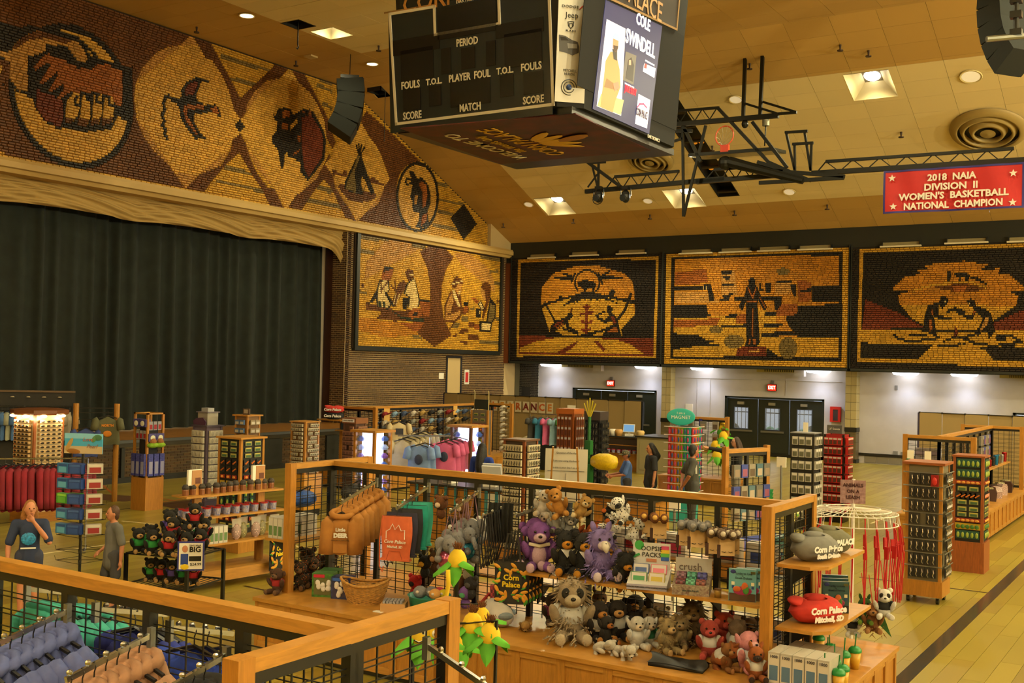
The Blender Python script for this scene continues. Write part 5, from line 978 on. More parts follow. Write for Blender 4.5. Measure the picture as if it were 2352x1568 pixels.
  # ---- people: one continuous body, clothes as children
def blob(segs):
 b = MB()
 for s in segs:
  if s[0] == 'e': b.ell(s[1],s[2],s[3] if len(s) > 3 else None,n=14,m=10)
  else:
   pts,rr = s[1],s[2]; b.tube(pts,rr,10)
   for p,r in zip(pts,rr): b.ell(p,r,n=10,m=8)
 return b
def remesh(o,vox,sm=4):
 m = o.modifiers.new('union','REMESH'); m.mode = 'VOXEL'; m.voxel_size = vox; m.use_smooth_shade = True; q = o.modifiers.new('soft','SMOOTH'); q.iterations = sm; q.factor = .5
SKIN = '9E6246'
def person(label,loc,rz,H,arms,top,bottom,hair,skin=SKIN,head_rz=0,head_tilt=0,legs=((0,0),(0,0)),hairlen=0,long_top=.0,short_legs=False,sleeve=.5,cap=None,glasses=False,print_=None,shoes='2A2A2C',stripes=None,bulk=1.0):
 """arms: for each side elbow and wrist in metres relative to the feet; legs: forward offset of knee and foot. Figure faces -y"""
 t = thing('person',label,'person',loc,rz); k = H / 1.7; S = lambda *p: Vector([c * k for c in p]); r = lambda *q: [x * k for x in q]
 hip,nk = .92,1.44; sh = 1.40
 head_c = Vector((0,-.02,1.585)); SM = M(skin,.55,kind='noise',s=3,v=.06)
 body = [('t',[S(0,0,hip),S(0,.01,1.1),S(0,.01,1.28),S(0,.01,sh)],r(.125 * bulk,.115 * bulk,.125 * bulk,.075)),('t',[S(-.13,.01,1.37),S(.13,.01,1.37)],r(.07,.07)),('t',[S(0,0,sh),S(0,-.01,1.52)],r(.052,.05)),('e',S(*head_c),S(.075,.095,.115))]
 Rh = Matrix.Rotation(head_rz,3,'Z') @ Matrix.Rotation(head_tilt,3,'X')
 hp = lambda x,y,z: S(*head_c) + (Rh @ S(x,y,z))
 body += [('e',hp(0,-.025,-.05),S(.055,.07,.07)),('e',hp(0,-.1,-.01),S(.014,.022,.022)),('e',hp(.076,.005,-.01),S(.012,.02,.03)),('e',hp(-.076,.005,-.01),S(.012,.02,.03))]
 arms_pts = []
 for sx,(el,wr) in zip((-1,1),arms):
  a = S(sx * .185,.01,1.37); el,wr = S(*el),S(*wr); arms_pts.append((a,el,wr)); body.append(('t',[a,a.lerp(el,.5),el,el.lerp(wr,.35),wr],r(.056,.048,.04,.039,.026)))
  d = (wr - el).normalized(); x = d.cross(Vector((0,1,.2))).normalized(); y = x.cross(d)
  body.append(('t',[wr,wr + d * .05 * k],r(.026,.034)))
  for f in range(4):
   p0 = wr + d * .07 * k + x * ((f - 1.5) * .018 * k); ln = (.07,.08,.075,.06)[f] * k; body.append(('t',[p0,p0 + d * ln * .5 - y * .008 * k * sx,p0 + d * ln * .85 - y * .03 * k * sx],r(.0105,.01,.008)))
  p0 = wr + d * .03 * k + x * (.03 * k); body.append(('t',[p0,p0 + x * .025 * k + d * .03 * k,p0 + x * .03 * k + d * .06 * k],r(.013,.011,.009)))
 lg = []
 for sx,(kn,ft) in zip((-1,1),legs):
  a,b_,c,e = S(sx * .09,0,hip),S(sx * .095,-kn,.5),S(sx * .095,-ft,.09),S(sx * .1,-ft - .14,.035); lg.append((a,b_,c,e)); body.append(('t',[a,a.lerp(b_,.5),b_,b_.lerp(c,.35),c],r(.088 * bulk,.074,.056,.054,.036))); body.append(('t',[c,e],r(.042,.034)))
 o = blob(body).build('body',SM,t); remesh(o,.011 * k)
 # clothes
 T = top if not isinstance(top,str) else M(top,.85,kind='fabric',s=1,v=.12)
 lt = long_top; sg = [('t',[S(0,0,hip - .06 - lt),S(0,.0,hip + .04),S(0,.01,1.1),S(0,.01,1.28),S(0,.01,1.385)],r((.15 + lt * .1) * bulk,.148 * bulk,.135 * bulk,.142 * bulk,.085)),('t',[S(-.14,.01,1.365),S(.14,.01,1.365)],r(.078,.078))]
 for (a,el,wr) in arms_pts: e = a.lerp(el,min(1,sleeve * 1.7)); sg.append(('t',[a,a.lerp(e,.5),e],r(.072,.066,.066)));
 if sleeve > .7:
  for (a,el,wr) in arms_pts: sg.append(('t',[el,el.lerp(wr,.85)],r(.058,.046)))
 o = blob(sg).build('shirt',T,t); remesh(o,.013 * k,6)
 Bm = M(bottom,.85,kind='fabric',v=.12); sg = [('t',[S(-.06,0,hip),S(.06,0,hip)],r(.125 * bulk,.125 * bulk))]
 for (a,b_,c,e) in lg: sg.append(('t',[a,a.lerp(b_,.5),b_ if not short_legs else a.lerp(b_,.75)],r(.105 * bulk,.092,.076 if not short_legs else .09)));
 if not short_legs:
  for (a,b_,c,e) in lg: sg.append(('t',[b_,b_.lerp(c,.5),c],r(.072,.062,.058)))
 o = blob(sg).build('trousers' if not short_legs else 'shorts',Bm,t); remesh(o,.014 * k,6)
 for (a,b_,c,e) in lg: o = blob([('t',[c - S(0,-.03,.03),e],r(.05,.042))]).build('shoe',M(shoes,.6),t,smooth=True)
 HM = M(hair,.6,kind='fur',v=.3)
 if not cap or hairlen:
  hs = [('e',hp(0,.022,.02),S(.085,.092,.112)),('e',hp(0,.05,-.03),S(.075,.055,.09))]
  if hairlen: hs += [('t',[hp(0,.06,-.02),hp(0,.1,-.16),hp(0,.11,-.1 - hairlen * .6),hp(0,.1,-.12 - hairlen)],r(.085,.095,.1,.05)),('t',[hp(.07,.02,.0),hp(.085,.05,-.12),hp(.07,.08,-.1 - hairlen * .7)],r(.035,.04,.03)),('t',[hp(-.07,.02,.0),hp(-.085,.05,-.12),hp(-.07,.08,-.1 - hairlen * .7)],r(.035,.04,.03))]
  o = blob(hs).build('hair',HM,t); remesh(o,.012 * k,2)
 if cap:
  cm = MB(); cm.ell(hp(0,0,.05),S(.088,.105,.085),n=14,m=8); o = cm.build('cap',M(cap,.8,kind='spots',s=30,v=.5),t,smooth=True); g = MB(); g.ell(hp(0,-.13,.045),S(.065,.075,.012),n=10,m=5); g.build('cap_brim',M(cap,.8),o)
  if not hairlen: h2 = MB(); h2.ell(hp(0,.03,-.02),S(.08,.085,.07),n=12,m=6); h2.build('hair',HM,t,smooth=True)
 for sx in (-1,1): MB().ell(hp(sx * .03,-.088,.012),S(.011,.008,.008),n=8,m=5).build('eye',M('1A120E',.2),t)
 b = MB(); b.ell(hp(0,-.092,-.058),S(.022,.008,.006),n=8,m=4); b.build('mouth',M('7A3A34',.5),t)
 if glasses:
  b = MB()
  for sx in (-1,1): b.tube([hp(sx * .033 + .022 * math.cos(i * PI / 4),-.105,.012 + .018 * math.sin(i * PI / 4)) for i in range(8)],.003 * k,4,closed=True); b.bar(hp(sx * .055,-.105,.015),hp(sx * .078,.0,.015),.004 * k)
  b.build('glasses',BLK,t)
 if print_: print_(t,k)
 return t
 # ================================================================ centre gondola and its goods
def facing(p,off=0.0): return math.atan2(-p[0],p[1]) + off # turn a front (-y) towards the viewer's seats
HB,HR = .6,2.05
gc = thing('display_gondola','long oak and black wire gondola loaded with plush toys','gondola')
oak_base(gc,-8.95,8.78,-2.6,11.05,HB,npan=(13,6))
wire_panel(gc,(-8.85,9.2),(-8.85,10.5),HB,HR,2); wire_panel(gc,(-8.85,9.9),(-3.3,9.9),HB,HR,8); wire_panel(gc,(-3.3,9.35),(-3.3,10.5),HB,HR,2)
for x,y in ((-8.85,9.18),(-8.85,10.52),(-3.3,9.33),(-3.3,10.52)): wood_post(gc,x,y,HB,HR)
ZS = 1.15
def shelf(t,x0,y0,x1,y1,z,brk=(),m=OAK,th=.028):
 MB().bb((x0,y0,z - th),(x1,y1,z)).build('shelf',m,t)
 for (x,y,d) in brk: b = MB(); b.prism([(y,z - th),(y - .3 * d,z - th),(y,z - .22)],x - .01,x + .01,'x'); b.build('shelf_bracket',BLKM,t)
shelf(gc,-6.2,9.45,-3.42,9.87,ZS,[(x,9.87,1) for x in (-6.0,-5.34,-4.64,-3.94)])
shelf(gc,-5.6,9.94,-3.36,10.36,1.38,[(x,9.94,-1) for x in (-5.3,-4.64,-3.9)]); shelf(gc,-7.6,9.94,-5.7,10.36,.95,[(x,9.94,-1) for x in (-7.44,-6.0)])
for z,x1,y1 in ((1.55,-2.83,10.7),(1.0,-2.8,10.85)): MB().prism([(-3.25,9.42),(x1 - .12,9.42),(x1,9.56),(x1,y1),(-3.25,y1)],z - .03,z,'z').build('end_shelf',OAK,gc); MB().prism([(-3.25,z - .03),(-2.95,z - .03),(-3.25,z - .25)],9.86,9.88,'y').build('shelf_bracket',BLKM,gc)
# --- toddler hoodies on the first arm
ORG = M('9E6A2C',.9,kind='fabric',s=2,v=.12)
ea = arm(gc,(-8.15,9.87,1.86),(0,-1),.62,.2); eb = arm(gc,(-7.4,9.87,1.86),(0,-1),.58,.2); ec = arm(gc,(-6.72,9.87,1.86),(0,-1),.55,.18)
def deer(t): text('Little',.05,WHITE,t,(0,-.075,-.26),bold=.002); text('DEER',.06,WHITE,t,(0,-.075,-.32),bold=.004); text('CORN PALACE MITCHELL',.018,BLK,t,(0,-.075,-.37)); MB().bb((-.07,-.07,-.5),(.07,-.062,-.41)).build('pocket',ORG,t)
h1 = Rep(garment('toddler_hoodie','small tan hoodie lettered Little Deer on the chrome arm','hoodie',ORG,'tan toddler hoodies on the arm',.27,.42,.32,True,.12,deer))
hb = Rep(garment('toddler_hoodie','plain back tan toddler hoodie behind the Little Deer one','hoodie',ORG,'tan toddler hoodies on the arm',.27,.42,.32,True,.12))
for i in range(7):
 k = .97 - i * .14; p = Vector((-8.15,9.87,1.86)).lerp(ea,k); (h1 if i == 0 else hb).put((p.x,p.y,p.z - .02),RND.uniform(-.1,.25) + (.35 if i == 0 else .2),scale=1 if i else 1.05)
 # --- drawstring bags on the second arm
def dbag(name,lab,col,deco):
 t = thing(name,lab,'bag',group='drawstring bags on the arm'); m = M(col,.85,kind='fabric',s=2,v=.1); b = MB()
 b.grid(lambda u,v: ((.17 + .012 * math.sin(v * 5)) * math.cos(2 * PI * u),(.03 + .012 * v) * math.sin(2 * PI * u),-.06 - .46 * v - .02 * math.cos(2 * PI * u) * math.sin(v * 3)),16,8); b.build('pouch',m,t,smooth=True)
 MB().prism([(-.16,-.51),(.16,-.51),(.17,-.535),(-.17,-.535)],-.04,.04,'y').build('hem',m,t); MB().tube([(-.17,0,-.1),(-.19,-.01,-.35),(-.18,-.02,-.6),(-.14,-.03,-.66),(-.13,-.03,-.6)],.007,5).build('cord',m,t); h_ = hanger_mesh().build('hanger',HANGW,t); MB().tube([(-.16,0,-.07),(.16,0,-.07)],.012,5).build('hanger_bar',HANGW,h_)
 if deco:
  b = MB(); b.tube([(-.1,-.046,-.3),(-.1,-.046,-.22),(-.06,-.046,-.2),(-.03,-.046,-.14),(.0,-.046,-.2),(.04,-.046,-.15),(.07,-.046,-.21),(.11,-.046,-.2),(.11,-.046,-.3)],.005,4); b.build('print',WHITE,t); text('Corn Palace',.05,WHITE,t,(0,-.05,-.33),bold=.001,shear=.2); text('Mitchell, SD',.036,WHITE,t,(0,-.05,-.385),bold=.001,shear=.2); b = MB(); b.tube([(-.09,-.05,-.52),(-.06,-.05,-.43),(.06,-.05,-.43),(.09,-.05,-.52)],.003,4); b.build('pocket_seam',M('8A3E22',.8),t)
 return t
for i,(col,lab) in enumerate((('C8623A','coral drawstring bag printed Corn Palace Mitchell'),('2E3048','navy drawstring bag behind the coral one'),('2A2C34','charcoal drawstring bag on the chrome arm'),('1E9A8E','teal drawstring bag on the chrome arm'),('3AA89A','pale teal drawstring bag nearest the wire grid'))):
 t = dbag('drawstring_bag',lab,col,i == 0); p = Vector((-7.4,9.87,1.86)).lerp(eb,.98 - i * .15); t.location = (p.x,p.y,p.z - .02); t.rotation_euler = (0,0,.3 + i * .06)
 # --- sequin elephants on straps
def elephant(lab,col):
 t = thing('plush_elephant',lab,'plush toy',group='elephants with straps on the arm'); G = M('6E6E72',.9,kind='fur',v=.2); b = MB(); b.ell((0,0,-.5),(.1,.09,.13)); b.ell((0,-.08,-.34),(.085,.09,.085)); b.tube([(0,-.15,-.36),(0,-.2,-.42),(0,-.22,-.47)],[.03,.026,.02],7)
 for sx in (-1,1): b.ell((sx * .1,-.05,-.33),(.06,.02,.075)); b.ell((sx * .08,-.08,-.6),(.045,.08,.045)); b.ell((sx * .12,-.06,-.48),(.04,.07,.04))
 b.build('body',G,t,smooth=True); MB().ell((0,-.02,-.5),(.122,.112,.115)).build('sequin_vest',M(col,.2,.5,kind='spots',s=60,v=.5),t,smooth=True); MB().tube([(-.08,0,-.42),(-.03,0,-.15),(0,0,0),(.03,0,-.15),(.08,0,-.42)],.006,4).build('strap',M('7A5A6A',.7),t)
 for sx in (-1,1): MB().ell((sx * .035,-.16,-.32),.01,n=6,m=4).build('eye',BLK,t)
 return t
EL = [elephant('grey plush elephant in a pink sequin vest on a long strap','D8688C'),elephant('grey plush elephant in a blue sequin vest on a long strap','2A96C0')]
EL = [Rep(e) for e in EL]
for i,(k,dx,dz,r_) in enumerate(((.98,-.02,0,.8),(.86,.06,-.02,-.3),(.7,-.05,.03,.5),(.55,.08,.0,1.2),(.4,-.02,.04,-.5),(.25,.08,.06,.2))): p = Vector((-6.72,9.87,1.86)).lerp(ec,k); EL[i % 2].put((p.x + dx * .3,p.y,p.z + .01 + dz * .3),r_)
# --- black arm with lanyards and hanging key plush
BA = arm(gc,(-6.35,9.87,1.72),(0,-1),.5,.06,studs=3)
lan = MB(); lan.tube([(-.02,0,0),(-.05,-.02,-.3),(-.02,-.01,-.55)],.008,4); lan.tube([(.02,0,0),(.05,.02,-.3),(-.02,-.01,-.55)],.008,4); lan = lan.mesh('lanyard',M('16161A',.7))
for i in range(7): p = Vector((-6.35,9.87,1.72)).lerp(BA,.3 + i * .1); put(lan,'lanyard','black neck lanyard looped on the bare arm','lanyard','black lanyards on the arm',(p.x,p.y,p.z + .01),RND.uniform(-.5,.5))
def keyplush(lab,col,pale,kind):
 t = thing('plush_keychain',lab,'plush toy'); F = M(col,.9,kind='fur',v=.25) if kind != 'ball' else M('D8D4CC',.6); b = MB(); b.ell((0,-.05,-.1),.062);
 if kind != 'ball': b.ell((0,-.05,-.19),(.045,.04,.05)); b.ell((-.05,-.05,-.05),.022); b.ell((.05,-.05,-.05),.022)
 b.build('body',F,t,smooth=True); MB().tube([(0,0,0),(0,-.03,-.02),(0,-.05,-.04)],.003,4).build('ring',CHROME,t)
 if kind == 'ball':
  for a in ((0,0),(1,.5),(-1,.4),(.5,-.9),(-.6,-.8)): MB().ell((a[0] * .04,-.1,-.1 + a[1] * .04),(.02,.014,.02),n=6,m=4).build('patch',BLK,t)
 else: MB().ell((0,-.105,-.11),(.03,.016,.024),n=8,m=5).build('muzzle',M(pale,.9),t)
 return t
KP = [('ball','white and black soccer ball plush on the wire grid','D8D4CC','111111',(1092,1190)),('x','panda-faced key plush beside the soccer ball','D8D8D4','1A1A1A',(1118,1188)),('x','orange fox key plush under the soccer ball','A0501C','E0D8C8',(1085,1243)),('x','white cat key plush by the tote bags','B8B4AC','8A7A70',(1083,1278)),('x','black and white key plush behind the lanyards','1A1A1C','C8C8C4',(1052,1190)),('x','brown bull key plush high on the grid','5A3416','C8B49A',(1022,1140)),('x','second brown bull key plush high on the grid by the post','64401E','B8A48A',(1070,1148)),('x','black dog key plush behind the lanyards','1C1A1A','3A3434',(1040,1240)),('x','black key plush low beside the lanyards','202022','40403C',(1022,1245)),('x','brown monkey key plush above the corn hat','4A2E1A','B88E66',(1010,1263)),('x','black penguin key plush beside the brown monkey','121214','D8A030',(985,1275)),('x','brown bear key plush under the corn hat','5A3818','A88860',(1062,1320)),('x','rainbow plush ball with round eyes','7A58B0','58A878',(1078,1345)),('x','red ladybird key plush on the back of the grid','A81C1C','1A1A1A',(962,1320)),('x','dark grey bat key plush low on the grid','303036','58585C',(1090,1322))]
for k,lab,c1,c2,(px,py) in KP: t = keyplush(lab,c1,c2,k); p = atY(px,py - 12,9.84); t.location = p; t.scale = (1.25,) * 3
# --- corn totes
TOTE = M('16140F',.8); CORNM = [M('C88A1C',.7),M('3E8A28',.7)]
def tote_mesh(w_,h_):
 b = MB(); b.grid(lambda u,v: (w_ / 2 * math.cos(2 * PI * u),.02 * math.sin(2 * PI * u) * (1 + .8 * v),-h_ * v),12,4); R2 = random.Random(5)
 for i in range(26):
  x,z,a = R2.uniform(-w_ * .42,w_ * .42),-R2.uniform(.03,h_ - .03),R2.uniform(0,PI)
  if abs(x) < w_ * .28 and -.6 * h_ < z < -.3 * h_: continue
  b.mat(1); b.ell((x,-.028,z),(.042,.012,.018),rot=(0,a,0),n=6,m=5); b.mat(2); b.ell((x + .025 * math.cos(a),-.026,z - .025 * math.sin(a) - .012),(.034,.01,.012),rot=(0,a + .5,0),n=6,m=4)
 return b.mesh('tote',[TOTE] + CORNM)
TM = tote_mesh(.36,.42)
def tote(lab,loc,rz,lettered=True,group='corn print tote bags',sc=1,straps=True):
 t = thing('tote_bag',lab,'bag',loc,rz,group=group); t.scale = (sc,) * 3; obj('pouch',TM,t)
 if straps: MB().tube([(-.09,-.02,0),(-.05,0,.28),(.05,0,.28),(.09,-.02,0)],.013,4).build('strap',TOTE,t)
 if lettered: MB().bb((-.11,-.036,-.26),(.11,-.03,-.12)).build('print_field',TOTE,t); text('Corn',.075,YEL,t,(0,-.04,-.155),bold=.002); text('Palace',.075,YEL,t,(0,-.04,-.225),bold=.002)
pt = arm(gc,(-5.98,9.87,1.75),(0,-1),.45,.05,studs=3)
for i in range(5): p = Vector((-5.98,9.87,1.75)).lerp(pt,.98 - i * .15); tote('black tote bag with yellow corn print lettered Corn Palace' if i == 0 else 'corn print tote bag hanging behind the lettered one',(p.x - .02,p.y,p.z - .46),.35,i == 0)
b = MB(); b.grid(lambda u,v: (-.14 + .28 * u,-.05 + .02 * math.sin(u * 30) - .03 * math.sin(v * PI),-.42 * v),40,6); o = tag(b.build('apron',M('141513',.85),smooth=True),'black pleated fabric strap bundle hanging above the corn totes','fabric'); o.location = atY(1155,1153,9.8); o.rotation_euler = (0,0,.3)
# --- corn hats on a floor stand
t = thing('hat_stand','black wire floor stand holding yellow corn hats','stand',atY(1050,1300,7.7) * 1); ps = t.location.copy(); ps.z = 0; t.location = ps
MB().cyl((0,0,0),(0,0,1.5),.018,n=8).build('pole',BLK,t); MB().cyl((0,0,0),(0,0,.02),.24,n=16).build('foot',BLK,t)
HY = M('D2AE14',.8,kind='fabric',v=.1); HG = M('4E9A1E',.8,kind='fabric',v=.12); HBR = M('6A3E14',.9,kind='fur',v=.3)
def cornhat(lab,face=False):
 t = thing('corn_hat',lab,'hat',group='yellow corn hats'); b = MB(); b.lathe([(.0,.26),(.05,.25),(.1,.2),(.135,.12),(.14,.02),(.13,0)],n=16); b.build('crown',HY,t,smooth=True)
 for k,(a,ln,up) in enumerate(((-1.0,.26,-.16),(.9,.28,-.05),(PI + .6,.2,-.2),(PI - .7,.2,-.2),(0,.12,-.26))):
  b = MB(); d = Vector((math.sin(a),-math.cos(a),0)); s = Vector((d.y,-d.x,0)); b.grid(lambda u,v: d * (.1 + ln * v) + s * ((u - .5) * .2 * math.sin(PI * min(1,v * .75 + .25))) + Vector((0,0,.06 + up * v * 1.2 + .05 * math.sin(u * PI))),6,6); b.build('husk_leaf',HG,t,smooth=True)
 b = MB(); R2 = random.Random(2)
 for i in range(40): a,r_ = R2.uniform(0,2 * PI),R2.uniform(0,.06); b.tube([(r_ * .5 * math.cos(a),r_ * .5 * math.sin(a),.24),(r_ * 1.4 * math.cos(a),r_ * 1.4 * math.sin(a),.24 + R2.uniform(.06,.12))],[.012,.004],4)
 stuff(b.build('silk_tuft',HBR,t))
 if face:
  for sx in (-1,1): o = MB().ell((sx * .05,-.115,.15),(.03,.02,.04),n=10,m=6).build('eye',WHITE,t); MB().ell((sx * .045,-.132,.145),(.014,.008,.018),n=8,m=5).build('pupil',BLK,o)
  MB().tube([(-.06,-.135,.06),(0,-.145,.035),(.06,-.135,.06)],.008,5).build('mouth',BLK,t); MB().tube([(-.045,-.138,.058),(0,-.148,.043),(.045,-.138,.058)],.006,4).build('teeth',WHITE,t)
 return t
ch = Rep(cornhat('yellow corn hat with green husk leaves on top of the stand')); cf = Rep(cornhat('yellow corn hat with grinning face seen through the wire grid',True))
ch.put((ps.x,ps.y,1.5),.4,scale=.6)
b = MB(); b.tube([(0,0,0),(.01,0,-.12),(-.01,0,-.22),(.0,0,-.3)],.02,6); o = tag(b.build('hat_braid',HY,smooth=True),'yellow braided tassel hanging from the corn hat','tassel'); o.location = (ps.x + .02,ps.y - .16,1.5)
for i,(dx,dy,z,r_) in enumerate(((-.05,-.25,1.0,.5),(.28,-.02,1.06,1.2),(-.2,-.1,.85,.1),(.2,-.2,.86,.8))):
 p = Vector((ps.x + dx,ps.y + dy,z)); MB().tube([(0,0,z + .12),(dx * .9,dy * .9,z + .16)],.008,5).build('peg',BLK,t); ch.put(p,r_,label='yellow corn hat with green leaves on a lower peg of the stand',scale=.55)
 # --- on the base at the left: toy boxes, basket, carton, tub, camo plush
def toybox(lab,loc,rz,c1,c2,c3,w_=.24,h_=.26,dp=.18):
 t = thing('toy_box',lab,'box',loc,rz); MB().bb((-w_ / 2,-dp / 2,0),(w_ / 2,dp / 2,h_)).build('carton',M(c1,.4,kind='noise',s=6,v=.5),t); MB().bb((-w_ * .4,-dp / 2 - .004,h_ * .1),(w_ * .4,-dp / 2,h_ * .8)).build('window',M(c2,.3),t); R2 = random.Random(len(lab))
 for i in range(9): MB().ell((R2.uniform(-.32,.32) * w_,-dp / 2 - .008,h_ * R2.uniform(.16,.72)),(.028,.014,.032),n=7,m=5).build('toy_figure',M('D6D2CA',.5),t)
 MB().bb((-w_ * .42,-dp / 2 - .006,h_ * .83),(w_ * .1,-dp / 2,h_ * .96)).build('brand_strip',M(c3,.5),t)
toybox('green toy box with white animal figures on the base',at(745,1367,HB),.45,'3A6A28','5A5A38','B01838'); toybox('blue toy box with white figures beside the wicker basket',at(788,1372,HB),.35,'1E2A5A','2A2A4A','2A58B0',.22,.24)
toybox('second green toy box behind the front one',at(760,1350,HB),.5,'2E5A24','3A3A28','C8A020',.22,.22)
t = thing('wicker_basket','oval wicker basket standing on the oak base','basket',at(838,1383,HB),.5); WK = M('A87A34',.7,kind='noise',s=5,v=.35); b = MB()
for j in range(14): z = .01 + j * .013; rx = .15 + .0045 * j; b.tube([(rx * 1.25 * math.cos(i * PI / 14) ,rx * .85 * math.sin(i * PI / 14),z + (.05 * (abs(math.cos(i * PI / 14)) ** 2) * j / 13) + (.004 if (i + j) % 2 else -.004)) for i in range(28)],.008,4,closed=True)
stuff(b.build('weave',WK,t)); b = MB(); b.tube([(.27 * math.cos(i * PI / 16),.185 * math.sin(i * PI / 16),.2 + .065 * math.cos(i * PI / 16) ** 2) for i in range(32)],.016,6,closed=True); b.build('rim',WK,t,smooth=True); MB().cyl((0,0,0),(0,0,.012),.15,n=20).build('bottom',WK,t)
t = thing('display_carton','shallow tan cardboard tray of small packets on the base','box',at(905,1402,HB),.5); MB().bb((-.13,-.1,0),(.13,.1,.09)).build('tray',M('B88E58',.7),t);
for i in range(6): MB().bb((-.11 + i * .036,-.085,.08),(-.082 + i * .036,.085,.115)).build('packet',M('8A8A90',.3,kind='noise',s=8,v=.5),t)
tag(MB().box(at(870,1404,HB + .004),(.11,.07,.006)).build('price_card',PAPER),'small white card lying on the oak base by the tray','card')
t = thing('plastic_tub','teal plastic tub filled with small plush on the base','tub',at(985,1402,HB),.5); b = MB(); b.lathe([(.0,.005),(.19,.005),(.22,.16),(.235,.17),(.22,.165),(.18,.02),(0,.02)],n=24); b.build('bowl',M('2A8A7C',.4),t,smooth=True); MB().tube([(-.06,-.225,.06),(0,-.235,.035),(.06,-.225,.06)],.005,4).build('smile_mark',BLK,t)
for (dx,dy,s,c,lab) in ((-.1,-.03,.075,'77777A','grey plush ball in the teal tub'),(.0,.04,.07,'6A6A70','second grey plush ball in the teal tub'),(.09,-.02,.065,'C89048','tan plush ball in the teal tub'),(.06,.1,.06,'B83A4A','pink plush ball in the teal tub'),(.15,.05,.055,'C8B41C','yellow plush ball in the teal tub')):
 p = at(985,1402,HB); o = thing('plush_ball',lab,'plush toy',(p.x + dx,p.y + dy,p.z + .16)); MB().ell((0,0,.03),(s,s,s * .9)).build('body',M(c,.9,kind='fur',v=.25),o,smooth=True); MB().ell((.2 * s,-s * .9,.04),(s * .3,s * .2,s * .25),n=8,m=5).build('snout',M('C8B8A8',.8),o)
CAMO = '2A1E12'
pb = Rep(plush('plush_bear','dark camo-print plush bear piled behind the wire end','2E2012','6A4A2A',shirt=None,group='camo plush pile'))
PC = [M('2A2014',.9,kind='spots',s=18,v=.2,col2='B85A1C'),M('241A10',.9,kind='spots',s=14,v=.2,col2='9A4A18')]
t = plush('plush_moose','brown plush moose in red plaid hanging over the base edge','4A3020','6A4E36',ears='side',shirt='8A1818'); t.location = at(640,1362,HB); t.rotation_euler = (0,0,.2); t.scale = (.3,) * 3; t.location.x -= .02
for (px,py,s,r_) in ((690,1352,.34,.4),(715,1345,.36,.9),(742,1335,.33,.2),(705,1330,.4,.6),(760,1332,.32,.5)): p = at(px,py,HB); o = pb.put(p,r_,scale=s)
for o in [x for x in COL.objects if x.get('group') == 'camo plush pile']:
 for c_ in o.children:
  if c_.name.startswith('body'): c_.data.materials[0] = PC[0]
  # --- hand puppets on the wire grid
def puppet(lab,fur,pale,px,py,s=.3,ears='round',rot=0.0,y=9.8):
 t = plush('hand_puppet',lab,fur,pale,ears); p = atY(px,py,y); t.scale = (s,) * 3; t.rotation_euler = (0,rot,.5); t.location = (p.x,p.y - .0,p.z - s * .5)
for a in (('shaggy white sheep puppet on the wire grid','C4BCB0','B8A890',1243,1152,.3,'side',.2),('golden bear puppet on the wire grid','A8742C','B8843C',1292,1150,.32,'round',-.35),('sand-coloured lion puppet with red tag','B08A4A','D8C49A',1325,1160,.27,'round',.5),('white llama puppet below the sheep','BEB4A6','C8A8A0',1246,1200,.28,'point',.1),('grey and black zebra puppet below the golden bear','9A9890','3A3A38',1280,1192,.26,'point',-.1),('orange fox puppet with white tag','9A4A14','C88A50',1322,1208,.3,'point',1.0),('grey donkey puppet beside the wire post','8A8A86','C8C4BC',1300,1205,.24,'long',.3),('black crow puppet with orange trim','121214','B85A14',1385,1152,.26,'point',1.2),('spotted dalmatian puppet hanging head down','C8C6C0','2A2A2A',1440,1165,.28,'long',-.5),('small dalmatian puppet with black spots','CAC8C2','1E1E1E',1400,1205,.25,'round',.1),('grey elephant puppet below the dalmatian','7E827A','A8A8A0',1446,1210,.27,'side',.6)): puppet(*a)
for o in COL.objects:
 if o.get('label','').find('dalmatian') >= 0:
  for c_ in o.children:
   if c_.name.startswith('body'): c_.data.materials[0] = M('D0CEC8',.9,kind='spots',s=11,v=0,col2='141414')
   # --- slipper cards
def slippers(lab,px,py,c1,c2,n):
 p = atY(px,py,9.75); g = lab
 for i in range(n):
  t = thing('slipper_pack',lab,'slippers',(p.x + (i % 2) * .13 - .05,9.84 - .12 * (i // 2) - (i % 2) * .03,p.z),.45,group=lab + ' packs'); MB().bb((-.07,-.005,-.3),(.07,.005,-.14)).build('face_card',M('C8A878',.6),t)
  b = MB(); b.tube([(-.05,-.01,-.26),(-.02,-.012,-.268),(-.01,-.01,-.26)],.003,4); b.tube([(.01,-.01,-.26),(.03,-.012,-.268),(.05,-.01,-.26)],.003,4); b.build('printed_eyes',BLK,t); MB().bb((-.09,-.006,-.2),(-.06,.006,-.32)).build('printed_hair',M('3A2014',.7),t)
  for sx in (-1,1): b = MB(); b.ell((sx * .045,-.05,-.1),(.042,.07,.05)); b.build('slipper',M(c1,.9,kind='fur',v=.3),t,smooth=True); b = MB(); b.ell((sx * .045,-.11,-.085),(.025,.02,.025)); b.build('animal_head',M(c2,.9),t,smooth=True)
  MB().tube([(0,0,-.12),(0,0,.02)],.004,4).build('hook',BLK,t)
slippers('giraffe slipper pack on a smiling face card',1492,1165,'6A3E1A','C8A050',2); slippers('grey elephant slipper pack on a smiling face card',1590,1180,'6E6E70','8A8A8C',4); slippers('sloth slipper pack on a smiling face card',1658,1198,'5E4A38','C8BCA8',4)
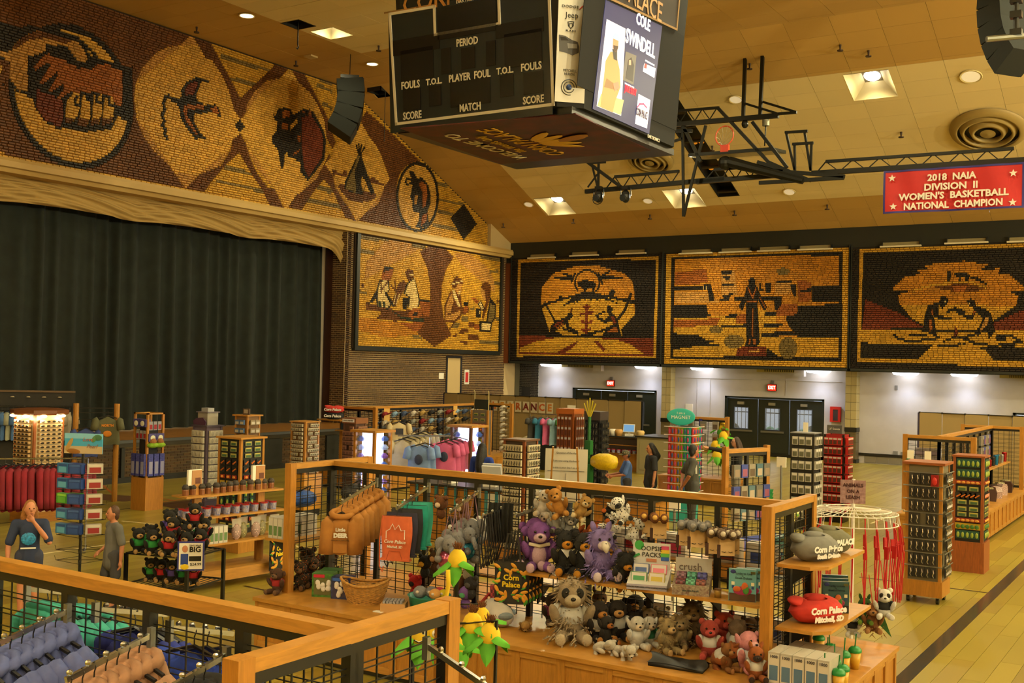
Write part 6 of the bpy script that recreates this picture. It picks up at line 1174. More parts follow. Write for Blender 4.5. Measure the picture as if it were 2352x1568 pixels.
# --- front shelf
def on(px,py,y,z): p = atY(px,py,y); p.z = z; return p
def sit(t,px,py,z,s,off=0.0): p = at(px,py,z) if z != ZS else on(px,py,9.66,z); t.location = p; t.rotation_euler = (0,0,facing(p,off)); t.scale = (s,) * 3; return t
g1_ = plush('plush_gorilla','purple plush gorilla with pale face and hands sitting on the shelf','6A3E86','B89AA8','side',belly=True,shirt=None); sit(g1_,1236,1303,ZS,.52,.1); b = MB(); b.tube([(-.2,-.13,.52),(0,-.2,.49),(.2,-.13,.52)],.035,6); b.build('bandana',M('C8BCA0',.7),g1_)
g2_ = plush('plush_gorilla','second purple gorilla tucked behind the front one','6A3E86','B89AA8','side'); sit(g2_,1218,1290,ZS,.54,-.2); g2_.location.y += .12
for t,px in ((plush('plush_bear','black plush bear with white bandana leaning on the gorilla','17181A','B87818','round',shaggy=120),1300),(plush('plush_bear','black plush bear with pale bandana beside the purple bird','1A1A1A','B07818','round',shaggy=120),1342)):
 sit(t,px,1304,ZS,.46,.1); MB().prism([(-.14,.56),(.14,.56),(0,.38)],-.24,-.2,'y').build('bandana',M('C4C4C4',.7),t)
t = plush('plush_bird','lavender shaggy plush bird with white beak on the shelf','7A6AA8','C8B8C0','point',shaggy=260,eye=True); sit(t,1378,1312,ZS,.52,.3); b = MB(); b.tube([(0,-.26,.68),(0,-.36,.62),(0,-.38,.54)],[.09,.07,.02],8); b.build('beak',M('C8C0B4',.5),t,smooth=True)
t = plush('plush_bear','black shaggy bear slumped forward with orange paw pads','16171A','B87818','round',shaggy=200); sit(t,1420,1318,ZS,.36,.5); t.rotation_euler = (.5,0,facing(t.location,.5))
def oops():
 p = on(1492,1320,9.6,ZS); t = thing('first_aid_display','white counter display of kids ice packs lettered Oopsie Packs','display',p,facing(p,-.15)); CW = M('C8C8C4',.6)
 MB().prism([(-.17,0),(.12,0),(.12,.16),(-.17,.05)],-.19,.19,'x').build('tray',CW,t); MB().bb((-.18,.1,.1),(.18,.112,.40)).build('header_card',CW,t); MB().bb((-.19,-.176,0),(.19,-.17,.05)).build('front_lip',M('9A96A8',.6),t)
 text('OOPSIE',.062,BLK,t,(.0,.096,.345)); text('PACKS',.062,BLK,t,(.0,.096,.285)); text("ICE PACKS FOR LIFE'S LITTLE OOPSIE WOOPSIES",.019,BLK,t,(0,-.18,.025))
 MB().cyl((-.12,.1,.375),(-.12,.094,.375),.045,n=16).build('green_disc',M('3A9A4A',.5),t)
 for i,c in enumerate(('C84A78','D8B83A','5AA84A','2A5AB0')): MB().box((.13,.097,.36 - i * .035),(.09 - abs(i - 1.5) * .01,.006,.034)).build('rainbow_band',M(c,.5),t)
 MB().box((.0,.097,.235),(.1,.006,.03)).build('plaster_mark',M('B87A5A',.5),t); MB().prism([(-.18,.27),(-.12,.3),(-.11,.28),(-.17,.25)],.09,.1,'y').build('toucan_mark',M('2E8A4A',.5),t)
 return p
oops()
pk = [box_mesh('ice_pack',.15,.04,.09,[M(c,.3),M('C8C4C4',.4),M(c2,.4)]) for c,c2 in (('2A4A8A','3A5A9A'),('C85A78','D87A90'),('2A7A4A','3A8A5A'),('A8983A','B8A84A'))]
p = on(1492,1320,9.6,ZS); rz_ = facing(p,-.15); Rm = Matrix.Rotation(rz_,3,'Z')
for i,(dx,dy,dz) in enumerate(((-.085,.02,.14),(.085,.02,.14),(-.085,-.1,.08),(.085,-.1,.08))): put(pk[i],'ice_pack_box',('blue','pink','green','yellow')[i] + ' boxed ice pack in the Oopsie Packs display','box',None,p + Rm @ Vector((dx,dy,dz - .02)),(-.25,0,rz_))
def crush():
 p = on(1590,1345,9.62,ZS); t = thing('bracelet_display','floral counter display of bracelet rolls lettered crush','display',p,facing(p,-.1)); FLW = M('9A9480',.6,kind='noise',s=9,col2='6A4A44')
 MB().prism([(-.16,0),(.12,0),(.12,.17),(-.16,.09)],-.17,.17,'x').build('tray',FLW,t); MB().bb((-.17,.11,.1),(.17,.122,.3)).build('header_card',M('A8A49C',.6),t); text('crush',.1,M('5A4E48',.6),t,(-.03,.106,.215)); text('one size fits all',.025,M('2A4A48',.6),t,(0,-.165,.045))
 for r_ in range(2):
  for i in range(3): b = MB(); y,z = -.1 + r_ * .11,.1 + r_ * .045; b.cyl((-.14 + i * .095,y,z),(-.055 + i * .095,y,z),.045,n=12); b.build('bracelet_roll',M(('5A2A34','4A8A72','6A3A34','6A4A5A','3A7A6A','3A3A7A')[i + r_ * 3],.5,kind='check',s=40,v=.5),t)
crush()
t = thing('candle_jar','small amber candle jar between the display and the books','candle',on(1649,1353,9.55,ZS)); MB().lathe([(0,0),(.03,0),(.032,.07),(.03,.072),(0,.07)],n=14).build('jar',M('8A6A2A',.3),t,smooth=True); MB().cyl((0,0,.07),(0,0,.082),.033,n=14).build('lid',M('5A3A1A',.4),t)
def book(lab,loc,rz,w_=.235,h_=.29,th=.02,group=None,dark=False,tilt=0.0):
 t = thing('picture_book',lab,'book',loc,rz,group); t.rotation_euler = (tilt,0,rz); CV = M('5E98A0' if not dark else '2A4E54',.4); MB().bb((-w_ / 2,0,0),(w_ / 2,th,h_)).build('pages',M('B8BCC8',.6),t)
 c = MB(); c.bb((-w_ / 2 - .003,-.004,0),(w_ / 2 + .003,0,h_)); c.bb((-w_ / 2 - .003,th,0),(w_ / 2 + .003,th + .004,h_)); c.bb((-w_ / 2 - .006,-.004,0),(-w_ / 2,th + .004,h_)); c = c.build('cover',CV,t)
 MB().bb((-w_ / 2,-.006,.002),(w_ / 2,-.004,h_ * .25)).build('ground_print',M('3E2A1C' if not dark else '1A1A1E',.5),t); b = MB(); b.ell((.0,-.006,h_ * .33),(w_ * .36,.004,h_ * .14),n=12,m=6); b.build('sofa_print',M('8A1E4E',.5),t); b = MB(); b.ell((.02,-.01,h_ * .46),(.03,.004,.04)); b.ell((-.05,-.01,h_ * .38),(.035,.004,.025)); b.build('figure_print',M('B85A24',.5),t); b = MB(); b.ell((.03,-.011,h_ * .36),(.028,.003,.04)); b.build('figure_print',M('3A7A2E',.5),t)
 for x in (-.085,.09): b = MB(); b.bb((x - .014,-.007,h_ * .5),(x + .014,-.004,h_ * .6)); b.build('lamp_print',M('D8CFB0',.5),t); b = MB(); b.bb((x - .01,-.007,h_ * .4),(x + .01,-.004,h_ * .48)); b.build('lamp_print',M('1E3A7A',.5),t)
 text('Lucky to Live',.027,M('14323A',.6),t,(.01,-.007,h_ * .86)); text('in',.018,M('14323A',.6),t,(0,-.007,h_ * .79)); text('South Dakota',.027,M('14323A',.6),t,(.01,-.007,h_ * .72)); b = MB(); b.ell((-.085,-.006,h_ * .91),(.025,.003,.018)); b.build('badge',M('1E2A6A',.5),t); MB().bb((.07,-.006,h_ * .86),(.112,-.004,h_ * .94)).build('badge',M('4A4A1A',.5),t)
 return t
for i,(px,py,lab) in enumerate(((1705,1378,'turquoise picture book facing out in front of the others on the shelf'),(1722,1366,'turquoise picture book directly behind the front one'),(1745,1360,'turquoise picture book half hidden by the oak post'))): p = on(px,py,9.54 + .07 * i,ZS); book(lab,(p.x,p.y,p.z),.28 + i * .02)
# --- packaged boxes on the back shelf
bxm = [box_mesh('boxed_toy',.3,.16,.22,[M('B8B0A4',.5),M('C8C0B4',.5),M(c,.5)]) for c in ('2A3E7A','A82A2A','B03050','8A3A2A')]
for i,(x,lab) in enumerate(((-5.3,'white boxed toy with a blue animal picture on the back shelf'),(-4.95,'white boxed toy with a red picture on the back shelf'),(-4.55,'white boxed toy with a pink picture on the back shelf'),(-4.0,'white boxed toy with a brown picture behind the sloth slippers'),(-3.62,'white boxed toy with a blue picture beside the end panel'))): put(bxm[i % 4],'boxed_toy',lab,'box',None,(x,10.14,1.38),.02 * i)
for i in range(4): put(bxm[(i + 1) % 4],'boxed_toy','red-topped boxed toy in the row on the back of the base','box','red boxed toys on the base',(-4.9 + i * .42,10.5,HB),0)
# --- plush pile on the base top
PILE = [('plush_moose','dark plush moose in pink plaid pyjamas','2A1C14','4A3424','side','6A2040',1268,1432,.34,.2,{}),('plush_sloth','big shaggy cream plush sloth with dark eye patches','8A7A62','A89A80','none','A8A8A4',1310,1468,.62,.1,dict(shaggy=420,mask='14120E')),('plush_eagle','brown plush bird peering behind the sloth','5A3A18','8A6A30','point',None,1375,1428,.34,.2,{}),('plush_dog','black and tan plush dog in white shirt','1E1612','A06A2A','long','A8A6A0',1372,1470,.4,.5,{}),('plush_dog','dark plush dog with amber muzzle leaning on the chimp','1A1614','9A5A1A','long',None,1390,1478,.28,.7,{}),('plush_chimp','dark chimp plush in white hooded shirt','1E1610','B88A4E','side','A8A8A2',1416,1466,.4,.2,{}),('plush_chimp','second chimp plush half hidden in front of the wire','1C140E','A87838','side','3A3A48',1458,1446,.38,-.1,{}),('plush_rhino','taupe plush rhino behind the chimps','7A6E5C','8A7E6A','round',None,1415,1432,.26,0,{}),('plush_bull','white plush bull sitting beside the chimp','C0BCB2','C8B8A0','long','B8B8B4',1462,1488,.32,.3,{}),('plush_bull','white plush bull in green scarf','C4C0B6','B8A890','long','1E6A4A',1488,1484,.3,.5,{}),('plush_dog','white plush puppy lying on its side in front','B8B2A6','C8C2B6','long',None,1362,1498,.24,1.2,{}),('plush_dog','white plush puppy lying near the board edge','BEB8AE','C8C4BA','long',None,1405,1502,.22,.9,{}),('plush_goat','cream plush goat with brown ears lying in front','C4BEB2','D0CAC0','long',None,1434,1512,.22,.4,{}),('plush_raccoon','brown grey plush raccoon behind the bulls','6A5A46','9A8A72','round',None,1492,1462,.3,0,{}),('plush_raccoon','second brown grey raccoon plush by the wire','6E5E4A','9E8E74','round',None,1520,1460,.3,.2,{}),('plush_hedgehog','shaggy beige plush hedgehog showing its paw','8A7852','B89A6A','round',None,1530,1498,.34,.6,dict(shaggy=200)),('plush_hedgehog','second shaggy beige hedgehog plush','84724E','A88C60','round',None,1565,1486,.32,-.2,dict(shaggy=200)),('plush_lynx','long-haired brown plush lynx behind the black cloth','5A4630','7A6448','point',None,1592,1478,.44,0,dict(shaggy=260)),('plush_monkey','coral red plush monkey in white shirt','9A3A2E','B84A44','round','B8B4AC',1628,1508,.36,.1,{}),('plush_monkey','second coral red plush monkey behind the first','9A3628','A8443A','round',None,1662,1492,.38,.4,{}),('plush_fox','orange plush fox in white shirt lying on the front edge','8A4A1A','2A1A10','point','B0ACA4',1635,1530,.34,1.1,{}),('plush_squirrel','taupe plush squirrel facing away by the monkeys','6E5C4A','8A7862','round','A8A6A0',1690,1508,.36,2.6,{}),('plush_rabbit','pale pink plush rabbit leaning on the oak post','C08088','D0A0A4','long','B8B8BC',1715,1542,.38,.7,{}),('plush_fox','second orange plush fox next to the pink rabbit','8E4C1C','2A1810','point','B4B0A8',1735,1560,.3,.2,{}),('plush_bear','brown plush bear beside the oak post','6E431E','9A6A38','round',None,1742,1528,.3,.3,{}),('plush_bear','tan plush bear by the orange fox','7A4E22','A87A48','round',None,1668,1540,.26,.8,{}),('plush_bear','brown bear plush behind the pink rabbit','52381E','7A5A36','round',None,1722,1490,.32,.1,{})]
for (nm,lab,c1,c2,er,sh_,px,py,s,off,kw) in PILE: t = plush(nm,lab,c1,c2,er,shirt=sh_,**kw); sit(t,px,py,HB,s,off)
for lab,a in (('white plush puppy lying on its side in front',1.2),('white plush puppy lying near the board edge',1.3),('cream plush goat with brown ears lying in front',1.0),('orange plush fox in white shirt lying on the front edge',.9)):
 for o in COL.objects:
  if o.get('label') == lab: o.rotation_euler = (a,0,o.rotation_euler[2]); o.location.z += .035
b = MB(); b.grid(lambda u,v: (-.26 + .52 * u + .03 * math.sin(v * 7),-.13 + .26 * v + .03 * math.sin(u * 5),.035 + .035 * math.sin(u * 6 + v * 3) * (1 - abs(2 * v - 1)) + .03 * math.sin(v * PI)),22,12); b.prism([(-.25,-.12),(.25,-.12),(.24,.12),(-.24,.12)],0,.03,'z')
o = tag(b.build('folded_cloth',M('141415',.5),smooth=True),'black folded fabric bag lying among the plush on the base','fabric'); o.location = at(1560,1530,HB); o.rotation_euler = (0,0,.1)
t = thing('plush_bus','white plush train with window patches lying on the base','plush toy',at(1140,1430,HB),.9); BW = M('B8B4AE',.85,kind='fabric',v=.08); b = MB(); b.ell((0,0,.12),(.13,.3,.12)); b.ell((0,-.15,.11),(.13,.16,.11)); b.build('body',BW,t,smooth=True)
for i in range(4): MB().ell((.115,-.2 + i * .13,.15),(.02,.045,.03),n=8,m=5).build('window',M('6A7A88',.5),t)
MB().ell((0,-.29,.13),(.08,.03,.04)).build('windscreen',M('6A7A88',.5),t); MB().tube([(-.12,.25,.12),(0,.27,.24),(.12,.25,.12)],.02,6).build('red_stripe',M('8A1C1C',.8),t)
t = plush('plush_toy','small tan plush puppy lying on the bare board','A8844A','C8A870','long'); sit(t,1205,1445,HB,.2,.8); t.rotation_euler = (1.2,0,.6); t.location.z += .03
b = MB(); b.tube([(0,0,.0),(.08,.02,.08),(.14,.02,.2),(.12,.0,.34)],[.05,.06,.06,.04],8); o = tag(b.build('sock',M('7A2A30',.85,kind='check',s=30,v=.6),smooth=True),'red and grey striped plush sock behind the white train','sock'); o.location = at(1110,1415,HB)
# --- right end shelves: folded hoodies, books
def folded(lab,col,loc,rz,w_,d_,h_,prints):
 t = thing('folded_hoodie',lab,'hoodie',loc,rz); m = M(col,.9,kind='fabric',s=2,v=.14); b = MB(); R2 = random.Random(len(lab))
 b.grid(lambda u,v: (w_ / 2 * math.cos(2 * PI * u) * (math.sin(PI * (.05 + .9 * v)) ** .45) * (1 + .04 * math.sin(u * 25)),d_ / 2 * math.sin(2 * PI * u) * (math.sin(PI * (.05 + .9 * v)) ** .45),h_ * (1 - v) + .02 * math.sin(u * 19 + v * 8) * math.sin(PI * v)),30,12); b.build('body',m,t,smooth=True)
 for (dx,dy,dz,rx_,rz_) in ((-.25,.18,.85,.3,.5),(.22,.2,.85,.2,-.4)): b = MB(); b.ell((dx * w_,dy * d_,dz * h_),(w_ * .3,d_ * .24,h_ * .22),rot=(rx_,.15,rz_),n=14,m=8); b.build('sleeve_fold',m,t,smooth=True)
 for (s_,sz,x,y,z,rx,rzz) in prints: text(s_,sz,M('D4D0CC',.6),t,(x,y,z),(rx,0,rzz),bold=.004,shear=.15)
pA = at(1868,1268,1.55); folded('grey folded hoodie with white letters on the top end shelf','6A6A66',(-3.04,9.82,1.55),1.1,.5,.34,.22,[('Corn Palace',.07,0,-.168,.12,1.5,0),('South Dakota',.05,0,-.172,.06,1.57,0)]); folded('olive grey folded hoodie behind the grey one','5E5C48',(-3.04,10.3,1.55),1.2,.46,.34,.22,[('PALACE',.07,.0,-.17,.12,1.5,0)])
folded('red folded hoodie printed Corn Palace Mitchell on the lower shelf','B42C22',(-3.03,9.85,1.0),1.0,.56,.36,.2,[('Corn Palace',.08,.0,-.178,.13,1.5,0),('Mitchell, SD',.065,.0,-.184,.055,1.57,0)])
for i,y in enumerate((10.3,10.45,10.62)): book(('teal picture book standing at the front of the lower end shelf','teal picture book standing between two others on the end shelf','teal picture book standing at the back of the end shelf')[i],(-2.98 - .05 * i,y,1.0),.5,dark=True)
for i in range(3): book('turquoise book stacked behind the end panel wire',(-3.5 - .02 * i,10.1 + .06 * i,1.38),1.2,group='books behind the end panel')
# --- puzzles and cups on the base at the right end
PZ = box_mesh('puzzle',.1,.3,.27,[M('A8A49A',.5),M('C4BEB0',.5),M('4A6A8A',.5)]); PZ2 = box_mesh('puzzle_flat',.1,.3,.24,[M('7A6A56',.5),M('9A9488',.5),M('3A6A3A',.5)])
for i in range(5): o = thing('puzzle_box','white 1000-piece puzzle box standing in the row of five','puzzle',(-3.13 + i * .105,9.2,HB),.0,group='row of 1000-piece puzzle boxes'); obj('carton',PZ,o); text('1000',.035,M('1E1E3A',.6),o,(0,-.156,.235));
for i in range(4): put(PZ2,'puzzle_box','tan-topped puzzle box in the row behind the white ones','puzzle','tan puzzle boxes in the second row',(-3.1 + i * .105,9.55,HB))
def cup():
 t = thing('corn_cup','yellow cup with green lid and straw on the oak base','cup',group='yellow cups with green lids'); MB().lathe([(0,0),(.032,0),(.046,.13),(0,.13)],n=16).build('cup',M('C89A2A',.4),t,smooth=True); MB().lathe([(.05,.128),(.052,.14),(.046,.155),(.03,.17),(0,.172)],n=16).build('lid',M('0E7A34',.4),t,smooth=True); MB().cyl((0,0,.17),(.008,0,.27),.005,n=6).build('straw',M('0E6A34',.4),t); return t
cu = Rep(cup())
for i,(px,py) in enumerate(((1963,1535),(1938,1546),(1916,1562),(1905,1528),(1880,1505),(1893,1585),(1925,1590),(1935,1580),(1900,1545))): p = at(px,py,HB); cu.put(p,i,scale=1.15)
tag(MB().box((-2.58,9.35,.48),(.02,.05,.2),r=(0,0,.1)).build('tape_scrap',M('C8B890',.6)),'torn pale paper scrap stuck on the base corner','paper')
# ================================================================ foreground gondola with hoodies
gf = thing('display_gondola','near oak and black wire gondola hung with hoodies on chrome arms','gondola')
oak_base(gf,-6.75,2.95,-2.75,4.7,HB,npan=(8,4)); wire_panel(gf,(-6.65,3.8),(-3.27,3.8),HB,HR,5,wr=.007); wire_panel(gf,(-3.27,3.15),(-3.27,4.52),HB,HR,2,wr=.007); wood_post(gf,-3.27,3.13,HB,HR); wood_post(gf,-3.27,4.54,HB,HR)
def rack_of(name,cat,lab,col,n,start,d,L,drop,w_,ln,sl,hood,grp,kf=(.95,.13),extra=None,r0=0.0,lab0=None):
 p = Vector(start); e = arm(gf,p,d,L,drop); m = M(col,.92,kind='fabric',s=2,v=.16); q = Rep(garment(name,lab,cat,m,grp,w_,ln,sl,hood,.1,extra)); base = math.atan2(d[0],-d[1])
 for i in range(n): c = p.lerp(e,kf[0] - i * kf[1]); q.put((c.x,c.y,c.z + .0),base + r0 + RND.uniform(-.12,.12))
for (px,py,dy,name,lab,col,n,hood,sl,grp,ln) in ((160,1400,-1,'hoodie','lavender blue hoodie hanging on a chrome arm','4E5A92',7,True,.56,'lavender blue hoodies',.66),(352,1455,-1,'hoodie','dusty beige hoodie hanging on a chrome arm','9A7458',7,True,.56,'dusty beige hoodies',.66),(525,1500,-1,'hoodie','black hoodie hanging on a chrome arm','1A1B1E',6,True,.56,'black hoodies',.66),(58,1352,1,'hoodie','teal hoodie hanging on the far side of the wire','2E8A7E',6,True,.55,'teal hoodies',.62),(215,1398,1,'sweatshirt','royal blue sweatshirt hanging on the far side of the wire','14247A',4,False,.5,'royal blue sweatshirts',.6)):
 p = atY(px,py,3.8 + dy * .04); rack_of(name,name,lab,col,n,(p.x,p.y,p.z),(0,dy),.5,.12,.5,ln,sl,hood,grp)
def cornprint(t): b = MB(); b.ell((0,-.075,-.36),(.035,.012,.1)); b.build('corn_print',M('B8921E',.6),t); b = MB(); b.ell((-.04,-.072,-.42),(.02,.01,.07),rot=(0,.3,0)); b.ell((.04,-.072,-.42),(.02,.01,.07),rot=(0,-.3,0)); b.build('husk_print',M('3A7A2A',.6),t)
p = atY(385,1440,3.85); rack_of('t_shirt','t-shirt','royal blue t-shirt printed with a corn cob','1C3AA0',3,(p.x,p.y,p.z),(0,1),.45,.12,.5,.6,.2,False,'corn print t-shirts',(.8,.2),cornprint,r0=PI * 1.0)
rack_of('t_shirt','t-shirt','plain black t-shirt hanging on the end panel arm','17181A',6,(-3.23,3.82,1.74),(1,0),.5,.12,.5,.62,.2,False,'black t-shirts on the end panel'); rack_of('t_shirt','t-shirt','charcoal t-shirt low on the long chrome arm','2A2624',3,(-3.23,4.3,1.88),(1,0),.62,.24,.48,.6,.2,False,'charcoal t-shirts on the long arm',(.98,.14))
for (px,py,y) in ((965,1475,5.0),(1010,1480,5.05)): p = atY(px,py,y); cf.put((p.x,p.y,p.z),.55,scale=.5)
for (px,py,y) in ((1085,1452,5.2),(1125,1475,5.2)): p = atY(px,py,y); ch.put((p.x,p.y,p.z),.4,label='yellow corn hat hanging beside the chrome end arm',scale=.45)
b = MB(); q0,q1 = atY(950,1440,5.05),atY(1140,1425,5.2); b.tube([q0,q1,(q1.x,q1.y,0)],.012,5); b.tube([q0,(q0.x,q0.y,0)],.012,5); tag(b.build('hat_rail',BLK),'thin black rail the corn hats hang from','rail')
# ================================================================ left of the hall
def cards(tw,face,zs,cols,me,name,lab,cat,grp,margin=.05,n=.01,skip=0.0,tilt=0.0):
 for z in zs: tw.fill(face,z,cols,lambda p,r,i: put(me,name,lab,cat,grp,p,(tilt,0,r) if tilt else r),margin,n,skip)
fr_ = lambda a,b,k: [a + (b - a) * i / (k - 1) for i in range(k)]
PURP = M('3E3A78',.5); WC = M('C4C0B0',.5); GC = M('9A968C',.5)
# purple pet toy tower
P4 = Vector((-18.95,15.4,0)); tw = Tower('display_tower','oak framed tower of purple packets on a plain oak base',P4,.44,.68,2.03,OAKV,None,(.46,.68,OAKV),None); MB().bb((-.13,-.13,.68),(.13,.13,1.75)).build('core',BLKM,tw.t); b = MB()
for q in ((-.22,-.22,.22,-.19),(.19,-.22,.22,.22),(-.22,.19,.22,.22),(-.22,-.22,-.19,.22)): b.bb((q[0],q[1],2.0),(q[2],q[3],2.03))
b.build('top_frame',OAK,tw.t)
for f in (0,1):
 cards(tw,f,(1.9,) if f == 0 else (1.6,),2,card_mesh('c',.19,.16,.13,[PURP,M('C8C8B0',.5)],1),'toy_box','purple boxed pet toy high on the oak tower','box','purple boxes on the oak tower',.02,-.1); cards(tw,f,(1.66,) if f == 0 else (1.85,),3,card_mesh('c',.09,.18,.05,[M('8A8A8E',.3),M('8A1418',.4)]),'toy_card','red and silver toy card on the oak tower','toy','red toy cards on the oak tower',.05,-.07)
 cards(tw,f,(1.18,),3,card_mesh('c',.12,.46,.05,[M('3A3E88',.4,kind='noise',s=6,v=.5),M('8A8AA8',.3)]),'toy_bag','long purple bag of toys hanging low on the oak tower','bag','purple bags on the oak tower',.0,.0)
for i in range(2): p,r = tw.pos(1,-.09 + i * .18,1.36,-.02); o = thing('plush_toy','lime and brown plush squeaker on the oak tower','plush toy',p,r,'lime squeakers on the oak tower'); MB().ell((0,-.04,.0),(.14,.1,.06)).build('skirt',M('7AA01E',.8,kind='fur',v=.3),o); MB().ell((0,-.04,.08),(.08,.08,.07)).build('head',M('8A5A30',.8),o)
# stacks of card spinners: (name, label, centre, width, z0, z1, post, panel, base, top, card, rows, cols)
p5 = at(472,1160); t5 = Tower('display_tower','tall mauve tower of white jewellery cards',p5,.44,.12,1.72,M('5A4E62',.5),M('6A5E6E',.6),(.47,.12,M('4A4254',.5)),(.5,.03,M('4A4254',.5)))
cm5 = card_mesh('c',.115,.125,.05,[WC,M('A8A498',.5)],1)
for f in (0,1): cards(t5,f,fr_(1.64,.3,10),3,cm5,'jewellery_card','white jewellery card on the mauve tower','jewellery card','white cards on the mauve tower',.04,.02)
MB().bb((-.15,-.15,1.75),(.15,.15,2.02)).build('upper_tier',GC,t5.t); MB().bb((-.18,-.18,2.02),(.18,.18,2.04)).build('upper_cap',M('6A6270',.5),t5.t); MB().bb((-.1,-.1,2.04),(.1,.08,2.12)).build('top_carton',M('9A9CA0',.5),t5.t); MB().prism([(-.18,1.76),(.18,1.76),(.2,1.83),(.1,1.92),(-.1,1.9),(-.2,1.84)],-.24,-.22,'y').build('name_plaque',M('4A2E4A',.5),t5.t)
p6 = Vector((-17.6,16.9,0)); t6 = Tower('display_tower','oak tower with a flat top and a framed photo on it',p6,.38,.1,1.98,OAKV,M('7A5A34',.6),(.4,.1,OAKD),(.46,.03,OAK)); MB().bb((-.05,-.1,2.01),(.15,-.08,2.14)).build('framed_photo',M('5A4A3A',.5),t6.t); MB().bb((-.01,-.105,2.04),(.1,-.1,2.12)).build('photo',M('A8A090',.5),t6.t)
for f in (0,1): cards(t6,f,fr_(1.9,1.2,5),2,card_mesh('c',.13,.1,.03,[M('8A7A5A' if f else '4A6A9A',.4),M('B8B0A0',.5)]),'souvenir_card','souvenir card leaning in the flat topped oak tower','card','cards in the flat topped tower',.05,.02)
p7 = at(548,1262); t7 = Tower('display_tower','oak corner tower of corn magnets on black panels',p7,.54,.32,1.88,OAKV,BLKM,(.56,.32,OAKV),(.6,.03,OAK))
MG = [card_mesh('magnet',.14,.07,.008,[M('8A8A5A',.4),M('3A5A3A',.4),M('B8A84A',.4)]),card_mesh('magnet',.07,.13,.008,[M('1A4A3E',.4),M('8A9A3A',.4)],1),card_mesh('magnet',.11,.1,.008,[BLKM,M('B8601C',.4)],2),card_mesh('magnet',.1,.06,.01,[M('8A2A1A',.4),M('C88A3A',.4)],1),card_mesh('magnet',.1,.1,.01,[M('A88A1C',.4),M('3A6A2A',.4)],1)]
ML = ('ticket-shaped','green corn-shaped','orange feather-shaped','small red car-shaped','round gold')
def magnets(tw,grp,faces,seq,cols,lab):
 for f in faces:
  for (z,k) in seq: cards(tw,f,(z,),cols if k != 0 else max(2,cols // 2),MG[k],'magnet','%s magnet on %s' % (ML[k],lab),'magnet','%s magnets on %s' % (ML[k],lab),.06,.0)
magnets(t7,'m',(0,1),[(1.84,0),(1.74,0),(1.64,0),(1.54,2),(1.42,2),(1.28,3),(1.18,4),(1.05,1),(.9,1),(.74,1),(.58,3),(.48,0)],3,'the oak corner tower')
p8 = at(672,1186); p8.y += .3; t8 = Tower('display_tower','oak jewellery spinner standing on a wooden cabinet',p8,.42,.86,1.93,OAKV,M('6A4A24',.6),None,(.46,.02,OAK)); MB().bb((-.24,-.24,0),(.24,.24,.14)).build('cabinet_plinth',BLKM,t8.t); MB().bb((-.26,-.26,.14),(.26,.26,.86)).build('cabinet',M('B07E22',.4,kind='wood',s=-1,v=.1),t8.t)
for z in (.3,.7): MB().box((-.22,-.27,z),(.03,.02,.09)).build('hinge',BLK,t8.t)
cm8 = card_mesh('c',.055,.06,.03,[M('B4AC98',.5),M('6A6458',.5)],1)
for f in (0,1): cards(t8,f,fr_(1.9,.96,12),5,cm8,'earring_card','small earring card on the oak jewellery spinner','jewellery card','earring cards on the jewellery spinner',.05,.01,.1)
p9 = Vector((-16.3,18.9,0)); t9 = Tower('display_tower','brown spinner of leather goods topped with a lettered block',p9,.36,.1,1.82,M('5A3A24',.6),M('4A3020',.6),(.38,.1,OAKD),(.42,.12,M('7A4A24',.5))); cm9 = card_mesh('c',.1,.09,.04,[M('7A5238',.6),M('5A3A28',.6)])
MB().bb((-.18,-.22,1.85),(.16,-.21,1.92)).build('sign_strip',PAPER,t9.t); text('HANDCRAFTED',.04,BLK,t9.t,(-.01,-.222,1.885))
for f in (0,1): cards(t9,f,fr_(1.76,.9,9),3,cm9,'leather_tag','brown leather tag hanging on the brown spinner','leather tag','leather tags on the brown spinner',.03,.02,.05)
# pearl kit spinner
p3 = at(181,1368); t3 = thing('wire_spinner','black wire floor spinner with a beach-picture sign on top','spinner',p3); MB().cyl((0,0,0),(0,0,1.9),.02,n=8).build('pole',BLK,t3)
for a in range(4): MB().bar((0,0,.03),(.35 * math.cos(a * PI / 2 + .6),.35 * math.sin(a * PI / 2 + .6),.03),.03).build('foot',BLK,t3)
sg = thing('picture_sign','printed sign of a beach with shell lettered Love Pearl','sign',p3 + Vector((0,0,1.9)),.45); MB().bb((-.27,0,0),(.27,.012,.27)).build('board',M('3A9AC8',.5),sg); MB().bb((-.27,-.004,.0),(.27,0,.1)).build('beach_print',M('B8A47E',.5),sg); MB().bb((-.27,-.003,.2),(.27,0,.27)).build('sky_print',M('7ABAD8',.5),sg)
text('Love',.075,M('B86A4A',.5),sg,(.06,-.006,.19),shear=.3); text('Pearl',.075,M('8A5A4A',.5),sg,(.12,-.006,.1),shear=.3)
for (c,r_,m,a) in (((-.2,-.004,.12),(.03,.004,.1),'A8884A',.5),((-.14,-.004,.03),(.1,.004,.035),'8A5A1C',.1),((.2,-.004,.22),(.06,.003,.04),'3A6A4A',0),((.15,-.004,.2),(.03,.003,.05),'4A7A4A',.5)): MB().ell(c,r_,rot=(0,a,0),n=8,m=6).build('shell_print',M(m,.5),sg)
KM = [card_mesh('k',.2,.13,.09,[M(c,.4),M(c2,.4),M(c3,.4)]) for c,c2,c3 in (('2A6AA0','5AA0C8','2A4A88'),('1E3A7A','2A4A8E','3A5A9A'),('B0A89A','8A2A2A','C0B8A8'),('3A8A2A','5AA03A','8AC04A'))]
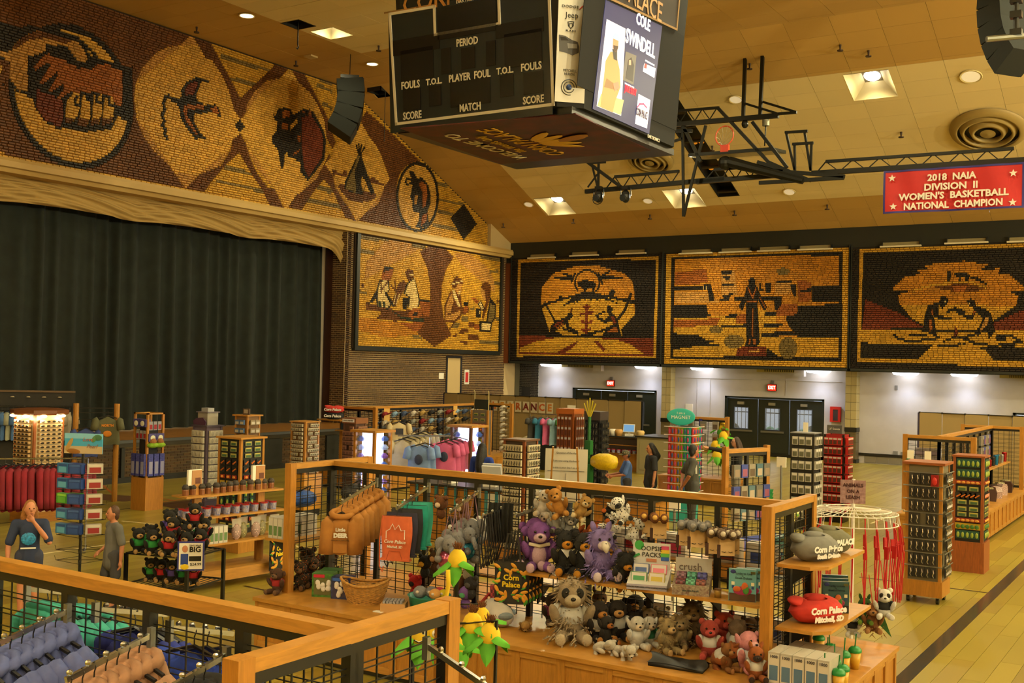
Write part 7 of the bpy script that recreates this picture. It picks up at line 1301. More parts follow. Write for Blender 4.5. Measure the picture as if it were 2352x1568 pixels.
for j,z in enumerate(fr_(1.78,.98,5)):
 for k,(dx,dy,r_) in enumerate(((-.12,-.14,.1),(.08,-.12,.35),(.2,.04,1.0),(-.02,-.05,.2))): i = (0,1,2,1)[k] if j != 2 else (3,1,2,3)[k]; put(KM[i],'pearl_kit',('light blue','dark blue','white and red','lime green')[i] + ' boxed pearl kit in the wire spinner','box',('light blue','dark blue','white','lime')[i] + ' pearl kits in the spinner',p3 + Vector((dx,dy,z)),r_)
for z in (1.62,1.42,1.22,1.02,.82,.62,.48):
 b = MB()
 for q in ((-.24,-.2),(.24,-.2),(.24,.2),(-.24,.2)): b.tube([(0,0,z),(q[0],q[1],z),(q[0] * 1.05,q[1] * 1.05,z + .06)],.004,4)
 b.tube([(-.24,-.2,z),(.24,-.2,z),(.24,.2,z),(-.24,.2,z),(-.24,-.2,z)],.004,4); b.build('wire_tray',BLK,t3)
 # lit sunglasses kiosk
pk_ = Vector((-19.2,13.0,0)); tk = Tower('lit_kiosk','oak kiosk of sunglasses lit by warm shelf lamps',pk_,.64,.2,2.05,M('8A4A18',.4,kind='wood',s=-1),M('C8B48A',.5),(.68,.2,OAKD),None); MB().lathe([(.52,2.05),(.54,2.08),(.54,2.14),(.4,2.16),(0,2.16)],n=8).build('crown',M('6A3A14',.4),tk.t)
gm = card_mesh('g',.12,.05,.05,[M('C0A070',.3),M('2A2420',.2)],1)
for f in (0,1):
 cards(tk,f,fr_(1.95,.9,14),4,gm,'sunglasses','pair of sunglasses on the lit oak kiosk','sunglasses','sunglasses on the lit kiosk',.08,.01)
 for u in (-.2,.2): p,r = tk.pos(f,u,2.03,.1); MB().ell((p - pk_),(.07,.07,.03)).build('lamp',M('FFD890',.4,emit=5),tk.t); L = bpy.data.lights.new('kiosk_lamp','POINT'); L.energy = 5; L.color = (1,.82,.5); L.shadow_soft_size = .05; lo = bpy.data.objects.new('kiosk_lamp',L); COL.objects.link(lo); lo.parent = tk.t; lo.location = p - pk_ + Vector((0,0,-.08))
 # shirt racks by the stage
def simple_rack(lab,loc,rz,wd,h_,cols,w_,ln,sl,grp,gl,frame=BLK,hood=False,names=None):
 t = thing('clothes_rack',lab,'rack',loc,rz); b = MB(); MB().tube([(-wd / 2,0,h_),(wd / 2,0,h_)],.015,6).build('rail',frame,t)
 for x in (-wd / 2,wd / 2): MB().cyl((x,0,0),(x,0,h_),.018,n=6).build('upright',frame,t); MB().bar((x,-.28,.03),(x,.28,.03),.04).build('foot',frame,t)
 n = len(cols); R_ = Matrix.Rotation(rz,3,'Z'); pr = {}
 for i,c in enumerate(cols):
  if c not in pr: pr[c] = Rep(garment('shirt',gl % (names or {}).get(c,''),'shirt',M(c,.9,kind='fabric',v=.14),grp % (names or {}).get(c,''),w_,ln,sl,hood,.11))
  pr[c].put(Vector(loc) + R_ @ Vector((-wd / 2 + wd * (i + .5) / n,0,h_ + .0)),rz + PI / 2 - .5 + RND.uniform(-.1,.1))
 return t
nm_ = {'8A8A74': 'sage','A8A08A': 'stone','3A5A88': 'blue','9A8E78': 'khaki','2E4A8A': 'navy','7A1424': 'maroon','6E1220': 'dark maroon','B8A882': 'cream','6A86B8': 'sky blue','C05A86': 'pink'}
simple_rack('tall black rack of pastel t-shirts in front of the stage',(-21.9,14.6,0),0.9,1.7,2.05,['8A8A74','A8A08A','A8A08A','3A5A88','8A8A74','3A5A88','A8A08A','2E4A8A','9A8E78','A8A08A','2E4A8A','9A8E78','A8A08A','9A8E78','9A8E78'],.5,.62,.2,'%s shirts on the tall black rack','%s t-shirt on the tall black rack before the stage',names=nm_)
t = thing('rack_header','black board header above the pastel shirts with round hooks','header board',(-21.9,14.6,0),.9); MB().bb((-.9,.1,2.36),(.9,.16,2.4)).build('header',M('5A4630',.5),t); MB().bb((-.9,.14,.0),(.9,.16,2.36)).build('back_panel',BLKM,t)
for i in range(5): MB().lathe([(.05,0),(.03,.02),(0,.02)],c=(-.7 + i * .32,.1,2.25),n=10).build('round_hook',M('A89878',.5),t)
simple_rack('low chrome rack of maroon sweatshirts',(-16.1,10.9,0),.9,1.5,1.52,['7A1424','6E1220'] * 7,.54,.72,.58,'%s sweatshirts on the low rack','%s sweatshirt on the low chrome rack',CHROME,names=nm_)
t = thing('shirt_stand','stand with two oak posts showing two t-shirts','stand',(-20.7,15.4,0),.9)
for x in (-.42,.42): MB().cyl((x,0,0),(x,0,2.15),.06,n=10).build('post',OAKV,t)
for z in (1.95,2.05,1.8): MB().tube([(-.42,0,z),(.42,0,z)],.01,5).build('wire',BLK,t)
for (dx,c,lab,dz) in ((-.2,'3A4A88','blue t-shirt with white tag on the oak post stand',1.72),(.24,'5A5A40','olive t-shirt with orange print on the oak post stand',1.98)):
 q = garment('t_shirt',lab,'t-shirt',M(c,.9),None,.5,.62,.2,False,.1); p = Vector((-20.7,15.4,dz)) + Matrix.Rotation(.9,3,'Z') @ Vector((dx,-.14,0)); q.location = p; q.rotation_euler = (0,0,.9)
 if 'olive' in lab: text('NORTH',.07,M('C87A14',.6),q,(0,-.07,-.3),bold=.004); MB().ell((0,-.06,-.48),(.09,.02,.07)).build('orange_print',M('C87A14',.6),q)
 else: MB().bb((.02,-.075,-.3),(.07,-.06,-.22)).build('tag',PAPER,q)
q = garment('t_shirt','bright blue t-shirt at the end of an oak stand','t-shirt',M('1C5AB0',.9),None,.5,.7,.2,False,.1); q.location = (-18.6,11.0,2.0); q.rotation_euler = (0,0,.6); q = garment('t_shirt','black t-shirt under the bright blue one','t-shirt',M('161618',.9),None,.5,.7,.2,False,.1); q.location = (-17.0,9.9,1.45); q.rotation_euler = (0,0,.6)
t = thing('oak_stand','oak stand at the far left carrying blue and black shirts','stand',(-18.9,11.0,0),.6); MB().bb((-.3,.05,0),(.35,.12,1.35)).build('panel',OAKV,t); MB().cyl((0,.08,1.3),(.3,-.05,2.02),.02).build('arm',BLK,t)
# mug shelf on wheels
A_,B_ = at(465,1356),at(606,1332); dv_ = (B_ - A_); an = math.atan2(dv_.y,dv_.x); tm = thing('rolling_shelf','pine shelf unit on casters holding jars, mugs and candy','shelf',(A_ + B_) / 2 + Vector((-.25,.1,0)),an); LS = 1.75
MB().bb((-LS / 2,-.3,.1),(LS / 2,.3,.26)).build('base_deck',OAK,tm)
for x in (-.55,.55): MB().bb((x - .06,-.03,.26),(x + .06,.03,1.45)).build('upright',OAKV,tm)
for (z,l_,dd) in ((.62,LS,.26),(1.0,LS,.22),(1.3,LS * .96,.18)): MB().bb((-l_ / 2,-dd,z - .025),(l_ / 2,dd,z)).build('shelf',OAK,tm)
for x in (-.75,.75): MB().cyl((x,-.2,.05),(x + .03,-.2,.05),.05,n=8).build('caster',BLK,tm)
RS = Matrix.Rotation(an,3,'Z'); SP = lambda x,y,z: tm.location + RS @ Vector((x,y,z))
jar = MB(); jar.lathe([(0,0),(.045,0),(.048,.07),(.042,.085)],n=10); jar.mat(1); jar.lathe([(.048,.085),(.055,.11),(.03,.15),(0,.15)],n=10); jar = jar.mesh('jar',[M('7A4A28',.4),M('3A342E',.8,kind='fur',v=.4)])
for i in range(13): put(jar,'candle_jar','small brown jar with a dark cloth top on the upper shelf','jar','brown jars on the upper shelf',SP(-.74 + i * .122,RND.uniform(-.04,.02),1.3),i)
mg = MB(); mg.lathe([(0,0),(.05,0),(.055,.05),(.058,.1)],n=12); mg.mat(1); mg.lathe([(.058,.1),(.06,.115),(.0,.11)],n=12); mg.mat(1); mg.tube([(.055,0,.09),(.09,0,.08),(.09,0,.04),(.055,0,.03)],.008,5); mg = mg.mesh('mug',[M('4A5A9A',.3,kind='noise',s=5,col2='B0A8A8'),M('A01822',.4)])
for i in range(20): put(mg,'souvenir_mug','red rimmed souvenir mug on the middle shelf','mug','red rimmed mugs on the middle shelf',SP(-.78 + (i % 10) * .165,-.1 + .16 * (i // 10),1.0),RND.uniform(2,4))
CB = M('C8C0B4',.15,alpha=.55); CI = [M('C8A8A0',.5,kind='spots',s=40,v=.5),M('A8A070',.5,kind='spots',s=40,v=.5)]
for i in range(5): o = thing('candy_bag','clear bag of pastel taffy standing on the lower shelf','bag',SP(.05 + i * .17,-.12 + .08 * (i % 2),.62),an,'taffy bags on the lower shelf'); MB().ell((0,0,.11),(.08,.05,.12)).build('candy',CI[i % 2],o,smooth=True); MB().prism([(-.075,.18),(.075,.18),(.085,.3),(-.085,.3)],-.006,.006,'y').build('bag_top',CB,o)
pz = box_mesh('pz',.07,.26,.24,[M('B4B0A6',.5),M('C4C0B4',.5),M('5A7A4A',.5)])
for i in range(9): put(pz,'puzzle_box','white puzzle box in the row on the pine shelf unit','puzzle','puzzle boxes on the pine shelf unit',SP(-.84 + i * .078,-.1,.62),an)
for i in range(2): o = thing('sign_box',('tall recipe sign with brown mug picture at the shelf end','tall recipe sign with brown mug picture near the magnet tower')[i],'sign',SP((-.6,.5)[i],0,1.4),an); o.scale = (.7,) * 3; MB().cyl((0,0,-.1),(0,0,.1),.02).build('stem',OAK,o); MB().bb((-.16,-.03,.05),(.16,.03,.36)).build('board',PAPER,o); MB().bb((-.08,-.036,.06),(.155,-.03,.35)).build('picture',M('A8794A',.5),o); MB().bb((.0,-.04,.08),(.12,-.036,.2)).build('mug_picture',M('5A2A14',.5),o)
tote('corn print tote bag hung on the end of the pine shelf unit',SP(.62,-.36,.64),an + .25,True,'corn tote at the pine shelf',1.15,False); o = put(box_mesh('b',.3,.2,.3,[M('5A4A3E',.6),M('6A5A4C',.6)]),'carton','brown carton on the deck of the pine shelf unit','box',None,SP(-.6,0,.26),an)
# wire bin of bears
pbn = at(392,1418); tb = thing('wire_bin','black metal two-tier table piled with small bears','table',pbn + Vector((-.35,.35,0)),0.25); ZBn = .74
for x in (-.45,.45):
 for y in (-.4,.4): MB().bar((x,y,0),(x,y,ZBn),.04).build('leg',BLK,tb)
for z in (ZBn,.35): b = MB(); [b.bar((-.45 + .075 * i,-.4,z),(-.45 + .075 * i,.4,z),.008) for i in range(13)]; b.bar((-.45,-.4,z),(.45,-.4,z),.02); b.bar((-.45,.4,z),(.45,.4,z),.02); b.bar((-.45,-.4,z),(-.45,.4,z),.02); b.bar((.45,-.4,z),(.45,.4,z),.02); b.build('wire_tier',BLK,tb)
BB = [Rep(plush('plush_bear',lab,'14130F','A8824E','round',g,sh_)) for lab,sh_,g in (('small black bear in green shirt on the metal table','1E7A34','bears in green shirts'),('small black bear in red shirt on the metal table','A0141C','bears in red shirts'),('small black bear in purple shirt on the metal table','4A3A8A','bears in purple shirts'))]
R3 = Matrix.Rotation(.25,3,'Z')
for i,(x,y,dz,c) in enumerate(((-.35,-.3,0,0),(-.12,-.33,0,0),(.12,-.32,0,1),(.36,-.28,0,1),(-.38,0,0,0),(-.1,-.05,.04,2),(.15,-.05,.05,1),(.38,0,0,1),(-.25,.25,0,2),(0,.25,.05,0),(.25,.25,.1,1),(.0,-.15,.22,2),(.2,.1,.3,1),(-.15,.1,.2,0),(.1,-.2,.16,1))): p = tb.location + R3 @ Vector((x,y,ZBn + dz)); BB[c].put(p,facing(p,RND.uniform(-.5,.5)),scale=.33)
for i in range(5): p = tb.location + R3 @ Vector((-.3 + i * .16,-.1,.36)); BB[i % 3].put(p,facing(p),label=None,scale=.3)
o = thing('price_poster','framed poster of a child lettered Big with a price','poster',tb.location + R3 @ Vector((.52,-.43,.6)),facing(pbn,-.1)); MB().bb((-.16,0,0),(.16,.015,.36)).build('frame',M('2A2E7A',.5),o); MB().bb((-.14,-.004,.02),(.14,0,.34)).build('sheet',PAPER,o); text('TINY BEAR',.03,BLK,o,(.05,-.006,.31)); text('BIG',.09,BLK,o,(.05,-.006,.26),bold=.003); MB().bb((-.02,-.006,.12),(.125,-.004,.18)).build('label_print',BLK,o); text('$24.99',.05,BLK,o,(.06,-.006,.08)); MB().ell((-.07,-.006,.27),(.035,.003,.045),n=10,m=6).build('face_print',M('B87A5A',.5),o); MB().bb((-.12,-.006,.08),(-.03,-.004,.21)).build('shirt_print',M('1E3A8A',.5),o); MB().ell((-.07,-.007,.05),(.05,.003,.035),n=10,m=6).build('star_print',YEL,o)
# boxes on a shelf behind the left end of the centre gondola
MB().bb((-9.35,9.3,1.12),(-8.9,10.5,1.15)).build('side_shelf',OAK,gc); MB().prism([(-8.9,1.12),(-9.25,1.12),(-8.9,.92)],9.32,9.34,'y').build('shelf_bracket',BLKM,gc)
for i in range(6): put(pz,'puzzle_box','white puzzle box on the side shelf behind the wire end','puzzle','puzzle boxes on the side shelf',(-9.28 + .075 * (i % 3),9.45 + .32 * (i // 3),1.15))
# bags and goggles on hooks at the back left
for i,(y,c) in enumerate(((9.6,'1E4A9A'),(10.2,'1C1C20'))): o = thing('swim_bag',('blue patterned bag hanging on the left wire end','black and white bag hanging on the left wire end')[i],'bag',(-9.05,y + .3 * i,1.6)); MB().ell((0,0,0),(.14,.2,.1)).build('pouch',M(c,.5,kind='noise',s=6,v=.5),o); MB().tube([(0,-.1,.08),(.12,0,.16),(0,.1,.08)],.01,5).build('strap',BLK,o)
# children
def navy_print(t,k): b = MB(); b.ell((0,-.155 * k,1.18 * k),(.1 * k,.02,.09 * k)); b.build('blue_print',M('1E7AB0',.6,kind='noise',s=8,v=.6),t); MB().bb((-.1 * k,-.158 * k,1.04 * k),(.1 * k,-.15 * k,1.06 * k)).build('lettering_strip',WHITE,t)
p = at(62,1425); person('girl with long fair hair in a navy printed t-shirt, hand at her mouth',p,facing(p,-.1),1.45,(((-.27,-.02,1.08),(-.27,-.08,.85)),((.27,-.12,1.12),(.07,-.2,1.42))),'1E2A4A','2A3048','8A5A26',head_rz=.3,hairlen=.28,short_legs=True,print_=navy_print,skin='B87A58')
p = at(255,1405); person('boy with brown hair in a grey t-shirt walking',p,facing(p,-1.2),1.33,(((-.25,.1,1.1),(-.28,-.1,.95)),((.25,.05,1.1),(.25,.03,.84))),'5A5A58','3A3A40','4A2E16',head_rz=-.1,short_legs=True,legs=((.1,-.05),(-.02,-.25)),skin='B07452',long_top=.06)
# ================================================================ middle and far end of the hall
CL = lambda x0,y0,z0,x1,y1,z1,n,m,t: MB().bb((x0,y0,z0),(x1,y1,z1)).build(n,m,t)
# folding partitions
def partition(lab,px0,px1,y,z,n):
 t = thing('folding_partition',lab,'partition'); x0,x1 = atY(px0,930,y).x,atY(px1,930,y).x; st = (x1 - x0) / n; m = M('8A7448',.8)
 for i in range(n): CL(x0 + i * st + .008,y + (.03 if i % 2 else 0),.1,x0 + (i + 1) * st - .008,y + .05 + (.03 if i % 2 else 0),z,'panel',m,t); CL(x0 + i * st - .02,y - .005,z - .02,x0 + i * st + .02,y + .08,z + .03,'hinge',BLK,t)
 CL(x0,y - .004,z,x1,y + .09,z + .02,'top_edge',BLK,t); CL(x0 - .05,y,0,x0,y + .08,z,'end_edge',M('2A2440',.5),t); CL(x1,y,0,x1 + .05,y + .08,z,'end_edge',BLK,t); CL(x0,y + .02,0,x1,y + .06,.1,'foot_rail',BLK,t)
YP_ = at(1245,912,2.06).y; partition('tan folding partition hung with clearance letters',1020,1473,YP_,2.06,13); YP2 = at(2230,952,2.06).y; partition('tan folding partition behind the right island',2112,2440,YP2,2.06,6)
for i,ch_ in enumerate('CLEARANCE'):
 p = atY(1117 + i * 18.2,930 + i * .9,YP_ - .02); o = thing('letter_sheet','white sheet with the letter %s%s on the tan partition' % (ch_,(' beside the letter L',' of the word start',' before the letter A',' before the letter R',' in the middle',' before the letter N',' before the second C',' before the last E',' ending the word')[i]),'sign',p,0,'clearance letters'); CL(-.13,0,-.19,.13,.012,.19,'sheet',M('B8AC90',.7),o); text(ch_,.34,M(('5A1A12','B8601C','B07A1C','B8861C','A04A14','6A1A12','5A1414','A8501C','B0681C')[i],.6),o,(0,-.004,0),bold=.012)
p = atY(1312,945,YP_ - .02); tag(CL(p.x - .16,p.y,p.z - .22,p.x + .16,p.y + .015,p.z + .22,'notice_sheet',PAPER,None),'white notice sheet on the partition behind the pencil spinner','notice')
# far gondola
gx = thing('display_gondola','distant oak gondola of caps beside the brick wall','gondola'); oak_base(gx,-19.3,21.0,-17.3,28.0,HB,npan=(4,12)); wire_panel(gx,(-18.95,21.5),(-17.9,21.5),HB,HR,2,vs=.16); wire_panel(gx,(-18.4,21.5),(-18.4,27.4),HB,HR,7,vs=.16); wire_panel(gx,(-18.95,27.4),(-17.6,27.4),HB,HR,2,vs=.16)
for x,y in ((-18.97,21.5),(-17.88,21.5),(-17.58,27.4),(-18.97,27.4)): wood_post(gx,x,y,HB,HR)
capm = {}
def capmesh(c):
 b = MB(); b.lathe([(.1,0),(.1,.04),(.075,.09),(0,.11)],n=12); b.ell((0,-.12,.01),(.075,.08,.012),n=10,m=5); return b.mesh('cap',M(c,.8))
cc = {'8A8A80': 'grey','A88A4A': 'tan','3A4A6A': 'denim','7A1418': 'red','141416': 'black','B8B0A0': 'stone','7A9AB8': 'sky blue'}; cm_ = {c: capmesh(c) for c in cc}; ck_ = list(cc)
for j,z in enumerate((1.8,1.58,1.36,1.14)):
 for i in range(13):
  c = ck_[(i * 3 + j * 2) % 7]; put(cm_[c],'cap',cc[c] + ' cap hung on the distant wire gondola','cap',cc[c] + ' caps on the distant gondola',(-18.2,21.9 + i * .4,z),(-.5,0,PI / 2 + .2))
for i in range(8): put(cm_['B8B0A0'],'cap','stone cap stacked on the end of the distant gondola','cap','stone caps on the end panel',(-17.75,27.2,.7 + i * .17),(-.4,0,1.2))
bt = MB(); bt.lathe([(0,0),(.035,0),(.036,.16),(.02,.2),(.02,.23),(0,.23)],n=8); bt = bt.mesh('bottle',M('2A343C',.3,.3))
for i in range(7): put(bt,'bottle','dark steel bottle on the end of the distant gondola','bottle','steel bottles on the distant gondola',(-18.85 + i * .13,21.35,1.45),0); shelf(gx,-18.95,21.2,-17.95,21.48,1.45) if i == 0 else None
for (lab,c,dz) in (('dark folded hoodie with white letters on the distant end shelf','24262C',0),('red folded hoodie on top of the dark one','B42A20',.16)): folded(lab,c,(-18.9,21.1,1.72 + dz),.5,.5,.36,.17,[('Corn Palace',.09,0,-.19,.09,1.4,0)])
shelf(gx,-19.3,20.9,-18.5,21.4,1.72); q = garment('t_shirt','cream t-shirt with dark badge on the distant gondola','t-shirt',M('B8A882',.9),None,.5,.65,.2,False,.1); q.location = (-17.9,22.5,1.75); q.rotation_euler = (0,0,.8); MB().bb((-.1,-.075,-.42),(.1,-.06,-.26)).build('badge_print',BLK,q)
for (y,z,w_,c,lab) in ((22.35,1.85,.16,'C8861C','orange sale card clipped on the distant gondola'),(25.4,1.95,.12,'C8861C','small orange tag on the distant gondola rail')): o = put(box_mesh('k',w_,.01,w_ * 2.2,[M(c,.6),M('C8A050',.6)]),'sale_card',lab,'sign',None,(-18.2,y,z - .2),1.0)
# tall card board beside it
tb_ = Tower('card_board','oak framed board of stickers with a small chalkboard on top',(-16.55,24.3,0),.56,.8,1.98,OAKV,M('6A6258',.6),(.58,.8,OAKV),None,d=.2); magnets(tb_,'s',(0,),[(1.9,0),(1.76,0),(1.62,3),(1.5,3),(1.38,2),(1.22,4),(1.08,3),(.96,0)],4,'the chalkboard topped board')
CL(-.22,-.02,2.0,.22,.02,2.26,'chalkboard',M('1C221E',.6),tb_.t)
for x in (-.23,.22): MB().tube([(x,0,1.9),(x,0,2.45),(x - .03,0,2.5)],.014,5).build('hook_post',M('B0A06A',.5),tb_.t)
# lit glass kiosks
def lit_kiosk(lab,p,w_,z0,z1,items,grp,ilab):
 t = thing('lit_cabinet',lab,'cabinet',p); f = OAKV if z1 < 1.8 else M('5A3A22',.5); CL(-w_ / 2,-w_ / 2,0,w_ / 2,w_ / 2,z0,'base',OAKV,t); CL(-w_ / 2 - .05,-w_ / 2 - .05,z1,w_ / 2 + .05,w_ / 2 + .05,z1 + .05,'top',OAK,t)
 for x in (-1,1):
  for y in (-1,1): MB().box((x * (w_ / 2 - .03),y * (w_ / 2 - .03),(z0 + z1) / 2),(.06,.06,z1 - z0)).build('corner_post',f,t)
 CL(-.16,-.16,z0,.16,.16,z1,'light_core',M('DCE2FF',.5,emit=3.0),t); CL(-w_ / 2 + .03,-w_ / 2 + .01,z0,w_ / 2 - .03,-w_ / 2 + .016,z1,'pane',M('E8EEFF',.02,alpha=.1),t)
 n = 7
 for f_ in (0,1):
  for i in range(n): q = Vector((-w_ * .3,-w_ / 2 + .1,z0 + .08 + i * (z1 - z0 - .1) / n)) if f_ == 0 else Vector((w_ / 2 - .1,w_ * .28,z0 + .08 + i * (z1 - z0 - .1) / n)); put(items[i % len(items)],'crystal_figure',ilab,'figurine',grp,Vector(p) + q,i)
cr = []
for c in ('3A5AA8','6A4A9A','8AA0D8'): b = MB(); b.lathe([(0,0),(.06,.01),(.09,.06),(.05,.1),(.03,.12),(0,.12)],n=7); cr.append(b.mesh('crystal',M(c,.1)))
lit_kiosk('oak cabinet with cool lit glass figurines',(-15.1,18.1,0),.58,.35,1.72,cr,'figurines in the oak lit cabinet','blue glass figurine in the oak lit cabinet'); lit_kiosk('dark framed cabinet glowing white behind the cashier',(-13.9,19.9,0),.56,.3,1.82,cr,'figurines in the dark lit cabinet','blue glass figurine in the dark lit cabinet')
# t-shirts hanging between the cabinets
t = thing('t_stand','chrome two-arm stand of pastel t-shirts','stand',(-14.4,19.2,0),.5); MB().cyl((0,0,0),(0,0,1.6),.03).build('post',CHROME,t); MB().bar((-.4,0,.03),(.4,0,.03),.06).build('foot',CHROME,t); MB().bar((-.7,-.1,1.62),(.5,.3,1.62),.03).build('arm',CHROME,t)
for c,lab,g,n,p0,dp in (('B0A480','cream t-shirt hanging on the two-arm stand','cream t-shirts on the stand',6,(-15.0,19.0,1.62),(.02,.13)),('6A86B8','sky blue t-shirt with dark print on the stand','sky blue t-shirts on the stand',2,(-14.35,18.75,1.55),(.03,.15)),('C05A8A','pink t-shirt hanging beside the sky blue ones','pink t-shirts on the stand',4,(-14.05,19.25,1.6),(.04,.12))):
 q = garment('t_shirt',lab,'t-shirt',M(c,.9,kind='fabric',v=.12),g,.5,.68,.2,False,.1); q = Rep(q)
 if 'sky' in lab: MB().ell((0,-.07,-.4),(.09,.02,.11)).build('dark_print',M('1E2A4A',.6),q.o)
 for i in range(n): q.put((p0[0] + dp[0] * i,p0[1] + dp[1] * i,p0[2] + .03 * i),.45 + .08 * i)
 # checkout counters, registers
def register(lab,p,rz):
 o = thing('cash_register',lab,'register',p,rz); MB().box((0,.05,.03),(.24,.2,.06)).build('base',WHITE,o); MB().box((0,.02,.12),(.06,.05,.16)).build('neck',WHITE,o); MB().box((0,0,.24),(.36,.03,.26),r=(-.35,0,0)).build('screen_shell',M('C8CACC',.4),o); MB().box((0,-.016,.242),(.32,.01,.22),r=(-.35,0,0)).build('screen',M('5A8AC8',.3,emit=.5),o)
def counter(lab,x0,y0,x1,y1,h_,m=OAKV,npan=5):
 t = thing('counter',lab,'counter'); CL(x0,y0,0,x1,y1,h_ - .04,'body',m,t); CL(x0 - .05,y0 - .05,h_ - .04,x1 + .05,y1 + .05,h_,'worktop',M('1E2022',.3),t)
 for i in range(npan): CL(x0 + (x1 - x0) * (i + .06) / npan,y0 - .012,.12,x0 + (x1 - x0) * (i + .94) / npan,y0,h_ - .1,'panel',m,t)
 return t
counter('oak checkout counter with dark worktop behind the centre gondola',-12.6,16.2,-9.9,17.0,1.02,npan=7); counter('short oak counter end beside the white spinner',-9.1,16.9,-8.0,17.6,1.0,npan=3)
register('white touch-screen register on the oak checkout counter',(-11.05,16.6,1.02),PI + .3); register('second white touch-screen register beside the cashier',(-11.3,17.0,1.02),.3 - PI); o = put(box_mesh('pr',.2,.2,.14,[WHITE,GREY]),'receipt_printer','pale receipt printer on the checkout counter','printer',None,(-11.9,16.5,1.02)); tag(CL(-10.9,16.185,.55,-10.55,16.187,.95,'price_notice',PAPER,None),'white price notice taped on the checkout counter front','notice')
for i in range(9): put(card_mesh('l',.05,.4,.03,[M('1E6A78',.6),M('3A8A90',.5)]),'tassel_lanyard','teal beaded lanyard hanging along the checkout counter','lanyard','teal lanyards on the counter',(-12.4 + .22 * i,16.165,.985),0)
yc = 30.6; xc = atY(1385,1000,yc).x; xe = atY(1470,1000,yc).x; t = counter('distant oak counter with open cubbies and mugs',xc,yc,xe,yc + .8,1.06,npan=1); CL(xc + .1,yc - .02,.55,xc + 1.3,yc - .01,1.0,'cubby_back',M('2A1C10',.7),t); CL(xc + .1,yc - .03,.52,xc + 1.3,yc - .0,.55,'cubby_shelf',OAK,t); CL(xc + .1,yc - .03,.78,xc + 1.3,yc - .0,.8,'cubby_shelf',OAK,t)
for i in range(6): put(mg,'souvenir_mug','yellow green mug in the distant counter cubby','mug','mugs in the distant counter',(xc + .25 + i * .18,yc - .1,.55),0)
counter('beige boxed counter at the end of the partition',xe + .1,30.2,xe + 1.6,31.4,1.14,M('8E8460',.7),1); register('white register on the distant oak counter',(xc + .7,yc + .4,1.06),.3)
for i,(dx,c,lab) in enumerate(((.25,'D8D4C8','white paper roll on the distant counter'),(.45,'B88A4A','wicker basket on the distant counter'),(1.2,'C8A868','bag of snacks on the distant counter'))): MB_ = MB(); MB_.lathe([(0,0),(.1,0),(.13,.15),(.1,.2),(0,.2)],n=12); tag(MB_.build('counter_item',M(c,.6,kind='noise',v=.3),None,True,(xc + dx,yc + .2,1.06)),lab,'goods')
t = thing('cloth_table','table under a black cloth in front of the partition','table',(-17.6,29.4,0)); MB().prism([(-.9,0),(.9,0),(.85,.82),(-.85,.82)],-.4,.4,'y').build('tablecloth',M('1C201E',.8),t)
for i,(dx,c,lab) in enumerate(((-.5,'B0A47E','folded cream blanket on the black cloth table'),(.0,'6A5A34','folded brown blanket on the black cloth table'),(.5,'8A9A98','folded patterned blanket on the black cloth table'),(.75,'5AA83A','bright green garland on the black cloth table'))): b = MB(); b.ell((0,0,.08),(.3,.24,.1)); tag(b.build('folded_blanket',M(c,.9,kind='noise',s=3,v=.3),None,True,(-17.6 + dx,29.4,.82)),lab,'blanket')
simple_rack('rack of summer dresses in front of the partition',(-16.8,28.2,0),.1,1.2,1.75,['3A3A38','2A6A8A','C05A86','7A9AA8','3A6A3A'],.42,.8,.1,'%s dresses on the clearance rack','%s dress on the clearance rack',CHROME,names={'3A3A38': 'charcoal','2A6A8A': 'teal','C05A86': 'pink','7A9AA8': 'beach print','3A6A3A': 'green'})
# spinners in the middle
def spinner(name,lab,p,w_,z0,z1,rows,cols,me,item,ilab,grp,post=BLK,panel=BLKM,top=None,base=None,n=.03,cat=None,skip=0.0):
 s = Tower(name,lab,p,w_,z0,z1,post,panel,base,top)
 for f in (0,1): cards(s,f,fr_(z1 - .06,z0 + (z1 - z0) / rows,rows),cols,me,item,ilab,cat or item.replace('_',' '),grp,.03,n,skip)
 return s
spinner('card_spinner','big brown spinner hung with rows of white shell necklaces',(-9.75,15.5,0),.42,.2,1.97,14,7,card_mesh('n',.05,.1,.03,[M('B8AE94',.5),M('3A362C',.5)],3),'necklace','white shell necklace on the big brown spinner','shell necklaces on the brown spinner',M('7A3E18',.5),M('3A2A1C',.6),(.46,.03,M('5A3A24',.5)),(.48,.2,OAKD),.03,'necklace')
spinner('pencil_spinner','orange wood spinner of carded pencils',(-14.4,25.3,0),.5,.3,1.95,6,4,card_mesh('n',.08,.26,.03,[M('8A4A24',.5),M('5A2A1A',.5),M('B8B8C0',.5)]),'pencil_card','carded pencil set on the orange wood spinner','pencil cards on the orange spinner',M('A0561C',.5),M('7A4A20',.6),(.54,.14,M('A85A1C',.5)),(.4,.3,OAKD)); spinner('knife_spinner','black spinner of wire hooks and boxed knives',(-13.4,24.9,0),.44,.2,1.85,9,5,card_mesh('n',.06,.13,.03,[M('1A1A1A',.4),M('6A665A',.3,.5)],3),'knife_card','carded pocket knife on the black spinner','knife cards on the black spinner',BLK,BLKM,(.46,.22,M('3A302C',.4)),(.46,.2,BLK))
pm = Vector((-9.55,21.7,0)); sm_ = Tower('magnet_spinner','turquoise spinner of rainbow name magnets with an oval sign',pm,.5,.6,2.0,M('3A9A98',.5),M('5A5A58',.6),(.48,.6,M('2A9A92',.5)),None)
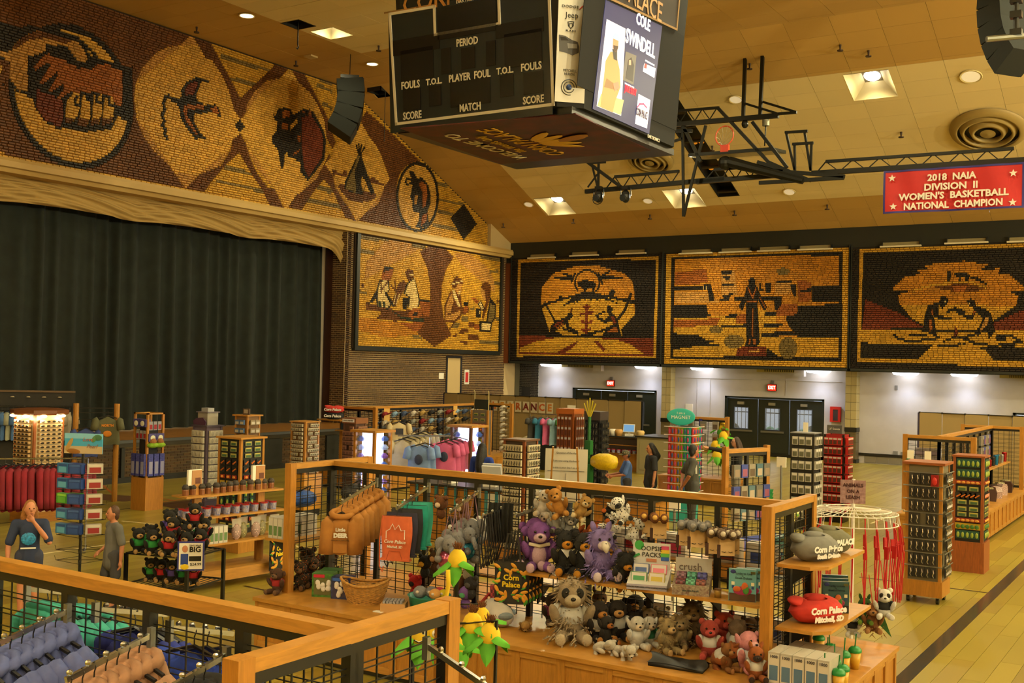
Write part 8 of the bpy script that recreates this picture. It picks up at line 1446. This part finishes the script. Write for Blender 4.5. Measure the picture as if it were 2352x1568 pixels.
for i,c in enumerate(('A82A22','B84A1C','B8661C','A8801C','7A9A1C','3A9A5A','1E8A8A')):
 m_ = card_mesh('nm',.06,.15,.02,[M(c,.5),M('2A4A8A' if i % 2 else 'B02A5A',.5)],1); cn_ = ('red','vermilion','orange','amber','lime','green','turquoise')[i]
 for f in (0,1):
  for j in range(8): p,r = sm_.pos(f,-.21 + .07 * i,1.98 - j * .17,.02); put(m_,'name_magnet',cn_ + ' name magnet on the turquoise spinner','magnet',cn_ + ' name magnets on the spinner',p,r)
for j in range(9): sm_.bar(0,1.99 - j * .17,.06,M('C8B8B0',.4),ext=.08); sm_.bar(1,1.99 - j * .17,.06,M('C8B8B0',.4),ext=.08)
o = thing('oval_sign','turquoise oval sign lettered Magnet above the rainbow spinner','sign',pm + Vector((0,-.2,2.02)),.4); b = MB(); b.ell((0,0,.18),(.3,.015,.18),n=24,m=12); b.build('board',M('1A9A94',.5),o,smooth=True); text('I am a',.07,WHITE,o,(0,-.018,.26)); text('MAGNET',.1,WHITE,o,(0,-.018,.17))
spinner('pouch_spinner','black spinner of pouches with grey cards',(-7.15,22.4,0),.48,.15,1.95,7,3,card_mesh('n',.12,.17,.04,[M('A8A49C',.4),M('5A5A4A',.4),M('C8C4BC',.5)]),'pouch','small clear pouch on the black spinner','clear pouches on the black spinner',BLK,BLKM,(.5,.02,GREY),(.5,.15,BLK),.0); b = MB(); b.bb((-.05,0,0),(.05,.01,.2)); tag(b.build('price_card',PAPER,None,False,(-7.1,22.2,1.98)),'white price card standing on the black pouch spinner','card')
rs = spinner('box_spinner','red and black spinner of small boxed figures',(-6.95,23.9,0),.44,.2,1.88,8,4,card_mesh('n',.095,.16,.06,[M('A8140E',.5),M('4A2A1C',.5),M('B8B0A8',.5)]),'boxed_figure','small red boxed figure on the red spinner','red boxed figures on the spinner',BLK,M('8A120E',.5),None,(.44,.2,BLK),.02); MB().bb((-.16,-.2,1.9),(.16,-.17,2.08)).build('header_sign',M('4A4A4A',.5),rs.t); text("Lil' Scents",.06,PAPER,rs.t,(0,-.21,2.0))
# wire display frames
t = thing('wire_display','oak framed wire panel of plastic bags in the middle aisle','display',(-6.3,15.9,0),1.25); oak_base(t,-.05,-.3,1.0,.3,.5,npan=(3,2)); wire_panel(t,(0,0),(.95,0),.5,2.02,2,vs=.12)
for x in (-.02,.97): wood_post(t,x,0,.5,2.05,.07)
bgm = [card_mesh('bg',.15,.2,.05,[M(c,.3),M(c2,.4)]) for c,c2 in (('6A6A66','8A7A6A'),('3A4A9A','8A4A6A'),('8A8478','5A4A3A'),('4A6A7A','A89A8A'))]; RT = Matrix.Rotation(1.25,3,'Z')
for j,z in enumerate((1.78,1.45,1.12)):
 for i in range(5): k = (i + j) % 4; put(bgm[k],'toy_pack',('grey','blue','tan','teal')[k] + ' toy packet hooked on the oak framed wire panel','packet',('grey','blue','tan','teal') [k] + ' packets on the wire panel',Vector((-6.3,15.9,z)) + RT @ Vector((.12 + .18 * i,-.07,0)),1.25)
for i in range(6): put(bgm[1],'snack_bag','blue snack bag standing on the base of the wire panel','bag','blue snack bags',Vector((-6.3,15.9,.7)) + RT @ Vector((.1 + .15 * i,-.2,0)),1.25)
t = thing('wire_display','oak framed wire panel with blue post behind the woman reaching','display',(-11.3,25.2,0)); oak_base(t,-.2,-.6,1.6,.4,.62,npan=(4,2)); wire_panel(t,(0,0),(1.3,0),.62,2.05,2,vs=.14); wood_post(t,-.02,0,.62,2.07,.08); wood_post(t,1.32,0,.62,2.07,.08); MB().box((.65,-.04,1.3),(.07,.05,1.4)).build('blue_post',M('2A2A7A',.5),t); shelf(t,.05,-.35,1.3,-.03,1.25)
for i in range(8): put(bgm[(0,2)[i % 2]],'car_pack','model car packet on the blue post panel','packet','model car packets',(-11.2 + (i % 4) * .32,25.13,1.95 - .3 * (i // 4)))
for i in range(4): o = ch.put((-10.15 + .12 * (i % 2),25.3 - .2 * i,1.75 - .22 * i),i,label='yellow corn hat hanging at the end of the blue post panel',scale=.8)
for i in range(6): put(cm_['A88A4A'],'toy_bowl','small red and orange toy on the blue post panel shelf','toy','toys on the blue post shelf',(-11.0 + i * .18,25.0,1.26),i)
# baskets, candy bowls
bk_ = thing('basket_stack','stack of green plastic shopping baskets','basket',(-7.1,19.7,0)); MB().tube([(0,0,0),(0,0,.7)],.02).build('stand',BLK,bk_)
for i in range(5): MB().lathe([(.16,.55 + i * .07),(.22,.75 + i * .07),(.23,.76 + i * .07),(.2,.74 + i * .07),(.14,.56 + i * .07)],n=4).build('basket',M('0E7A3E',.4),bk_)
def bowl(lab,px,py,z,y,cand,ch_lab):
 p = atY(px,py,y); t = thing('candy_stand',lab,'candy stand',(p.x,p.y,0)); r_ = .3; MB().cyl((0,0,0),(0,0,z + .75),.018,n=8).build('pole',STEEL,t); MB().cyl((0,0,0),(0,0,.02),.2,n=16).build('foot',STEEL,t); MB().lathe([(.04,z - .26),(.18,z - .18),(.27,z - .05),(.3,z)],n=20).build('bowl',M('C8B868',.1,alpha=.5),t,smooth=True); MB().box((0,0,z + .8),(.15,.02,.16)).build('sign_card',PAPER,t); R2 = random.Random(3)
 cmh = [MB().ell((0,0,0),(.05,.035,.03),n=6,m=4).mesh('c',M(c,.4)) for c in cand]
 for i in range(45): a,q = R2.uniform(0,2 * PI),math.sqrt(R2.random()) * .26; put(cmh[i % len(cmh)],'candy',ch_lab,'candy',ch_lab + ' pile',(p.x + q * math.cos(a),p.y + q * math.sin(a),z - .02 + .08 * (1 - q / .26) + R2.uniform(-.04,.03)),(R2.random() * 3,R2.random() * 3,a))
bowl('clear bowl of yellow wrapped candy on a steel pole',1794,1115,1.0,16.8,('C8B41C','D8D49A','4A8A1E'),'yellow wrapped candy in the pole bowl'); bowl('clear bowl of pink wrapped candy on a pole behind the gondola',1545,1390,.75,12.6,('C87A8A','C8B89A','9A2A2A'),'pink wrapped candy in the far bowl')
# whiteboard, corn figure
p = Vector((-9.75,17.0,0)); t = thing('whiteboard_easel','white lettered board leaning on an easel','whiteboard',p,.45); WB = M('B8B2A2',.5); b = MB(); b.T = Matrix.Rotation(-.15,4,'X'); b.bb((-.38,-.02,.8),(.38,0,1.75)); b.build('board',WB,t)
for x in (-.3,.3): MB().bar((x,.05,0),(x * .7,-.2 + .0,1.8),.03).build('leg',OAKV,t)
for s_,z in (('Question of the day',1.66),('I am new using this board',1.52),('is this it your line ? or not',1.4)): text(s_,.045,BLK,t,(0,.148 * z - .03,z),(PI / 2 - .15,0,0))
MB().bar((-.33,.148 * 1.34 - .025,1.34),(.33,.148 * 1.34 - .025,1.34),.006).build('rule',BLK,t); MB().bar((0,.148 * 1.3 - .025,1.3),(0,.148 * .9 - .025,.9),.006).build('rule',BLK,t)
p = Vector((-10.85,20.6,0)); t = thing('corn_figure','tall green metal corn stalk with a big yellow ear','sculpture',p); G_ = M('0E5A1E',.5); MB().cyl((-.4,0,0),(-.4,0,2.15),.035,n=8).build('stalk',G_,t); MB().box((-.4,0,.9),(.16,.16,.5)).build('socket',G_,t); MB().box((-.4,0,1.5),(.13,.13,.3)).build('socket',G_,t); b = MB(); b.lathe([(0,-.36),(.12,-.33),(.2,-.15),(.21,.1),(.15,.3),(0,.36)],n=14); b.T = None; o = b.build('ear',M('C8A80A',.5,kind='noise',s=4,v=.15),t,smooth=True); o.rotation_euler = (0,PI / 2,.1); o.location = (-.02,0,1.22); o.scale = (.85,) * 3
for i in range(5): MB().cyl((-.4,0,2.1),(-.4 + (i - 2) * .07,0,2.55 - abs(i - 2) * .06),.015,n=5).build('tassel',M('B8A81C',.5),t)
for a in (-.6,.5): MB().prism([(-.4,.9),(-.75 if a < 0 else -.1,1.4),(-.7 if a < 0 else -.05,1.45),(-.36,1.05)],-.01,.01,'y').build('leaf',G_,t)
# people
def stripes(t,k):
 for sx in (-1,1):
  for d in (-.012,0,.012): MB().bar((sx * .205 * k,d - .02,1.42 * k),(sx * .27 * k,d - .02,1.16 * k),.006).build('stripe',WHITE,t)
hang = lambda a=.0: (((-.26,.0,1.1),(-.27,-.04 - a,.84)),((.26,.0,1.1),(.27,-.04 - a,.84)))
person('cashier with long black hair in a bright blue shirt, seen from behind',(-12.15,17.9,0),facing((-12,18)) + PI - .5,1.66,(((-.26,-.05,1.12),(-.2,-.3,1.05)),((.26,-.05,1.12),(.2,-.3,1.05))),'1C3A9A','20242C','0E0C0C',hairlen=.42)
person('worker in a bright blue shirt half hidden by the necklace spinner',(-10.45,18.2,0),.6,1.62,hang(),'1A44A8','20242C','2A1A10')
person('boy in a camouflage cap and blue t-shirt holding the corn ear',(-10.75,21.4,0),-.9,1.42,(((-.24,-.1,1.1),(-.18,-.4,1.05)),((.24,-.1,1.1),(.18,-.4,1.05))),'4A6AB0','3A3A40','1A120E',cap='6A6650',glasses=True,head_tilt=.25)
person('woman with a dark ponytail in a charcoal t-shirt and black striped trousers',(-10.22,21.5,0),-.75,1.6,hang(),'23252C','141416','16100E',head_tilt=.2,hairlen=.16,skin='A87250',long_top=.08)
person('man with hands clasped behind his back in a grey striped t-shirt',(-8.75,20.3,0),2.2,1.72,(((-.28,.12,1.12),(-.04,.2,.88)),((.28,.12,1.12),(.04,.2,.88))),'3E3E38','3A3A38','120E0C',head_rz=.5,skin='A0664A',print_=stripes)
person('woman with glasses in a dark jacket reaching to the blue post panel',(-9.35,24.2,0),-.95,1.66,(((-.3,-.28,1.36),(-.28,-.62,1.42)),((.26,.0,1.1),(.24,-.1,.86))),'16191C','8A8478','2E1C10',hairlen=.22,glasses=True,sleeve=.9,short_legs=True,skin='B88468')
# ================================================================ right side
gr = thing('display_gondola','right island gondola of bottles and glassware on an oak base','gondola'); oak_base(gr,-5.1,21.45,-3.75,28.3,HB,npan=(3,14)); wire_panel(gr,(-5.1,22.2),(-3.9,22.2),HB,HR,2); wire_panel(gr,(-4.5,22.2),(-4.5,27.9),HB,HR,8); wire_panel(gr,(-5.1,27.9),(-3.85,27.9),HB,HR,2)
for x,y in ((-5.12,22.2),(-3.88,22.2),(-5.12,27.9),(-3.83,27.9)): wood_post(gr,x,y,HB,HR)
shelf(gr,-4.47,22.6,-4.05,27.8,1.25); shelf(gr,-5.05,21.9,-3.95,22.17,1.35)
tum = {c: MB().lathe([(0,0),(.035,0),(.045,.16),(.04,.17),(0,.17)],n=10).mesh('tumbler',M(c,.25,.5)) for c in ('8A1418','8A8A88','6A5A3A','1E6A98','2A2A2E')}; tn = dict(zip(tum,('red','silver','bronze','blue','black')))
for i in range(7): c = list(tum)[i % 5]; put(tum[c],'tumbler',tn[c] + ' steel tumbler on the end shelf of the right island','tumbler',tn[c] + ' tumblers on the island end',(-4.62 + i * .1,22.05,1.35),0,1.3)
for i in range(26): c = list(tum)[(i * 2) % 5]; put(tum[c],'tumbler',tn[c] + ' tumbler on the long shelf of the right island','tumbler',tn[c] + ' tumblers on the long shelf',(-4.25 + .1 * (i % 2),22.8 + i * .19,1.25),0,RND.uniform(.9,1.3))
for i in range(2): o = thing('koozie_card','green and yellow foam koozie on a white card','koozie',(-5.0 + .32 * i,22.1,1.75),.1,'koozies on the island end'); MB().bb((-.06,-.02,-.16),(.06,0,0)).build('card',PAPER,o); MB().bb((-.07,-.04,-.36),(0,0,-.16)).build('koozie',M('0E5A2A',.7),o); MB().bb((0,-.04,-.36),(.08,0,-.16)).build('koozie_half',M('B8A81C',.7),o)
for i in range(10): put(card_mesh('w',.12,.16,.06,[M('B8B0B8',.2,alpha=.6),M('8A7A88',.3)]),'glass_pack','clear packed glassware hanging inside the right island','packet','glassware packs',(-4.9 + .09 * (i % 5),22.32,1.8 - .17 * (i // 5)))
for i in range(12): put(bgm[(0,2,1)[i % 3]],'sock_pack','dark sock packet hanging at the back of the right island','packet','sock packets on the island',(-4.36,25.6 + (i % 6) * .2,1.9 - .25 * (i // 6)),PI / 2)
for i in range(14): o = put(MB().prism([(-.1,0),(.1,0),(.12,.18),(.07,.25),(-.08,.24),(-.12,.14)],-.07,.07,'y').mesh('bag',CI[i % 2] if i % 3 else M('3A1E14',.6)),'snack_bag',('dark jar' if i % 3 == 0 else 'clear bag') + ' of snacks on the base of the right island','bag','dark jars on the island base' if i % 3 == 0 else 'snack bags on the island base',(-4.0 - .1 * (i % 2),22.7 + i * .36,HB),.6 + i)
tag(MB().box((-4.0,22.9,.66),(.35,.3,.08),r=(0,0,.3)).build('striped_cushion',M('5A1A1A',.8,kind='check',s=20,v=.5)),'dark striped cushion on the near end of the right island','cushion')
# rolling keychain tower, corn magnet tower
pk1 = Vector((-3.5,16.55,0)); k1 = Tower('keychain_tower','rolling oak tower of silver keychains on black cards',pk1,.5,.32,1.95,OAKV,M('6A6450',.6),(.54,.32,OAKV),(.58,.035,M('8A4A1C',.4,kind='wood')),casters=True); kc = card_mesh('kc',.07,.15,.012,[M('121212',.5),M('A8A4A0',.25,.8),M('2A2A2A',.4)],3); kr = card_mesh('kr',.1,.16,.03,[M('8A1418',.3),M('C02A2A',.3)],1)
for j,z in enumerate(fr_(1.83,.52,8)):
 for f in (0,1):
  k1.bar(f,z + .01,.05,STEEL,ext=.02)
  k1.fill(f,z,5,lambda p,r,i: put(kc,'keychain','silver keychain on a black card, rolling oak tower','keychain','keychains on the rolling tower',p,r),.06,.03,.12)
put(kr,'keychain','red strawberry-shaped keychain on the top row of the rolling tower','keychain',None,(pk1.x + .16,pk1.y - .3,1.82),0)
pk2 = Vector((-3.45,19.55,0)); k2 = Tower('magnet_tower','oak tower of corn souvenir magnets on a solid oak plinth',pk2,.48,.5,1.88,M('8A4A20',.4,kind='wood',s=-1),BLKM,(.52,.5,M('8A4A20',.4,kind='wood',s=-1)),(.51,.03,M('8A4A20',.4,kind='wood'))); magnets(k2,'k',(0,1),[(1.85,1),(1.68,1),(1.5,3),(1.4,0),(1.3,2),(1.18,0),(1.07,0),(.98,0),(.88,3),(.8,4),(.68,1)],5,'the plinth tower')
# round rack of animals on leashes
pr_ = Vector((-3.55,12.9,0)); t = thing('round_rack','white wire round rack with red animal leashes','rack',pr_); ZR = 1.62
MB().cyl((0,0,0),(0,0,2.0),.02,n=8).build('pole',WHITE,t); MB().cyl((0,0,0),(0,0,.03),.28,n=18).build('foot',WHITE,t)
for r_,z in ((.5,ZR),(.42,ZR + .03),(.3,ZR + .05),(.5,ZR - .12)): MB().tube([(r_ * math.cos(i * PI / 16),r_ * math.sin(i * PI / 16),z) for i in range(32)],.006,5,closed=True).build('hoop',WHITE,t)
b = MB()
for i in range(32): a = i * PI / 16; b.tube([(0,0,ZR + .06),(.5 * math.cos(a),.5 * math.sin(a),ZR),(.52 * math.cos(a),.52 * math.sin(a),ZR - .12)],.004,4)
b.build('spokes',WHITE,t); o = thing('leash_sign','pink patterned sign lettered Animals on a Leash','sign',pr_ + Vector((0,-.02,1.72)),.3); MB().bb((-.14,0,0),(.14,.012,.27)).build('board',M('A88A8C',.5,kind='noise',s=4,col2='7A5A60'),o)
for i,s_ in enumerate(('ANIMALS','ON A','LEASH')): text(s_,.055,M('3A1418',.6),o,(0,-.005,.21 - .07 * i),bold=.002)
b = MB(); b.tube([(0,0,0),(.02,0,-.25),(-.015,0,-.55),(0,0,-.85)],.008,4); b.tube([(.015,0,-.02),(.05,.01,-.3),(.02,.0,-.85)],.007,4); b.prism([(-.03,-.2),(.03,-.2),(.025,-.34),(-.025,-.34)],-.012,.012,'y'); lm_ = b.mesh('leash',M('B01414',.7))
for i in range(24): a = i * PI / 12; put(lm_,'leash','red fabric leash hanging from the white round rack','leash','red leashes on the round rack',pr_ + Vector((.52 * math.cos(a),.52 * math.sin(a),ZR - .12)),a)
for (lab,nm,c1,c2,er,kw,px,py,s) in (('black and white plush panda hanging at the rack edge','plush_panda','D0CEC8','D8D6D0','round',dict(mask='101010',shirt='141414'),2030,1418,.34),('second plush panda low on the leash','plush_panda','CCCAC4','D4D2CC','round',dict(mask='101010',shirt='1A1A1A'),1957,1458,.3),('brown plush lion with red bow on a leash','plush_lion','8A5A2E','A87A4A','round',dict(shaggy=90),2003,1450,.34),('green plush dragon spreading its wing on a leash','plush_dragon','2E5A1E','6A8A2A','point',dict(tail=True),1985,1430,.3)):
 q = plush(nm,lab,c1,c2,er,**kw); p = atY(px,py,pr_.y - .3); q.location = p - Vector((0,0,.0)); q.rotation_euler = (0,0,.35); q.scale = (s,) * 3; MB().tube([(0,0,.9),(-.1,.3,1.8)],.02,4).build('leash_cord',RED,q)
 if 'dragon' in nm: MB().prism([(.1,.5),(.7,.3),(1.0,-.5),(.6,-.1),(.3,.1)],.1,.13,'y').build('wing',M('2A5A24',.8),q)
